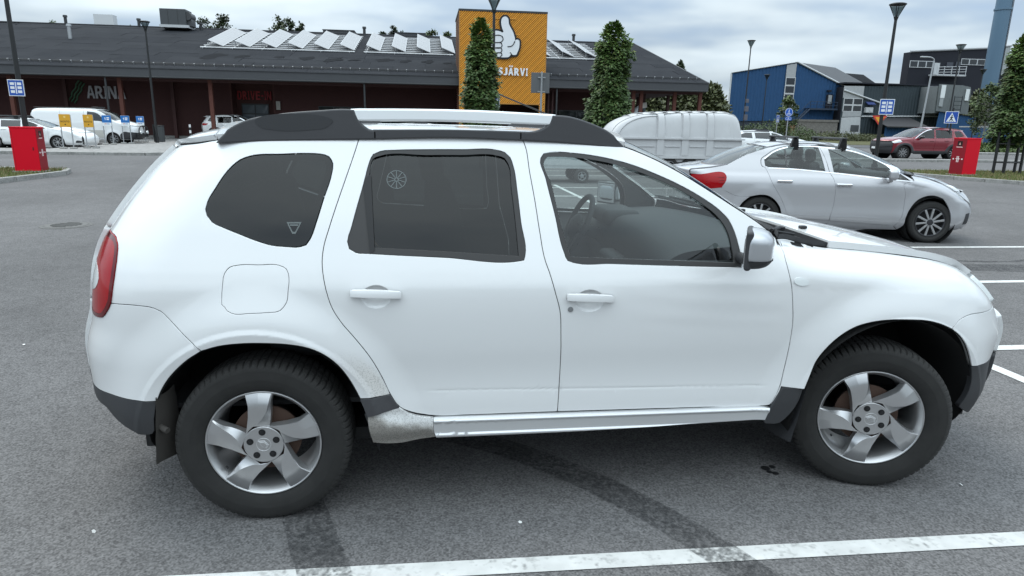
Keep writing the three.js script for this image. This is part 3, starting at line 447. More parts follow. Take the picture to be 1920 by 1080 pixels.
// ---------- roof plant and solar panels
{
  const h = thing('roof_ventilator', 'big dark grey ventilation unit on the ridge of the shop roof', 'ventilation unit', [-21.05, 9.3, -62.5]);
  part('casing', rbx(2.15, 1.35, 1.7, 0.05, [0, 0.78, 0]), std([0.055, 0.06, 0.065], 0.5), h); part('hood', [cyl(0.35, 0.35, 1.3, [1.15, 0.9, 0.1], [Math.PI / 2, 0, 0], 20), rbx(0.45, 1.1, 1.2, 0.05, [1.2, 0.62, 0])], std([0.05, 0.052, 0.056], 0.5), h); part('curb', bx(2.4, 0.22, 1.9, [0.05, 0.02, 0]), std([0.5, 0.51, 0.52], 0.6), h); part('seam', [bx(0.03, 1.3, 1.72, [-0.4, 0.78, 0.0]), bx(0.03, 1.3, 1.72, [0.4, 0.78, 0.0])], M.frameDark, h);
  const at = (x, s, hh) => [x, EAVE.y + s * Math.sin(tilt) + hh * Math.cos(tilt), EAVE.z - s * Math.cos(tilt) + hh * Math.sin(tilt)];
  const panelTex = tex(256, (u, v) => { const g = (u * 6 % 1 < 0.04 || v * 10 % 1 < 0.03) ? 0.70 : 0.90 + 0.08 * fbm(u * 20, v * 20, 3, 9, 20); return [g, g, g]; });
  const glassM = phys([0.36, 0.365, 0.375], 0.55, { map: panelTex, specularIntensity: 0.35 }), frameM = std([0.55, 0.56, 0.57], 0.4, { metalness: 0.5 });
  const a = Math.asin(0.36), proto = new THREE.Group(), s0 = 8.9, L = 7.7;
  const make = () => { const g = new THREE.Group(); for (let k = 0; k < 4; k++) { const m = part('module', rbx(1.14, 0.035, L / 4 - 0.03, 0.006, [-0.58, 0, -(k + 0.5) * L / 4]), glassM, g); part('module_frame', [bx(1.16, 0.042, 0.03, [-0.58, 0, -k * L / 4 - 0.02]), bx(0.03, 0.042, L / 4, [-0.02, 0, -(k + 0.5) * L / 4]), bx(0.03, 0.042, L / 4, [-1.14, 0, -(k + 0.5) * L / 4])], frameM, m); } return g; };
  const ord = ['first', 'second', 'third', 'fourth', 'fifth', 'sixth', 'seventh', 'eighth', 'ninth', 'tenth'], xs = []; for (let k = 0; k < 10; k++) xs.push(-14.85 + 1.985 * k + (k > 5 ? 0.05 : 0)); xs.push(10.95, 12.95, 14.92);
  let first; xs.forEach((x, k) => {
    const label = k < 10 ? `tilted pale solar panel on the roof left of the orange tower, ${ord[k]} from the left` : k === 10 ? 'tilted solar panel on the roof half hidden behind the orange tower' : k === 11 ? 'thin-looking solar panel just right of the orange tower' : 'last solar panel at the right end of the roof row';
    const o = k ? first.clone() : make(); if (!k) first = o; o.name = numbered('solar_panel'); scene.add(o); tag(o, label, 'solar panel', 'solar panels on the shop roof'); o.rotation.order = 'XYZ'; o.position.set(...at(x, s0, 0.16)); o.rotation.set(tilt, 0, -a);
    const legs = []; if (!k) { for (let q = 0; q <= 4; q++) part('support', put(bx(0.04, 0.40, 0.05, [0, 0, 0]), [-1.06, -0.20, -q * L / 4 * 0.99 - 0.03], [0, 0, a]), M.galv, o); }
  });
  for (const [xa, xb, label] of [[-16.45, -4.85, 'white slatted rack under the left run of solar panels'], [-4.15, 2.9, 'white slatted rack under the middle run of solar panels'], [9.2, 15.6, 'white slatted rack under the solar panels right of the tower']]) {
    const r = thing('panel_rack', label, 'rack'); for (let k = 0; k < 10; k++) part('rail', put(bx(xb - xa, 0.06, k ? 0.10 : 0.16, [0, 0, 0]), at((xa + xb) / 2, s0 - 0.35 + k * 0.95, 0.11), [tilt, 0, 0]), std([0.62, 0.63, 0.64], 0.5), r);
    for (let x = xa + 0.2; x <= xb; x += 2.2) part('rack_foot', put(bx(0.06, 0.08, 9, [0, 0, 0]), at(x, s0 + 3.9, 0.06), [tilt, 0, 0]), M.galv, r);
  }
}
// ---------- the blue works far to the right
function corrugated(poly, z, pitch, depth, normalTo = 1) {  // a ribbed sheet in the plane z, cut to an outline by its top and bottom
  const xs = poly.map(p => p[0]), x0 = Math.min(...xs), x1 = Math.max(...xs), n = Math.max(4, Math.round((x1 - x0) / pitch) * 4), pos = [], uv = [], idx = [];
  const span = x => { const ys = []; for (let i = 0; i < poly.length; i++) { const a = poly[i], b = poly[(i + 1) % poly.length]; if ((a[0] - x) * (b[0] - x) <= 0 && a[0] !== b[0]) ys.push(a[1] + (b[1] - a[1]) * (x - a[0]) / (b[0] - a[0])); } return [Math.min(...ys), Math.max(...ys)]; };
  for (let i = 0; i <= n; i++) { const x = x0 + (x1 - x0) * clamp(i / n, 0.0001, 0.9999), [a, b] = span(x), zz = z + ([0, 0, depth, depth][i % 4]); pos.push(x, a, zz, x, b, zz); uv.push(x, a, x, b); }
  for (let i = 0; i < n; i++) { const a = 2 * i; idx.push(a, a + 2, a + 1, a + 1, a + 2, a + 3); }
  const g = new THREE.BufferGeometry(); g.setAttribute('position', new THREE.Float32BufferAttribute(pos, 3)); g.setAttribute('uv', new THREE.Float32BufferAttribute(uv, 2)); g.setIndex(idx); const q = g.toNonIndexed(); q.computeVertexNormals(); return q;
}
const blueM = std([0.014, 0.07, 0.18], 0.8, { map: dirtTex }), greyBlueM = std([0.036, 0.052, 0.062], 0.8, { map: dirtTex }), navyM = std([0.007, 0.0085, 0.016], 0.8), paleM = std([0.40, 0.41, 0.42], 0.6, { map: dirtTex }), trimM = std([0.50, 0.51, 0.52], 0.5), slateM = std([0.06, 0.063, 0.07], 0.8, { map: feltTex }), concreteM = std([0.26, 0.245, 0.23], 0.9, { map: kerbTex }), paneM = phys([0.015, 0.017, 0.02], 0.08, { clearcoat: 0.5 });
const rect = (x0, y0, x1, y1) => [[x0, y0], [x1, y0], [x1, y1], [x0, y1]];
function panes(parent, x0, y0, x1, y1, nx, ny, z, frame = trimM) {
  const w = part('window', bx(x1 - x0, y1 - y0, 0.10, [(x0 + x1) / 2, (y0 + y1) / 2, z]), frame, parent), dx = (x1 - x0) / nx, dy = (y1 - y0) / ny;
  for (let i = 0; i < nx; i++) for (let j = 0; j < ny; j++) part('pane', bx(dx - 0.24, dy - 0.24, 0.06, [x0 + dx * (i + 0.5), y0 + dy * (j + 0.5), z + 0.04]), paneM, w); return w;
}
{
  const b = thing('factory_hall', 'big blue ribbed metal works hall with a pitched grey roof and a tall window strip', 'building');
  const Z = -100; part('wall', corrugated([[47.8, 2.6], [66.6, 3.2], [66.62, 8.38], [58.38, 11.72], [47.73, 9.84]], Z, 0.55, 0.07), blueM, b);
  part('wall', [quad([47.8, 0, Z], [47.73, 9.84, Z], [67, 12.8, -140], [67, 0, -140]), bx(18.8, 2.9, 0.2, [57.2, 1.4, Z - 0.2])], std([0.03, 0.04, 0.055], 0.8), b);
  const back = [39.6, -40], rp = (p, k) => [p[0] + back[0] * k * 0.79, p[1] + 3.08 * k, Z + back[1] * k];
  const apex = [58.38, 11.76], eave = [66.7, 8.38], left = [47.73, 9.88];
  part('roof', [quad([apex[0], apex[1], Z + 0.15], [eave[0], eave[1], Z + 0.15], [98.0, 11.35, -140], [89.8, 14.85, -140]), quad([left[0], left[1], Z + 0.15], [apex[0], apex[1], Z + 0.15], [89.8, 14.85, -140], [79, 13, -140])], slateM, b);
  part('verge_trim', [bar([apex[0], apex[1] + 0.05, Z + 0.2], [eave[0], eave[1] + 0.05, Z + 0.2], 0.14, 6), bar([apex[0], apex[1] + 0.05, Z + 0.2], [left[0], left[1] + 0.05, Z + 0.2], 0.09, 6)], trimM, b);
  part('corner_trim', bx(0.2, 7.2, 0.2, [47.75, 6.2, Z + 0.1]), trimM, b);
  const st = part('window_strip', plate([[56.72, 9.5], [58.32, 9.5], [58.32, 11.6], [56.72, 11.3]], 0.1, [0, 0, Z + 0.08]), paleM, b); panes(b, 56.75, 4.55, 58.4, 9.5, 1, 4, Z + 0.14);
  part('roof', [quad([99.0, 14.6, -150], [103.3, 14.4, -150], [107.0, 12.4, -150], [92, 12.4, -150])], slateM, b);
  part('concrete_base', [plate([[58.7, 0], [65.3, 0], [65.3, 3.0], [58.7, 2.9]], 1.6, [0, 0, -99.6]), bx(6.8, 0.35, 1.8, [62, 2.95, -98.8])], concreteM, b);
  part('doorway', [bx(1.05, 2.2, 0.25, [64.5, 5.95, Z + 0.15])], navyM, b); part('door', bx(0.6, 1.3, 0.1, [64.5, 6.3, Z + 0.3]), paleM, b);
  part('lamp_bracket', bx(0.6, 0.25, 0.4, [64.2, 7.6, Z + 0.3]), navyM, b);
  const sm = std([0.015, 0.03, 0.06], 0.6), stair = part('stair', [bx(4.8, 0.25, 1.4, [62.9, 4.75, Z + 0.8]), bar([60.6, 4.7, Z + 0.8], [58.3, 2.4, Z + 0.8], 0.14, 6), bar([60.6, 4.7, Z + 1.5], [58.3, 2.4, Z + 1.5], 0.14, 6)], sm, b);
  part('railing', [bar([60.6, 5.9, Z + 1.5], [65.2, 5.8, Z + 1.5], 0.05, 6), bar([60.6, 5.4, Z + 1.5], [65.2, 5.3, Z + 1.5], 0.04, 6), bar([60.6, 5.9, Z + 1.5], [58.3, 3.6, Z + 1.5], 0.05, 6), ...[60.6, 61.7, 62.8, 63.9, 65.1].map(x => bar([x, 4.8, Z + 1.5], [x, 5.88, Z + 1.5], 0.04, 6))], sm, stair);
  part('rust_door', bx(0.85, 1.9, 0.2, [58.05, 1.4, -98.6]), std([0.30, 0.10, 0.06], 0.9, { map: dirtTex }), b);
}
{
  const b = thing('factory_wing', 'lower grey-blue ribbed wing with pale window bays beside the blue hall', 'building'), Z = -98;
  part('wall', corrugated([[65.6, 0], [84, 0], [84, 8.9], [68.8, 8.35], [65.5, 8.3]], Z, 0.5, 0.07), greyBlueM, b);
  part('wall', [bx(18.4, 8.2, 20, [74.8, 4.1, Z - 10.1]), bx(18.8, 0.2, 20.6, [74.8, 8.75, Z - 10.0])], navyM, b);
  for (const q of [plate([[65.5, 6.5], [68.85, 6.5], [68.85, 8.33], [65.5, 8.3]], 0.1, [0, 0, Z + 0.1]), plate([[65.8, 3.6], [68.95, 3.75], [68.95, 4.45], [65.8, 4.4]], 0.1, [0, 0, Z + 0.1])]) part('gable_panel', q, paleM, b);
  panes(b, 65.7, 4.42, 68.9, 6.5, 2, 2, Z + 0.16); part('verge_trim', bar([65.5, 7.65, Z + 0.3], [72.5, 5.7, Z + 0.3], 0.13, 6), trimM, b);
  const d = part('white_door', plate([[65.75, 0], [69.2, 0], [68.9, 3.7], [65.7, 3.5]], 0.12, [0, 0, Z + 0.1]), std([0.52, 0.53, 0.54], 0.6, { map: dirtTex }), b); part('door_window', bx(1.35, 1.0, 0.08, [68.1, 1.9, Z + 0.25]), std([0.08, 0.085, 0.09], 0.3), d); part('door_leaf', bx(1.25, 1.3, 0.06, [68.2, 0.65, Z + 0.25]), std([0.55, 0.56, 0.57], 0.6), d);
  part('pipe', [bar([68.9, 3.75, Z + 0.4], [82, 4.0, Z + 0.4], 0.10, 8), bar([72.6, 5.8, Z + 0.4], [73.4, 5.6, Z + 0.4], 0.09, 8), bar([73.4, 5.6, Z + 0.4], [73.0, 3.2, Z + 0.4], 0.09, 8)], trimM, b);
  part('gable_panel', plate([[79.7, 7.2], [81.7, 7.2], [81.8, 8.85], [79.7, 8.85]], 0.1, [0, 0, Z + 0.1]), paleM, b); panes(b, 79.85, 4.7, 81.75, 7.2, 1, 2, Z + 0.16); part('gable_panel', bx(1.9, 0.7, 0.1, [80.8, 4.3, Z + 0.15]), paleM, b);
  part('awning', bx(1.3, 0.12, 0.9, [70.1, 5.75, Z + 0.5], [0.5, 0, 0]), std([0.03, 0.05, 0.16], 0.6), b); part('fan_unit', [bx(1.2, 0.8, 0.5, [70.0, 4.75, Z + 0.35]), cyl(0.28, 0.28, 0.05, [70.2, 4.75, Z + 0.62], [Math.PI / 2, 0, 0], 16)], trimM, b);
  part('lean_to_roof', [quad([69.6, 2.2, -92], [76.4, 2.3, -92], [77.4, 3.75, -97.9], [70.6, 3.6, -97.9]), bx(6.9, 0.15, 0.2, [73.0, 2.2, -92])], std([0.028, 0.027, 0.03], 0.8), b); part('lean_to_wall', [corrugated(rect(69.9, 0, 76.2, 2.2), -93, 0.5, 0.06)], blueM, b); part('lean_to_door', bx(1.8, 1.7, 0.1, [74.0, 0.85, -92.85]), std([0.2, 0.22, 0.25], 0.6), b);
  const bay = part('stair_bay', [corrugated([[78.6, 4.7], [84.2, 4.3], [84.0, 8.35], [82.5, 8.6], [78.5, 8.7]], -94, 0.7, 0.05), bx(5.4, 4.0, 3.6, [81.2, 6.4, -95.95])], std([0.15, 0.165, 0.17], 0.7, { map: dirtTex }), b);
  part('bay_window', bx(0.7, 1.9, 0.1, [79.25, 7.6, -93.85]), std([0.7, 0.72, 0.73], 0.4), bay); part('bay_window', bx(0.6, 1.7, 0.1, [83.4, 7.2, -93.85]), std([0.7, 0.72, 0.73], 0.4), bay); part('bay_window', bx(0.6, 1.2, 0.1, [79.2, 6.0, -93.85]), std([0.3, 0.32, 0.33], 0.4), bay);
  part('cage_ladder', [[80.9, 0], [82.2, 0]].flatMap(([x]) => [bar([x, 4.6, -93.3], [x, 7.0, -93.3], 0.05, 6)]).concat([5.0, 5.6, 6.2, 6.8].map(y => bar([80.9, y, -93.3], [82.2, y, -93.3], 0.04, 6))), navyM, bay);
  part('low_wall', corrugated([[78.7, 0], [85.6, 0], [85.4, 3.85], [78.9, 4.6]], -93.6, 0.5, 0.06), blueM, b); part('low_roof', [quad([78.7, 4.65, -93.3], [85.7, 3.9, -93.3], [85.7, 4.1, -96], [78.7, 4.85, -96])], navyM, b);
}
{
  const b = thing('tower_block', 'tall black metal process building with a white balcony behind the wing', 'building'), Z = -125;
  part('wall', [plate([[96.2, 0], [118, 0], [117.6, 18.6], [112.8, 18.0], [96.0, 16.85]], 2, [0, 0, Z - 2])], navyM, b); part('roof_edge', [bar([95.9, 16.95, Z + 0.1], [112.8, 18.1, Z + 0.1], 0.22, 6), bar([112.8, 18.1, Z + 0.1], [117.7, 18.7, Z + 0.1], 0.22, 6)], paleM, b); part('gable_panel', plate([[112.9, 13], [117.6, 13], [117.5, 18.4], [112.9, 17.9]], 0.1, [0, 0, Z + 0.1]), std([0.33, 0.35, 0.35], 0.7), b);
  panes(b, 96.1, 13.95, 101.4, 15.25, 3, 1, Z + 0.1); panes(b, 107.2, 14.75, 112.5, 15.95, 3, 1, Z + 0.1); part('door', bx(1.15, 2.3, 0.15, [102.0, 13.8, Z + 0.15]), trimM, b);
  const bal = part('balcony', [bx(6.6, 0.3, 2, [103.9, 12.55, Z + 1])], trimM, b); part('railing', [0.5, 1.0, 1.5].map(y => bar([100.7, 12.5 + y, Z + 2], [107.1, 12.75 + y, Z + 2], 0.06, 6)).concat([100.7, 102.3, 103.9, 105.5, 107.0].map(x => bar([x, 12.5, Z + 2], [x, 14.2, Z + 2], 0.07, 6))), trimM, bal);
  for (const q of [bx(1.4, 1.1, 0.1, [104.8, 14.6, Z + 0.1]), bx(1.0, 1.1, 0.1, [106.6, 14.75, Z + 0.1])]) part('hatch', q, std([0.05, 0.055, 0.07], 0.5), b);
  const s = thing('smoke_stack', 'thick grey-blue steel chimney rising out of the picture at the right', 'chimney', [101.0, 0, -110]);
  part('shaft', cyl(1.32, 1.22, 44, [0.2, 22, 0], [0, 0, 0], 40), std([0.12, 0.20, 0.28], 0.42, { metalness: 0.35, map: dirtTex }), s); for (const y of [8, 22.6]) part('flange', cyl(1.42, 1.42, 0.3, [0.2, y, 0], [0, 0, 0], 40), std([0.10, 0.17, 0.24], 0.5), s);
  part('ladder', [bar([1.2, 0, 0.9], [1.2, 40, 0.9], 0.05, 6), bar([0.8, 0, 1.15], [0.8, 40, 1.15], 0.05, 6)], navyM, s);
  const q = thing('blue_shed', 'low blue shed with a small white block behind the tree at the right edge', 'building'); part('wall', [corrugated(rect(67.2, 0, 84, 2.2), -72, 0.5, 0.05), bx(16.7, 2.15, 3, [75.6, 1.08, -73.6])], blueM, q); part('roof', bx(16.9, 0.14, 3.4, [75.7, 2.28, -73.6]), paleM, q);
}
// ---------- trees: a tapered trunk, limbs, and a crown of single leaves set through its volume
M.leaf = std([1, 1, 1], 0.62, { vertexColors: true, side: THREE.DoubleSide }); M.bark = std([0.075, 0.062, 0.05], 0.95, { map: dirtTex }); M.barkPale = std([0.30, 0.29, 0.27], 0.9, { map: dirtTex });
function leaves(list) {                                      // list of [x, y, z, size, dx, dy, dz, r, g, b]: one folded leaf each
  const n = list.length, pos = new Float32Array(n * 12), col = new Float32Array(n * 12), idx = new Uint32Array(n * 6), D = new THREE.Vector3(), S = new THREE.Vector3(), N = new THREE.Vector3(), nor = new Float32Array(n * 12);
  list.forEach((q, i) => {
    D.set(q[4], q[5], q[6]).normalize(); S.set(q[10] ?? 0.3, q[11] ?? 1, q[12] ?? 0.2).cross(D).normalize(); N.crossVectors(D, S);
    const L = q[3], w = L * 0.36, f = 0.22 * L, k = i * 12, put4 = [[0, 0, 0], [0.5 * L, w, -f], [L, 0, 0], [0.5 * L, -w, -f]];
    put4.forEach((c, j) => { for (let t = 0; t < 3; t++) { const a = t === 0 ? 'x' : t === 1 ? 'y' : 'z'; pos[k + 3 * j + t] = q[t] + D[a] * c[0] + S[a] * c[1] + N[a] * c[2]; col[k + 3 * j + t] = q[7 + t]; const nn = N[a] + (j === 1 ? 0.5 : j === 3 ? -0.5 : 0) * S[a]; nor[k + 3 * j + t] = nn; } });
    idx.set([4 * i, 4 * i + 1, 4 * i + 2, 4 * i, 4 * i + 2, 4 * i + 3], i * 6);
  });
  const g = new THREE.BufferGeometry(); g.setAttribute('position', new THREE.BufferAttribute(pos, 3)); g.setAttribute('color', new THREE.BufferAttribute(col, 3)); g.setAttribute('uv', new THREE.BufferAttribute(new Float32Array(n * 8), 2)); g.setIndex(new THREE.BufferAttribute(idx, 1)); g.computeVertexNormals(); return g;
}
function columnTree(o, seed, { h, y0, r, n, size = 0.15, shade = 1, lean = 0 }) {
  const rd = rng(seed), list = [];
  const env = t => r * 1.12 * Math.min(1, 0.5 + t * 4.5) * Math.pow(Math.max(0, 1 - Math.pow(Math.max(0, t), 5)), 0.7) * (0.93 + 0.12 * Math.sin(t * 9 + seed));
  const shoots = []; for (let k = 0; k < 420; k++) { const t = Math.pow(rd(), 0.9), a = rd() * 6.283, rr = env(t) * (0.62 + 0.42 * rd()) * (0.66 + 0.62 * vnoise(a * 1.5, t * 8, seed)); shoots.push([t, a, rr]); }
  for (let i = 0; i < n; i++) {
    const s = shoots[Math.floor(rd() * shoots.length)]; if (s[0] > 0.8 && rd() < (s[0] - 0.8) * 3.6) continue; const t = clamp(s[0] + (rd() - 0.5) * 0.075, 0, 1.02), a = s[1] + (rd() - 0.5) * 0.55, q = Math.pow(rd(), 0.5), rr = s[2] * (0.35 + 0.65 * q) + (rd() - 0.5) * 0.05;
    const y = y0 + (h - y0) * t, x = Math.cos(a) * rr + lean * t, z = Math.sin(a) * rr, v = 0.55 + 0.75 * rd(), yel = rd() < 0.12 ? 1.5 : 1, tip = 1 + 0.5 * smooth(0.6, 1, t);
    list.push([x, y, z, size * (0.65 + 0.7 * rd()), Math.cos(a) + (rd() - 0.5) * 1.1, -0.25 - 0.7 * rd() + 1.1 * smooth(0.8, 1, t), Math.sin(a) + (rd() - 0.5) * 1.1, 0.046 * v * yel * tip * shade, 0.082 * v * tip * shade, 0.020 * v * shade, (rd() - 0.5) * 0.8, 1, (rd() - 0.5) * 0.8]);
  }
  part('crown', leaves(list), M.leaf, o);
  part('trunk', [bar([0, 0, 0], [lean * 0.3, y0 + 0.6, 0], 0.055, 10, 0.042), bar([lean * 0.3, y0 + 0.55, 0], [lean, h * 0.93, 0], 0.042, 8, 0.008)], M.bark, o);
  const lim = []; for (let k = 0; k < 22; k++) { const t = rd() * 0.8, a = rd() * 6.28, y = y0 + (h - y0) * t; lim.push(bar([lean * t, y, 0], [Math.cos(a) * r * 0.7 + lean * t, y + 0.55 + 0.3 * rd(), Math.sin(a) * r * 0.7], 0.014, 5, 0.004)); }
  part('limbs', lim, M.bark, o); return o;
}
{
  const a = thing('columnar_tree', 'narrow leafy tree in front of the left edge of the orange tower', 'tree', [2.62, 0, -21.5]); columnTree(a, 11, { h: 5.05, y0: 0.9, r: 0.64, n: 15000, size: 0.125, shade: 1.25 });
  const b = thing('columnar_tree', 'narrow leafy tree standing clear right of the tower, before the grey trailer', 'tree', [7.42, 0, -21.5]); columnTree(b, 12, { h: 5.12, y0: 0.9, r: 0.80, n: 18000, size: 0.125, shade: 1.25 });
  const c = thing('columnar_tree', 'narrow leafy tree held by black stakes at the right edge', 'tree', [22.55, 0.1, -19.9]); columnTree(c, 13, { h: 4.95, y0: 1.05, r: 0.60, n: 14000, size: 0.14, shade: 1.1 });
  const st = thing('tree_stakes', 'three black stakes with cross rails around the young tree', 'stakes', [22.5, 0.1, -19.85]);
  for (const [x, z] of [[-0.52, 0.1], [-0.28, 0.32], [0.42, 0.3], [0.56, -0.1]]) part('stake', bx(0.075, 1.55, 0.075, [x, 0.77, z], [0, 0.3, 0]), M.poleBlack, st);
  for (const y of [0.42, 1.1]) for (const [p, q] of [[[-0.28, y, 0.32], [0.42, y, 0.3]], [[-0.52, y, 0.1], [-0.28, y, 0.32]], [[0.42, y, 0.3], [0.56, y, -0.1]]]) part('cross_rail', bar(p, q, 0.028, 6), M.poleBlack, st);
}
// looser trees: clumps round limb ends
function looseTree(o, seed, { h, r, y0 = 0.25, clumps = 60, per = 26, leaf = 0.35, col = [0.045, 0.075, 0.022], kind = 'round', trunk = 0.12, bark = M.bark }) {
  const rd = rng(seed), list = [], lim = [];
  for (let k = 0; k < clumps; k++) {
    const t = Math.pow(rd(), 0.75), a = rd() * 6.283, env = kind === 'spruce' ? (1 - t) * (0.75 + 0.5 * rd()) + 0.05 : kind === 'pine' ? Math.sin(Math.PI * (0.25 + 0.72 * t)) * (0.5 + 0.5 * rd()) : kind === 'birch' ? Math.sin(Math.PI * Math.min(1, 0.18 + 0.80 * t)) * (0.45 + 0.6 * rd()) : Math.sin(Math.PI * (0.14 + 0.82 * t)) * (0.5 + 0.55 * rd());
    const y = h * (y0 + (1 - y0) * t), x = Math.cos(a) * r * env, z = Math.sin(a) * r * env, cr = r * (kind === 'spruce' ? 0.16 + 0.16 * (1 - t) : 0.26) * (0.7 + 0.6 * rd()), tone = 0.6 + 0.8 * rd();
    lim.push(bar([0, y - r * 0.25 * (kind === 'spruce' ? -0.2 : 1), 0], [x, y, z], trunk * 0.22 * (1 - 0.6 * t), 4, 0.01));
    for (let i = 0; i < per; i++) { const u = rd() * 6.283, w = rd() * 2 - 1, q = Math.cbrt(rd()) * cr, s = Math.sqrt(1 - w * w), v = tone * (0.7 + 0.6 * rd()); list.push([x + q * s * Math.cos(u), y + q * w * 0.75, z + q * s * Math.sin(u), leaf * (0.6 + 0.8 * rd()), rd() - 0.5 + Math.cos(a) * 0.5, rd() - 0.6, rd() - 0.5 + Math.sin(a) * 0.5, col[0] * v, col[1] * v, col[2] * v, rd() - 0.5, 0.6, rd() - 0.5]); }
  }
  part('crown', leaves(list), M.leaf, o); part('trunk', bar([0, 0, 0], [0, h * 0.95, 0], trunk, 8, 0.02), bark, o); part('limbs', lim, bark, o); return o;
}
const birch = [0.060, 0.085, 0.024], spruce = [0.022, 0.038, 0.014], pine = [0.032, 0.05, 0.018];
{
  let k = 0; const roofTrees = [
    ['pine_tree', 'bushy pine top above the roof, just right of the ventilation unit', -26.9, 13.6, 2.0, 'pine'], ['pine_tree', 'taller pine top above the left solar panels', -25.1, 14.3, 1.9, 'pine'],
    ['birch_tree', 'tallest rounded tree top above the roof, over the third solar panel', -18.6, 14.7, 1.9, 'birch'], ['pine_tree', 'pointed pair-mate tree top right of the tallest one over the roof', -16.6, 14.2, 1.3, 'pine'], ['pine_tree', 'slim pine top beside the tallest tree top over the roof', -15.5, 13.8, 1.1, 'pine'],
    ['spruce_tree', 'small spruce top over the roof between the two roof hatches', -5.0, 13.3, 1.2, 'spruce'], ['spruce_tree', 'pointed spruce top over the roof hatch', -3.4, 13.6, 1.3, 'spruce'], ['pine_tree', 'little pine top over the roof above the seventh solar panel', -2.2, 13.2, 1.1, 'pine'], ['birch_tree', 'pale loose tree top left of the orange tower', 1.7, 14.0, 1.6, 'birch'], ['birch_tree', 'small tree top touching the left side of the orange tower', 3.6, 13.0, 1.3, 'birch'],
    ['pine_tree', 'tiny pine top over the roof at the far left', -45.4, 13.0, 1.3, 'pine'], ['birch_tree', 'thin tree top beside the white grille on the roof', -37.2, 12.9, 0.9, 'birch'], ['pine_tree', 'small ragged pine top over the right slope of the shop roof', 35.6, 10.3, 1.2, 'pine'] ];
  for (const [name, label, x, h, r, kind] of roofTrees) { const o = thing(name, label, 'tree', [x, 0, -90 - (k % 3) * 2]); looseTree(o, 100 + k++, { h, r, y0: 0.55, clumps: 46, per: 30, leaf: 0.30, kind, col: kind === 'birch' ? birch : kind === 'spruce' ? spruce : pine, trunk: 0.16 }); }
}
{ // the wood behind: one mass of trees
  const rd = rng(77), list = [], stems = [];
  const tree = (x, z, h, kind) => { const r = kind ? h * 0.24 : h * 0.30, col = kind ? spruce : [0.070, 0.080, 0.030], n = 1700; for (let i = 0; i < n; i++) { const t = Math.pow(rd(), 0.8), a = rd() * 6.283, env = kind ? (1 - t) * 0.95 + 0.05 : Math.sin(Math.PI * (0.12 + 0.84 * t)), q = r * env * Math.sqrt(rd()) * (0.75 + 0.5 * vnoise(a * 1.5, t * 6, i % 3)), v = 0.55 + 0.8 * rd() * (0.6 + 0.8 * vnoise(t * 9, a * 2, 4)); list.push([x + q * Math.cos(a), h * (0.02 + 0.98 * t), z + q * Math.sin(a), 0.55 * (0.6 + rd()), rd() - 0.5, rd() - 0.65, rd() - 0.5, col[0] * v, col[1] * v, col[2] * v, rd() - 0.5, 0.6, rd() - 0.5]); } stems.push(bar([x, 0, z], [x, h * 0.9, z], 0.12, 5, 0.02)); };
  for (let x = 12; x < 35.5; x += 1.25) { tree(x + rd() * 0.8, -78 - 7 * rd(), 5.0 + 1.2 * rd(), rd() < 0.15); if (x < 34) tree(x + rd(), -88 - 5 * rd(), 6.0 + 1.5 * rd(), rd() < 0.25); }
  for (const [x, z, h, k] of [[33.2, -79, 6.0, 0], [34.6, -80, 6.4, 1], [35.6, -79, 6.2, 0], [36.6, -80, 6.6, 0], [37.4, -82, 6.9, 0], [38.0, -86, 7.2, 1], [39.2, -90, 7.4, 0], [33.8, -84, 6.9, 1], [36, -85, 7.2, 0], [31.6, -80, 5.9, 0], [40.5, -95, 7.6, 0]]) tree(x, z, h, k);
  for (let x = 88; x < 130; x += 4) tree(x + rd(), -85 - 20 * rd(), 7 + 3 * rd(), rd() < 0.4);
  const w = struct('woodland', leaves(list), M.leaf); w.userData.kind = 'stuff'; tag(w, 'green wood behind the open end of the shop veranda', 'woodland'); part('trunks', stems, M.bark, w).userData.kind = 'stuff';
}
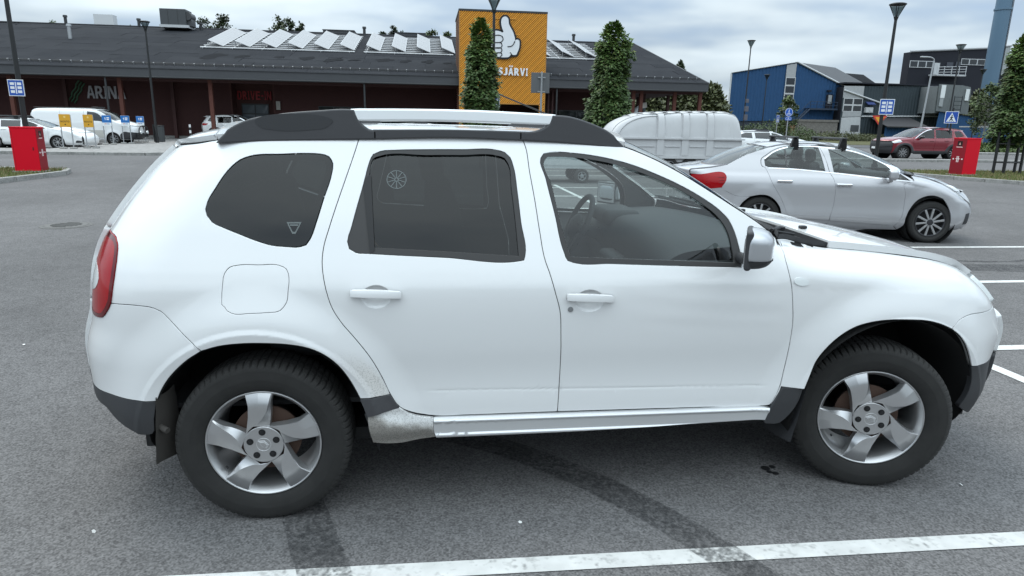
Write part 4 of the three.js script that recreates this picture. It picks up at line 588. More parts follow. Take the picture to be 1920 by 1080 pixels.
{ // trees and shrubs by the works
  const s = thing('young_birch', 'young birch in front of the blue hall beside the round blue sign', 'tree', [41.2, 0, -70]); looseTree(s, 201, { h: 5.0, r: 1.15, y0: 0.18, clumps: 70, per: 22, leaf: 0.24, kind: 'birch', col: [0.075, 0.105, 0.030], trunk: 0.06 });
  const t = thing('birch_tree', 'light green birch left of the staked tree, in front of the chimney', 'tree', [57.2, 0, -60]); looseTree(t, 202, { h: 6.3, r: 1.6, y0: 0.22, clumps: 90, per: 24, leaf: 0.26, kind: 'birch', col: [0.058, 0.085, 0.026], trunk: 0.09, bark: M.barkPale });
  const bush = (name, label, x, z, rx, rz, h, seed, n, col) => { const rd = rng(seed), list = []; for (let i = 0; i < n; i++) { const a = rd() * 6.283, q = Math.sqrt(rd()), t = rd(), v = 0.6 + 0.7 * rd(); const hh = h * (0.6 + 0.5 * vnoise(Math.cos(a) * q * 3 + 9, Math.sin(a) * q * 3 + 5, seed)); list.push([x + rx * q * Math.cos(a), hh * t * Math.sqrt(1 - q * q * 0.8), z + rz * q * Math.sin(a), 0.16 + 0.12 * rd(), rd() - 0.5, rd() - 0.2, rd() - 0.5, col[0] * v, col[1] * v, col[2] * v, rd() - 0.5, 0.7, rd() - 0.5]); } const o = struct(name, leaves(list), M.leaf); o.userData.kind = 'stuff'; tag(o, label, 'shrubs'); return o; };
  bush('shrubs', 'low green planting along the kerb behind the right red box', 48.5, -46, 7.0, 1.6, 0.95, 31, 5000, [0.075, 0.115, 0.028]);
  bush('shrubs', 'weeds and shrubs along the foot of the concrete base of the blue hall', 62, -92, 8, 1.6, 1.5, 32, 3500, [0.075, 0.085, 0.035]);
  bush('shrubs', 'green shrubs at the left foot of the blue hall', 47, -86, 8, 2.5, 2.7, 33, 5000, [0.06, 0.09, 0.03]);
  bush('shrubs', 'tall dry weeds by the white factory door', 69.5, -94, 5.5, 1.2, 1.2, 34, 1800, [0.11, 0.11, 0.055]);
  const g = struct('verge_grass', sheetXZ([[30, -66], [96, -70], [96, -97], [36, -97]], 0.03), std([0.09, 0.095, 0.04], 1, { map: M.turf.map })); const r = struct('road', sheetXZ([[25, -56], [100, -57], [100, -65], [28, -63]], 0.025), std([0.17, 0.172, 0.178], 0.9, { map: asphaltTex }));
}

{ // trees on the far side of the car park, behind the photographer: they show only as a dark band in paint and glass
  const rd = rng(321), list = []; for (let i = 0; i < 9000; i++) { const x = -75 + 160 * rd(), h = 6 + 5.5 * vnoise(x * 0.11, 2, 5) + 2.5 * vnoise(x * 0.5, 1, 6), z = 52 + 8 * rd(), v = 0.6 + 0.8 * rd(); list.push([x, h * Math.pow(rd(), 0.8), z, 0.9 + rd(), rd() - 0.5, rd() - 0.6, rd() - 0.5, 0.04 * v, 0.06 * v, 0.02 * v, rd() - 0.5, 0.6, rd() - 0.5]); }
  const w = struct('woodland', leaves(list), M.leaf); w.userData.kind = 'stuff'; tag(w, 'tree belt behind the camera, mirrored dimly in the white paint', 'woodland');
}
// ---------- lamps, signs, red boxes, bin, bollard
function lampPost(pos, h, label, s = 1, tiltBy = 0) {
  const o = thing('street_lamp', label, 'street lamp', pos, 0, 'black pole lamps of the car park');
  part('pole', [bar([0, 0, 0], [0, h - 0.5 * s, 0], 0.075, 14, 0.05), cyl(0.11, 0.11, 0.35, [0, 0.18, 0], [0, 0, 0], 14)], M.poleBlack, o); part('collar', [cyl(0.05, 0.085, 0.12, [0, h - 0.5 * s, 0], [0, 0, 0], 14)], M.poleBlack, o);
  for (let k = 0; k < 4; k++) { const a = Math.PI / 4 + k * Math.PI / 2; part('strut', bar([0.05 * Math.cos(a), h - 0.47 * s, 0.05 * Math.sin(a)], [0.255 * s * Math.cos(a), h - 0.04, 0.255 * s * Math.sin(a)], 0.013, 6), M.poleBlack, o); }
  part('lamp_glass', lathe([[0.045, h - 0.44 * s], [0.235 * s, h - 0.06]], 24), M.smoke, o); part('lamp_cap', lathe([[0.001, h + 0.035], [0.20 * s, h + 0.03], [0.29 * s, h], [0.29 * s, h - 0.03], [0.26 * s, h - 0.045], [0.001, h - 0.045]], 32), M.poleBlack, o);
  return o;
}
const lampA = lampPost([-10.28, 0.1, -17.0], 6.1, 'black pole lamp at the left edge carrying a blue parking sign, behind the red box');
lampPost([-15.4, 0.1, -40.0], 6.85, 'slim black pole lamp standing by the grey bin before the shop wall');
lampPost([3.15, 0, -22.3], 6.0, 'black pole lamp in front of the orange tower, behind the left columnar tree');
lampPost([17.62, 0, -20.5], 6.05, 'tall black pole lamp carrying a blue parking sign behind the silver car');
lampPost([31.25, 0, -60], 9.65, 'black pole lamp with small boxes on its pole before the blue hall', 1.35);
lampPost([46.0, 0, -85], 8.6, 'distant black pole lamp in front of the left half of the blue hall', 1.4);
lampPost([44.75, 0, -50], 8.65, 'black pole lamp rising in front of the black process building', 1.35);
lampPost([64.6, 0, -70], 8.7, 'distant black pole lamp between chimney and grey bay', 1.3);
{ const b = thing('pole_box', 'small junction boxes strapped to the lamp pole before the blue hall', 'box', [31.3, 2.4, -59.9]); for (const [y, h, w] of [[0.2, 0.55, 0.30], [1.0, 0.5, 0.34], [1.75, 0.35, 0.26]]) part('casing', rbx(w, h, 0.24, 0.02, [0.02, y, 0.1]), std([0.10, 0.10, 0.12], 0.5), b);
  const g = thing('road_lamp', 'leaning pale grey road lamp with a short arm before the grey-blue wing', 'street lamp', [50.0, 0, -60]); part('pole', bar([0, 0, 0], [0.35, 8.3, 0], 0.11, 10, 0.07), M.galv, g); part('arm', tube([[0.35, 8.2, 0], [0.34, 8.5, 0], [0.0, 8.68, 0], [-0.5, 8.7, 0]], 0.06, 16, 8), M.galv, g); part('lamp_head', rbx(0.7, 0.14, 0.3, 0.05, [-0.75, 8.7, 0]), M.galv, g); }
// flat print of the signs
const blue = '#2159b0', signWhite = '#eef2f6';
const parkPrint = print(256, 256, (c, w, h) => { c.fillStyle = signWhite; c.fillRect(0, 0, w, h); c.fillStyle = '#1d56b4'; c.fillRect(10, 10, w - 20, h - 20); c.fillStyle = signWhite; c.fillRect(118, 36, 18, 184); for (const x of [36, 152]) for (const y of [42, 104, 166]) c.fillRect(x, y, 68, 42); });
const crossPrint = print(256, 256, (c, w, h) => { c.fillStyle = signWhite; c.fillRect(0, 0, w, h); c.fillStyle = '#1d4fae'; c.fillRect(10, 10, w - 20, h - 20); c.fillStyle = signWhite; c.beginPath(); c.moveTo(128, 26); c.lineTo(226, 222); c.lineTo(30, 222); c.fill(); c.fillStyle = '#16181c'; c.beginPath(); c.arc(134, 84, 13, 0, 7); c.fill(); c.lineWidth = 20; c.strokeStyle = '#16181c'; c.beginPath(); c.moveTo(132, 104); c.lineTo(128, 150); c.lineTo(98, 196); c.moveTo(128, 150); c.lineTo(156, 196); c.moveTo(132, 112); c.lineTo(104, 138); c.moveTo(132, 112); c.lineTo(158, 134); c.stroke(); for (const x of [62, 96, 130, 164]) c.fillRect(x, 202, 18, 12); });
const pathPrint = print(256, 256, (c, w, h) => { c.fillStyle = '#1c5cc0'; c.fillRect(0, 0, w, h); c.strokeStyle = signWhite; c.lineWidth = 10; c.beginPath(); c.arc(128, 128, 118, 0, 7); c.stroke(); c.fillStyle = signWhite; c.beginPath(); c.arc(128, 60, 16, 0, 7); c.fill(); c.lineWidth = 18; c.beginPath(); c.moveTo(128, 76); c.lineTo(124, 108); c.lineTo(106, 128); c.moveTo(124, 108); c.lineTo(144, 128); c.stroke(); c.lineWidth = 9; for (const x of [92, 164]) { c.beginPath(); c.arc(x, 182, 25, 0, 7); c.stroke(); } c.beginPath(); c.moveTo(92, 182); c.lineTo(118, 150); c.lineTo(152, 150); c.lineTo(164, 182); c.stroke(); });
const notice = (bg, ink, rows) => print(256, 300, (c, w, h) => { c.fillStyle = bg; c.fillRect(0, 0, w, h); rows(c, w, h, ink); });
const yellowPrint = notice('#dfa62c', '#3a2c10', (c, w, h, ink) => { c.fillStyle = '#f1cf7c'; c.beginPath(); c.arc(128, 62, 26, 0, 7); c.fill(); c.fillStyle = ink; c.font = 'bold 58px sans-serif'; c.textAlign = 'center'; c.fillText('NOUTO', 128, 190); c.fillRect(112, 226, 32, 26); });
const bluePrint = notice('#1f72bd', '#ffffff', (c, w, h, ink) => { c.fillStyle = ink; c.font = 'bold 100px sans-serif'; c.textAlign = 'left'; c.fillText('1', 62, 132); c.fillRect(130, 54, 78, 30); c.fillRect(130, 104, 70, 26); c.fillStyle = '#eef2f4'; c.fillRect(0, 206, w, 94); c.fillStyle = '#c04030'; c.fillRect(60, 232, 60, 18); c.fillStyle = '#3a78b8'; c.fillRect(128, 232, 74, 18); });
const face = t => std([0.85, 0.85, 0.85], 0.45, { map: t });
function board(o, w, h, t, [x, y, z], name = 'sign_board', rot = 0) { const g = new THREE.PlaneGeometry(w - 0.006, h - 0.006); part(name, put(rbx(w, h, 0.02, 0.006, [0, 0, 0]), [x, y, z], [0, rot, 0]), M.galv, o); part('sign_face', put(put(g, [0, 0, 0.0135]), [x, y, z], [0, rot, 0]), face(t), o); }
for (const [label, x, y, z, w] of [['blue bay-layout sign on the lamp pole at the left edge', -10.30, 2.29, -16.9, 0.40], ['blue bay-layout sign partly hidden behind the left columnar tree', 3.17, 2.42, -22.2, 0.44], ['blue bay-layout sign on the lamp pole behind the silver car', 17.68, 2.46, -20.4, 0.52]]) {
  const o = thing('parking_sign', label, 'sign', [x, y, z], 0, 'blue bay-layout signs on lamp poles'); board(o, w, w * 1.08, parkPrint, [0, 0, 0.02], 'sign_board', x > 10 ? -0.25 : 0); part('clamp', bx(0.10, 0.05, 0.14, [0, 0, -0.05]), M.galv, o); }
{
  const s = thing('crossing_sign', 'blue square pedestrian crossing sign above the red car', 'sign', [31.0, 0, -33.1]); part('pole', bar([0, 0, 0], [0, 2.95, 0], 0.05, 10), M.poleBlack, s); board(s, 0.68, 0.68, crossPrint, [-0.1, 2.42, 0.07], 'sign_board', -0.45);
  const y = thing('give_way_sign', 'yellow and red give way triangle on a grey pole left of the red car', 'sign', [29.95, 0, -38]); part('pole', bar([0, 0, 0], [0, 2.5, 0], 0.04, 10), M.galv, y); const tri = k => [[-0.38 * k, 0.24 * k], [0.38 * k, 0.24 * k], [0, -0.30 * k]]; part('sign_board', plate(tri(1.15), 0.02, [-0.07, 2.27, 0.05], [0, -0.5, 0]), std([0.55, 0.05, 0.03], 0.5), y); part('sign_face', plate(tri(0.72), 0.006, [-0.07, 2.28, 0.073], [0, -0.5, 0]), std([0.75, 0.36, 0.03], 0.5), y);
  const p = thing('path_sign', 'round blue cycle and foot path sign over a small blue plate', 'sign', [31.35, 0, -52]); part('pole', bar([0, 0, 0], [0, 3.3, 0], 0.05, 10), M.galv, p); part('sign_board', [cyl(0.36, 0.36, 0.02, [0, 2.98, 0.06], [Math.PI / 2, 0, 0], 32)], M.galv, p); part('sign_face', put(new THREE.CircleGeometry(0.35, 32), [0, 2.98, 0.074]), face(pathPrint), p); board(p, 0.55, 0.28, pathPrint, [0, 2.45, 0.07], 'sub_plate');
  const w = thing('crossing_sign', 'dark triangular-looking crossing sign left of the round blue path sign', 'sign', [30.95, 0, -53]); part('pole', bar([0, 0, 0], [0, 2.7, 0], 0.04, 10), M.galv, w); board(w, 0.34, 0.62, crossPrint, [0.0, 2.45, 0.05], 'sign_board', 0.3);
  const b = thing('road_sign', 'grey back of a rectangular road sign before the orange tower', 'sign', [5.24, 0, -24]); part('pole', bar([0, 0, 0], [0, 3.62, 0.05], 0.042, 10), M.galv, b); part('sign_board', rbx(0.74, 0.78, 0.02, 0.006, [-0.04, 3.2, -0.02]), std([0.115, 0.12, 0.125], 0.5), b); part('clamp', [bx(0.3, 0.04, 0.05, [0, 3.4, 0.02]), bx(0.3, 0.04, 0.05, [0, 2.86, 0.02])], M.galv, b);
}
{ // notices on two legs
  const rows = [['yellow pick-up notice on two steel legs, the nearer of two', -15.80, -30.5, yellowPrint, 0.47, 0.58], ['yellow pick-up notice on two steel legs, the farther of two', -15.12, -31.2, yellowPrint, 0.42, 0.58], ['blue notice on two steel legs, nearest of three', -16.38, -36.0, bluePrint, 0.45, 0.56], ['blue notice on two steel legs, middle of three', -16.18, -37.8, bluePrint, 0.44, 0.56], ['blue notice on two steel legs, farthest of three', -16.40, -40.4, bluePrint, 0.42, 0.54]];
  for (const [label, x, z, t, w, h] of rows) { const o = thing('notice_stand', label, 'sign', [x, 0.1, z], 0.12, 'notices on two legs'); for (const s of [-1, 1]) { part('leg', bar([s * w * 0.45, 0, 0], [s * w * 0.45, 1.52, -0.03], 0.026, 10), M.galv, o); part('foot', rbx(0.26, 0.08, 0.3, 0.03, [s * w * 0.45, 0.03, 0]), M.kerb, o); } board(o, w, h, t, [0, 1.26, 0.02]); }
}
// red heater-pole boxes with a printed narrow face
M.boxRed = phys([0.62, 0.003, 0.018], 0.55, { specularIntensity: 0.35 });
const boxPrint = print(128, 360, (c, w, h) => { c.fillStyle = '#8e0a1e'; c.fillRect(0, 0, w, h); c.strokeStyle = '#1c0c0c'; c.lineWidth = 5; c.strokeRect(44, 22, 42, 46); c.fillStyle = '#1c0c0c'; c.fillRect(46, 24, 38, 42); c.fillStyle = '#d8b0a0'; c.beginPath(); c.moveTo(64, 30); c.lineTo(74, 58); c.lineTo(54, 58); c.fill(); c.fillStyle = '#efd6d2'; c.fillRect(34, 78, 60, 7); c.fillStyle = '#f2e6e4'; for (const x of [54, 68]) c.fillRect(x, 176, 8, 62); c.fillRect(44, 200, 42, 6); for (const x of [24, 106]) { c.beginPath(); c.arc(x, 205, 8, 0, 7); c.fill(); } });
function redBox(pos, turn, label, h) {
  const o = thing('red_box', label, 'box', pos, turn, 'red cabinets on the kerbed islands');
  part('casing', rbx(0.62, h, 0.44, 0.012, [0, h / 2 + 0.03, 0]), M.boxRed, o); part('base', rbx(0.72, 0.06, 0.54, 0.01, [0, 0.0, 0]), M.kerb, o); part('lid', rbx(0.64, 0.03, 0.46, 0.008, [0, h + 0.045, 0]), M.boxRed, o);
  part('printed_side', put(new THREE.PlaneGeometry(0.43, h - 0.03), [0, 0, 0], [0, Math.PI / 2, 0]).translate(0.313, h / 2 + 0.03, 0), std([0.9, 0.9, 0.9], 0.4, { map: boxPrint }), o);
  part('door_seam', [bx(0.004, h - 0.1, 0.004, [-0.27, h / 2, 0.2205]), bx(0.02, 0.08, 0.012, [0.2, h * 0.55, 0.224])], M.black, o); return o;
}
redBox([-9.93, 0.1, -16.35], R(4), 'red metal cabinet on the left grassy island in front of the lamp pole', 1.12);
const rb = redBox([19.83, 0.1, -18.75], R(-166), 'red metal cabinet on the right grassy island beside the staked tree', 1.24); rb.scale.set(1.15, 1, 1.15);
{ const b = thing('litter_bin', 'dark grey litter bin beside the slim lamp pole', 'bin', [-15.78, 0.1, -41.6]); part('body', rbx(0.42, 0.95, 0.42, 0.04, [0, 0.48, 0]), std([0.05, 0.055, 0.058], 0.6), b); part('post', bar([-0.35, 0, 0], [-0.35, 1.05, 0], 0.05, 10), M.poleBlack, b); part('lid', rbx(0.46, 0.06, 0.46, 0.02, [0, 0.98, 0]), M.poleBlack, b);
  const p = thing('bollard', 'short black and white banded bollard by the shop wall', 'bollard', [-14.3, 0.1, -42.6]); for (let k = 0; k < 6; k++) part('band', cyl(0.06, 0.06, 0.18, [0, 0.09 + 0.18 * k, 0], [0, 0, 0], 14), k % 2 ? std([0.7, 0.7, 0.7], 0.5) : M.black, p); }
// ---------- a road wheel: axle along z, outer face at z = 0
function tyreGeo(rim, rad, wid, lugs, n = 360) {
  // profile from the outer bead over the tread to the inner bead: [z, radius, how deep the lug grooves cut here]
  const s = rad - rim, prof = [[-0.012, rim + 0.000, 0], [-0.002, rim + 0.006, 0], [0.008, rim + s * 0.14, 0], [0.0145, rim + s * 0.30, 0], [0.0165, rim + s * 0.44, 0], [0.0172, rim + s * 0.46, 0], [0.0152, rim + s * 0.62, 0], [0.0115, rim + s * 0.72, 0], [0.0125, rim + s * 0.735, 0], [0.006, rim + s * 0.84, 0.12], [-0.004, rim + s * 0.925, 0.9], [-0.016, rim + s * 0.977, 1], [-0.036, rim + s * 0.995, 1], [-0.052, rad, 0.8], [-0.053, rad - 0.008, 0], [-0.061, rad - 0.008, 0], [-0.062, rad, 0.5], [-0.100, rad, 0.5], [-0.101, rad - 0.008, 0], [-0.110, rad - 0.008, 0], [-0.111, rad, 0.5], [-0.150, rad, 0.8], [-0.18, rim + s * 0.96, 1], [wid * -1 + 0.02, rim + s * 0.8, 0], [wid * -1 - 0.004, rim + s * 0.4, 0], [wid * -1 + 0.015, rim, 0]];
  const pos = [], uv = [], idx = [], m = prof.length;
  for (let i = 0; i <= n; i++) { const a = i / n * 2 * Math.PI, ph = (i / n * lugs) % 1, g = ph < 0.13 ? 1 : 0;
    prof.forEach(([z, r, d], j) => { const q = r - d * g * 0.007; pos.push(q * Math.cos(a), q * Math.sin(a), z - (d > 0.5 && j < 12 ? g * d * 0.004 : 0)); uv.push(a * rad, j * 0.02); }); }
  for (let i = 0; i < n; i++) for (let j = 0; j < m - 1; j++) { const a = i * m + j, b = a + m; idx.push(a, b, a + 1, b, b + 1, a + 1); }
  const g = new THREE.BufferGeometry(); g.setAttribute('position', new THREE.Float32BufferAttribute(pos, 3)); g.setAttribute('uv', new THREE.Float32BufferAttribute(uv, 2)); g.setIndex(idx); g.computeVertexNormals(); return g;
}
const spin = g => put(g, [0, 0, 0], [Math.PI / 2, 0, 0]);   // lathe axis y -> z
const tyreDust = tex(512, (u, v) => { const band = smooth(0.30, 0.37, v) * smooth(0.56, 0.50, v), sp = fbm(u * 200, v * 200, 2, 78, 200), q = clamp(0.40 + 0.24 * fbm(u * 12, v * 12, 6, 77, 12) + band * (sp > 0.5 ? 0.42 : 0.10), 0, 1); return [q, q * 0.985, q * 0.96]; }, { size: 0.5 });
M.darkLens = phys([0.10, 0.001, 0.003], 0.15, { clearcoat: 0.4, specularIntensity: 0.4 }); M.sealRubber = std([0.030, 0.029, 0.029], 0.6); M.matteBlack = std([0.006, 0.006, 0.006], 1, {}); M.tyre = std([0.036, 0.0355, 0.035], 0.9, { map: tyreDust, bumpMap: grainTex, bumpScale: 0.001 });
function swirlSpoke() {                                     // one twisted spoke pointing up, seen from outside
  // rails [radius, degrees clockwise, z]: left edge, fold, right edge
  const Lr = [[0.076, -62, 0.002], [0.096, -38, 0.006], [0.126, -24, 0.009], [0.150, -19, 0.011], [0.169, -16.2, 0.011], [0.195, -15.6, 0.004], [0.2175, -15.5, -0.004]];
  const Cr = [[0.086, -24, 0.006], [0.097, -7, 0.010], [0.118, 3, 0.013], [0.145, 8.0, 0.015], [0.172, 9.6, 0.014], [0.197, 10.2, 0.006], [0.2175, 10.7, -0.004]];
  const Rr = [[0.080, 19, -0.002], [0.100, 17.0, -0.005], [0.126, 15.0, -0.006], [0.150, 13.4, -0.004], [0.174, 12.0, 0.000], [0.199, 11.8, -0.002], [0.2175, 12.0, -0.008]];
  const pt = ([r, d, z], dz = 0) => [r * Math.sin(R(d)), r * Math.cos(R(d)), z + dz];
  const curveOf = q => new THREE.CatmullRomCurve3(q.map(p => new THREE.Vector3(...pt(p))), false, 'centripetal');
  const n = 24, rails = [curveOf(Lr.map(p => [p[0], p[1] - 1.5, -0.03])), curveOf(Lr.map(p => [p[0], p[1] - 0.6, p[2] - 0.004])), curveOf(Lr), curveOf(Lr.map((p, i) => [(p[0] + Cr[i][0]) / 2, (p[1] + Cr[i][1]) / 2, (p[2] + Cr[i][2]) / 2 + 0.0008])), curveOf(Cr), curveOf(Rr), curveOf(Rr.map(p => [p[0], p[1] + 0.3, -0.035]))];
  const strips = [];
  for (let k = 0; k < rails.length - 1; k++) {              // each face keeps its own edges
    const pos = [], idx = []; for (let i = 0; i <= n; i++) { const t = i / n; for (const c of [rails[k], rails[k + 1]]) pos.push(...c.getPoint(t).toArray()); }
    for (let i = 0; i < n; i++) { const a = 2 * i; idx.push(a, a + 1, a + 2, a + 2, a + 1, a + 3); }
    const g = new THREE.BufferGeometry(); g.setAttribute('position', new THREE.Float32BufferAttribute(pos, 3)); g.setIndex(idx); g.computeVertexNormals(); strips.push(g);
  }
  return merge(strips);
}
const W5 = { tyre: tyreGeo(0.2215, 0.343, 0.215, 76, 760), spoke: swirlSpoke() };
function heroWheel(parent, [x, y, z], turn, spinBy) {
  const w = new THREE.Group(); w.name = 'wheel'; w.position.set(x, y, z); w.rotation.order = 'YXZ'; w.rotation.set(0, turn, 0); parent.add(w);
  const h = new THREE.Group(); // only a frame for the geometry: everything below is baked into it
  const at = (g, rz = 0) => put(g, [0, 0, 0], [0, 0, rz + spinBy]);
  part('tyre', W5.tyre, M.tyre, w);
  part('rim', [spin(lathe([[0.223, -0.016], [0.2245, -0.003], [0.2215, 0.0005], [0.217, -0.003], [0.2145, -0.009], [0.203, -0.022], [0.196, -0.040], [0.190, -0.075], [0.186, -0.19], [0.214, -0.2]], 96)), spin(lathe([[0.0005, -0.006], [0.06, -0.006], [0.0755, -0.003], [0.0775, 0.004], [0.075, 0.0062], [0.0735, 0.0052], [0.0005, 0.0052]], 48))], M.alloy, w);
  for (let k = 0; k < 5; k++) part('spoke', at(W5.spoke.clone(), -k * 2 * Math.PI / 5), M.alloy, w);
  for (let k = 0; k < 5; k++) { const a = spinBy + Math.PI / 2 + 0.05 - k * 2 * Math.PI / 5; part('lug_nut', [put(cyl(0.0135, 0.0135, 0.003, [0, 0, 0], [Math.PI / 2, 0, 0], 20), [0.053 * Math.cos(a), 0.053 * Math.sin(a), 0.0055]), put(cyl(0.0085, 0.0075, 0.007, [0, 0, 0], [Math.PI / 2, 0, 0], 6), [0.053 * Math.cos(a), 0.053 * Math.sin(a), 0.008])], M.black, w); }
  const ring = spin(lathe([[0.0262, 0.005], [0.0275, 0.0068], [0.0285, 0.005]], 40));
  const tri = (a, b, z0, d) => plate([[-a, b], [a * 0.2, b], [a, -b * 0.1], [a * 0.55, -b], [-a * 0.35, -b * 0.6]], d, [0, 0, z0], [0, 0, 0], 0.0008);
  part('hub_emblem', [ring, at(tri(0.019, 0.016, 0.005, 0.0022)), ], M.silver, w);
  part('hub_emblem', at(tri(0.012, 0.010, 0.0085, 0.001)), M.alloy, w);
  part('brake_disc', [spin(lathe([[0.03, -0.06], [0.135, -0.06], [0.135, -0.085], [0.03, -0.085]], 48)), spin(lathe([[0.001, -0.035], [0.072, -0.035], [0.078, -0.06]], 32))], M.rust, w);
  part('valve', bar([-0.158 * Math.cos(spinBy), -0.108, -0.028], [-0.150, -0.102, -0.010], 0.005, 10), M.black, w);
  return w;
}
// ---------- the white car that fills the picture
function heroCar() {
  const car = thing('parked_suv', 'large white five-door off-roader with roof rails parked nearest the camera, filling the picture', 'car');
  const f = halfWidth, L = s => outline(s);
  const win = {
    quarter: '-0.024,1.451 0.100,1.461 0.201,1.465 0.245,1.463 0.277,1.454 0.293,1.428 0.290,1.393 0.260,1.294 0.235,1.211 0.213,1.151 0.198,1.130 0.175,1.123 0.125,1.124 0.072,1.129 0.019,1.144 -0.042,1.167 -0.103,1.191 -0.149,1.213 -0.168,1.236 -0.174,1.258 -0.168,1.284 -0.140,1.336 -0.112,1.382 -0.084,1.416 -0.055,1.439',
    rearOut: '0.352,1.142 0.359,1.116 0.383,1.102 0.433,1.098 0.720,1.082 1.015,1.067 1.033,1.070 1.038,1.086 1.026,1.213 1.016,1.327 1.003,1.429 0.992,1.460 0.972,1.478 0.943,1.486 0.800,1.487 0.658,1.485 0.531,1.481 0.475,1.476 0.448,1.464 0.434,1.437 0.421,1.390 0.408,1.340 0.388,1.271 0.365,1.187',
    rearIn: '0.436,1.410 0.441,1.285 0.445,1.187 0.449,1.119* 0.721,1.104 1.013,1.085* 1.005,1.206 0.993,1.347 0.984,1.436 0.971,1.456 0.942,1.465 0.798,1.466 0.657,1.464 0.475,1.459 0.446,1.448',
    frontOut: '1.119,1.458 1.133,1.476 1.162,1.481 1.267,1.478 1.378,1.464 1.489,1.439 1.599,1.400 1.709,1.352 1.796,1.304 1.861,1.258 1.896,1.221 1.915,1.179 1.929,1.123 1.938,1.060 1.934,1.037* 1.608,1.046 1.387,1.054 1.232,1.060 1.210,1.067 1.196,1.099 1.164,1.247 1.134,1.383',
    frontIn: '1.136,1.452 1.148,1.463 1.177,1.464 1.265,1.461 1.376,1.447 1.487,1.421 1.597,1.382 1.707,1.333 1.787,1.284 1.843,1.241 1.874,1.203 1.891,1.164 1.901,1.109 1.907,1.054* 1.608,1.066 1.387,1.074 1.221,1.081* 1.188,1.206 1.159,1.352',
  };
  const rdRear = '0.263,1.121 0.258,1.069 0.264,1.009 0.275,0.956 0.292,0.900 0.320,0.850 0.375,0.778 0.429,0.700 0.472,0.614 0.503,0.539';
  const bS = '1.186,0.429* 1.190,0.597 1.185,0.769 1.176,0.876 1.157,0.944 1.133,1.026 1.119,1.066 1.100,1.180 1.086,1.294 1.070,1.403 1.055,1.513 1.043,1.542*';
  const rev = s => s.split(/\s+/).reverse().join(' ');
  const lines = {
    rear_door: '0.394,1.533* 0.376,1.472 0.345,1.379 0.311,1.279 0.282,1.188 ' + rdRear + ' 0.539,0.482 0.589,0.452 0.661,0.433 0.817,0.429 0.995,0.429 ' + bS + ' 0.723,1.543',
    front_door: rev(bS) + ' 1.543,0.427 1.827,0.425 2.085,0.425 2.117,0.432 2.131,0.460 2.150,0.515 2.163,0.595 2.172,0.677 2.173,0.804 2.163,0.881 2.147,0.978 2.136,1.025 2.130,1.066 2.128,1.110 2.105,1.148* 2.020,1.212 1.925,1.272 1.812,1.342 1.700,1.408 1.600,1.458 1.530,1.487 1.469,1.508 1.339,1.525 1.205,1.536',
    rear_quarter: '-0.366,1.481* -0.300,1.487 -0.240,1.494 -0.151,1.510 -0.003,1.521 0.158,1.528 0.394,1.533* 0.376,1.472 0.345,1.379 0.311,1.279 0.282,1.188 ' + rdRear + '* 0.440,0.535 0.387,0.533* 0.368,0.578 0.345,0.625 0.307,0.683 0.261,0.725 0.207,0.753 0.144,0.768 0.049,0.776 -0.045,0.776 -0.124,0.767 -0.185,0.749* -0.260,0.822 -0.304,0.867 -0.330,0.892 -0.355,0.904 -0.415,0.912 -0.526,0.910* -0.513,0.972 -0.507,1.024 -0.506,1.080 -0.513,1.119 -0.532,1.140 -0.572,1.147 -0.648,1.149* -0.633,1.175 -0.579,1.254 -0.535,1.31 -0.482,1.375 -0.422,1.435',
    tail_light: '-0.526,0.910 -0.513,0.972 -0.507,1.024 -0.506,1.080 -0.513,1.119 -0.532,1.140 -0.572,1.147 -0.628,1.144 -0.675,1.100 -0.698,1.04 -0.714,0.97 -0.724,0.90 -0.712,0.858 -0.655,0.836 -0.606,0.840 -0.577,0.848 -0.551,0.873',
    rear_bumper: '-0.185,0.749* -0.260,0.822 -0.304,0.867 -0.330,0.892 -0.355,0.904 -0.415,0.912 -0.526,0.910* -0.551,0.873 -0.577,0.848 -0.606,0.840 -0.655,0.836 -0.718,0.850* -0.740,0.80 -0.767,0.72 -0.780,0.66 -0.780,0.60 -0.777,0.534* -0.660,0.534 -0.572,0.538 -0.468,0.541 -0.374,0.542* -0.352,0.587 -0.322,0.632 -0.285,0.673 -0.240,0.713',
    rear_valance: '-0.777,0.534* -0.660,0.534 -0.572,0.538 -0.468,0.541 -0.374,0.542* -0.39,0.47 -0.405,0.404 -0.440,0.398 -0.498,0.410 -0.58,0.440 -0.62,0.468 -0.66,0.470 -0.770,0.475*',
    front_wing: '2.117,0.432* 2.131,0.460 2.150,0.515 2.163,0.595 2.172,0.677 2.173,0.804 2.163,0.881 2.147,0.978 2.136,1.025 2.130,1.066 2.128,1.110 2.118,1.142* 2.17,1.137 2.269,1.110 2.346,1.095 2.469,1.084 2.615,1.070 2.765,1.052 2.915,1.030 3.070,0.991 3.160,0.955* 3.200,0.925 3.235,0.880 3.272,0.822* 3.094,0.820 2.974,0.820 2.931,0.808 2.889,0.770* 2.833,0.793 2.757,0.812 2.676,0.818 2.591,0.819 2.507,0.810 2.443,0.792 2.382,0.756 2.330,0.706 2.291,0.646 2.268,0.578 2.249,0.512* 2.157,0.517* 2.13,0.45',
    front_bumper: '3.272,0.822* 3.094,0.820 2.974,0.820 2.931,0.808 2.889,0.770* 2.938,0.735 2.984,0.680 3.026,0.614 3.039,0.588* 3.117,0.584 3.22,0.578 3.328,0.573* 3.333,0.63 3.328,0.70 3.302,0.763',
    front_valance: '3.039,0.588* 3.117,0.584 3.22,0.578 3.328,0.573* 3.313,0.44 3.286,0.375 3.255,0.33 3.19,0.316 3.10,0.345 3.03,0.388* 3.044,0.421 3.058,0.510',
  };
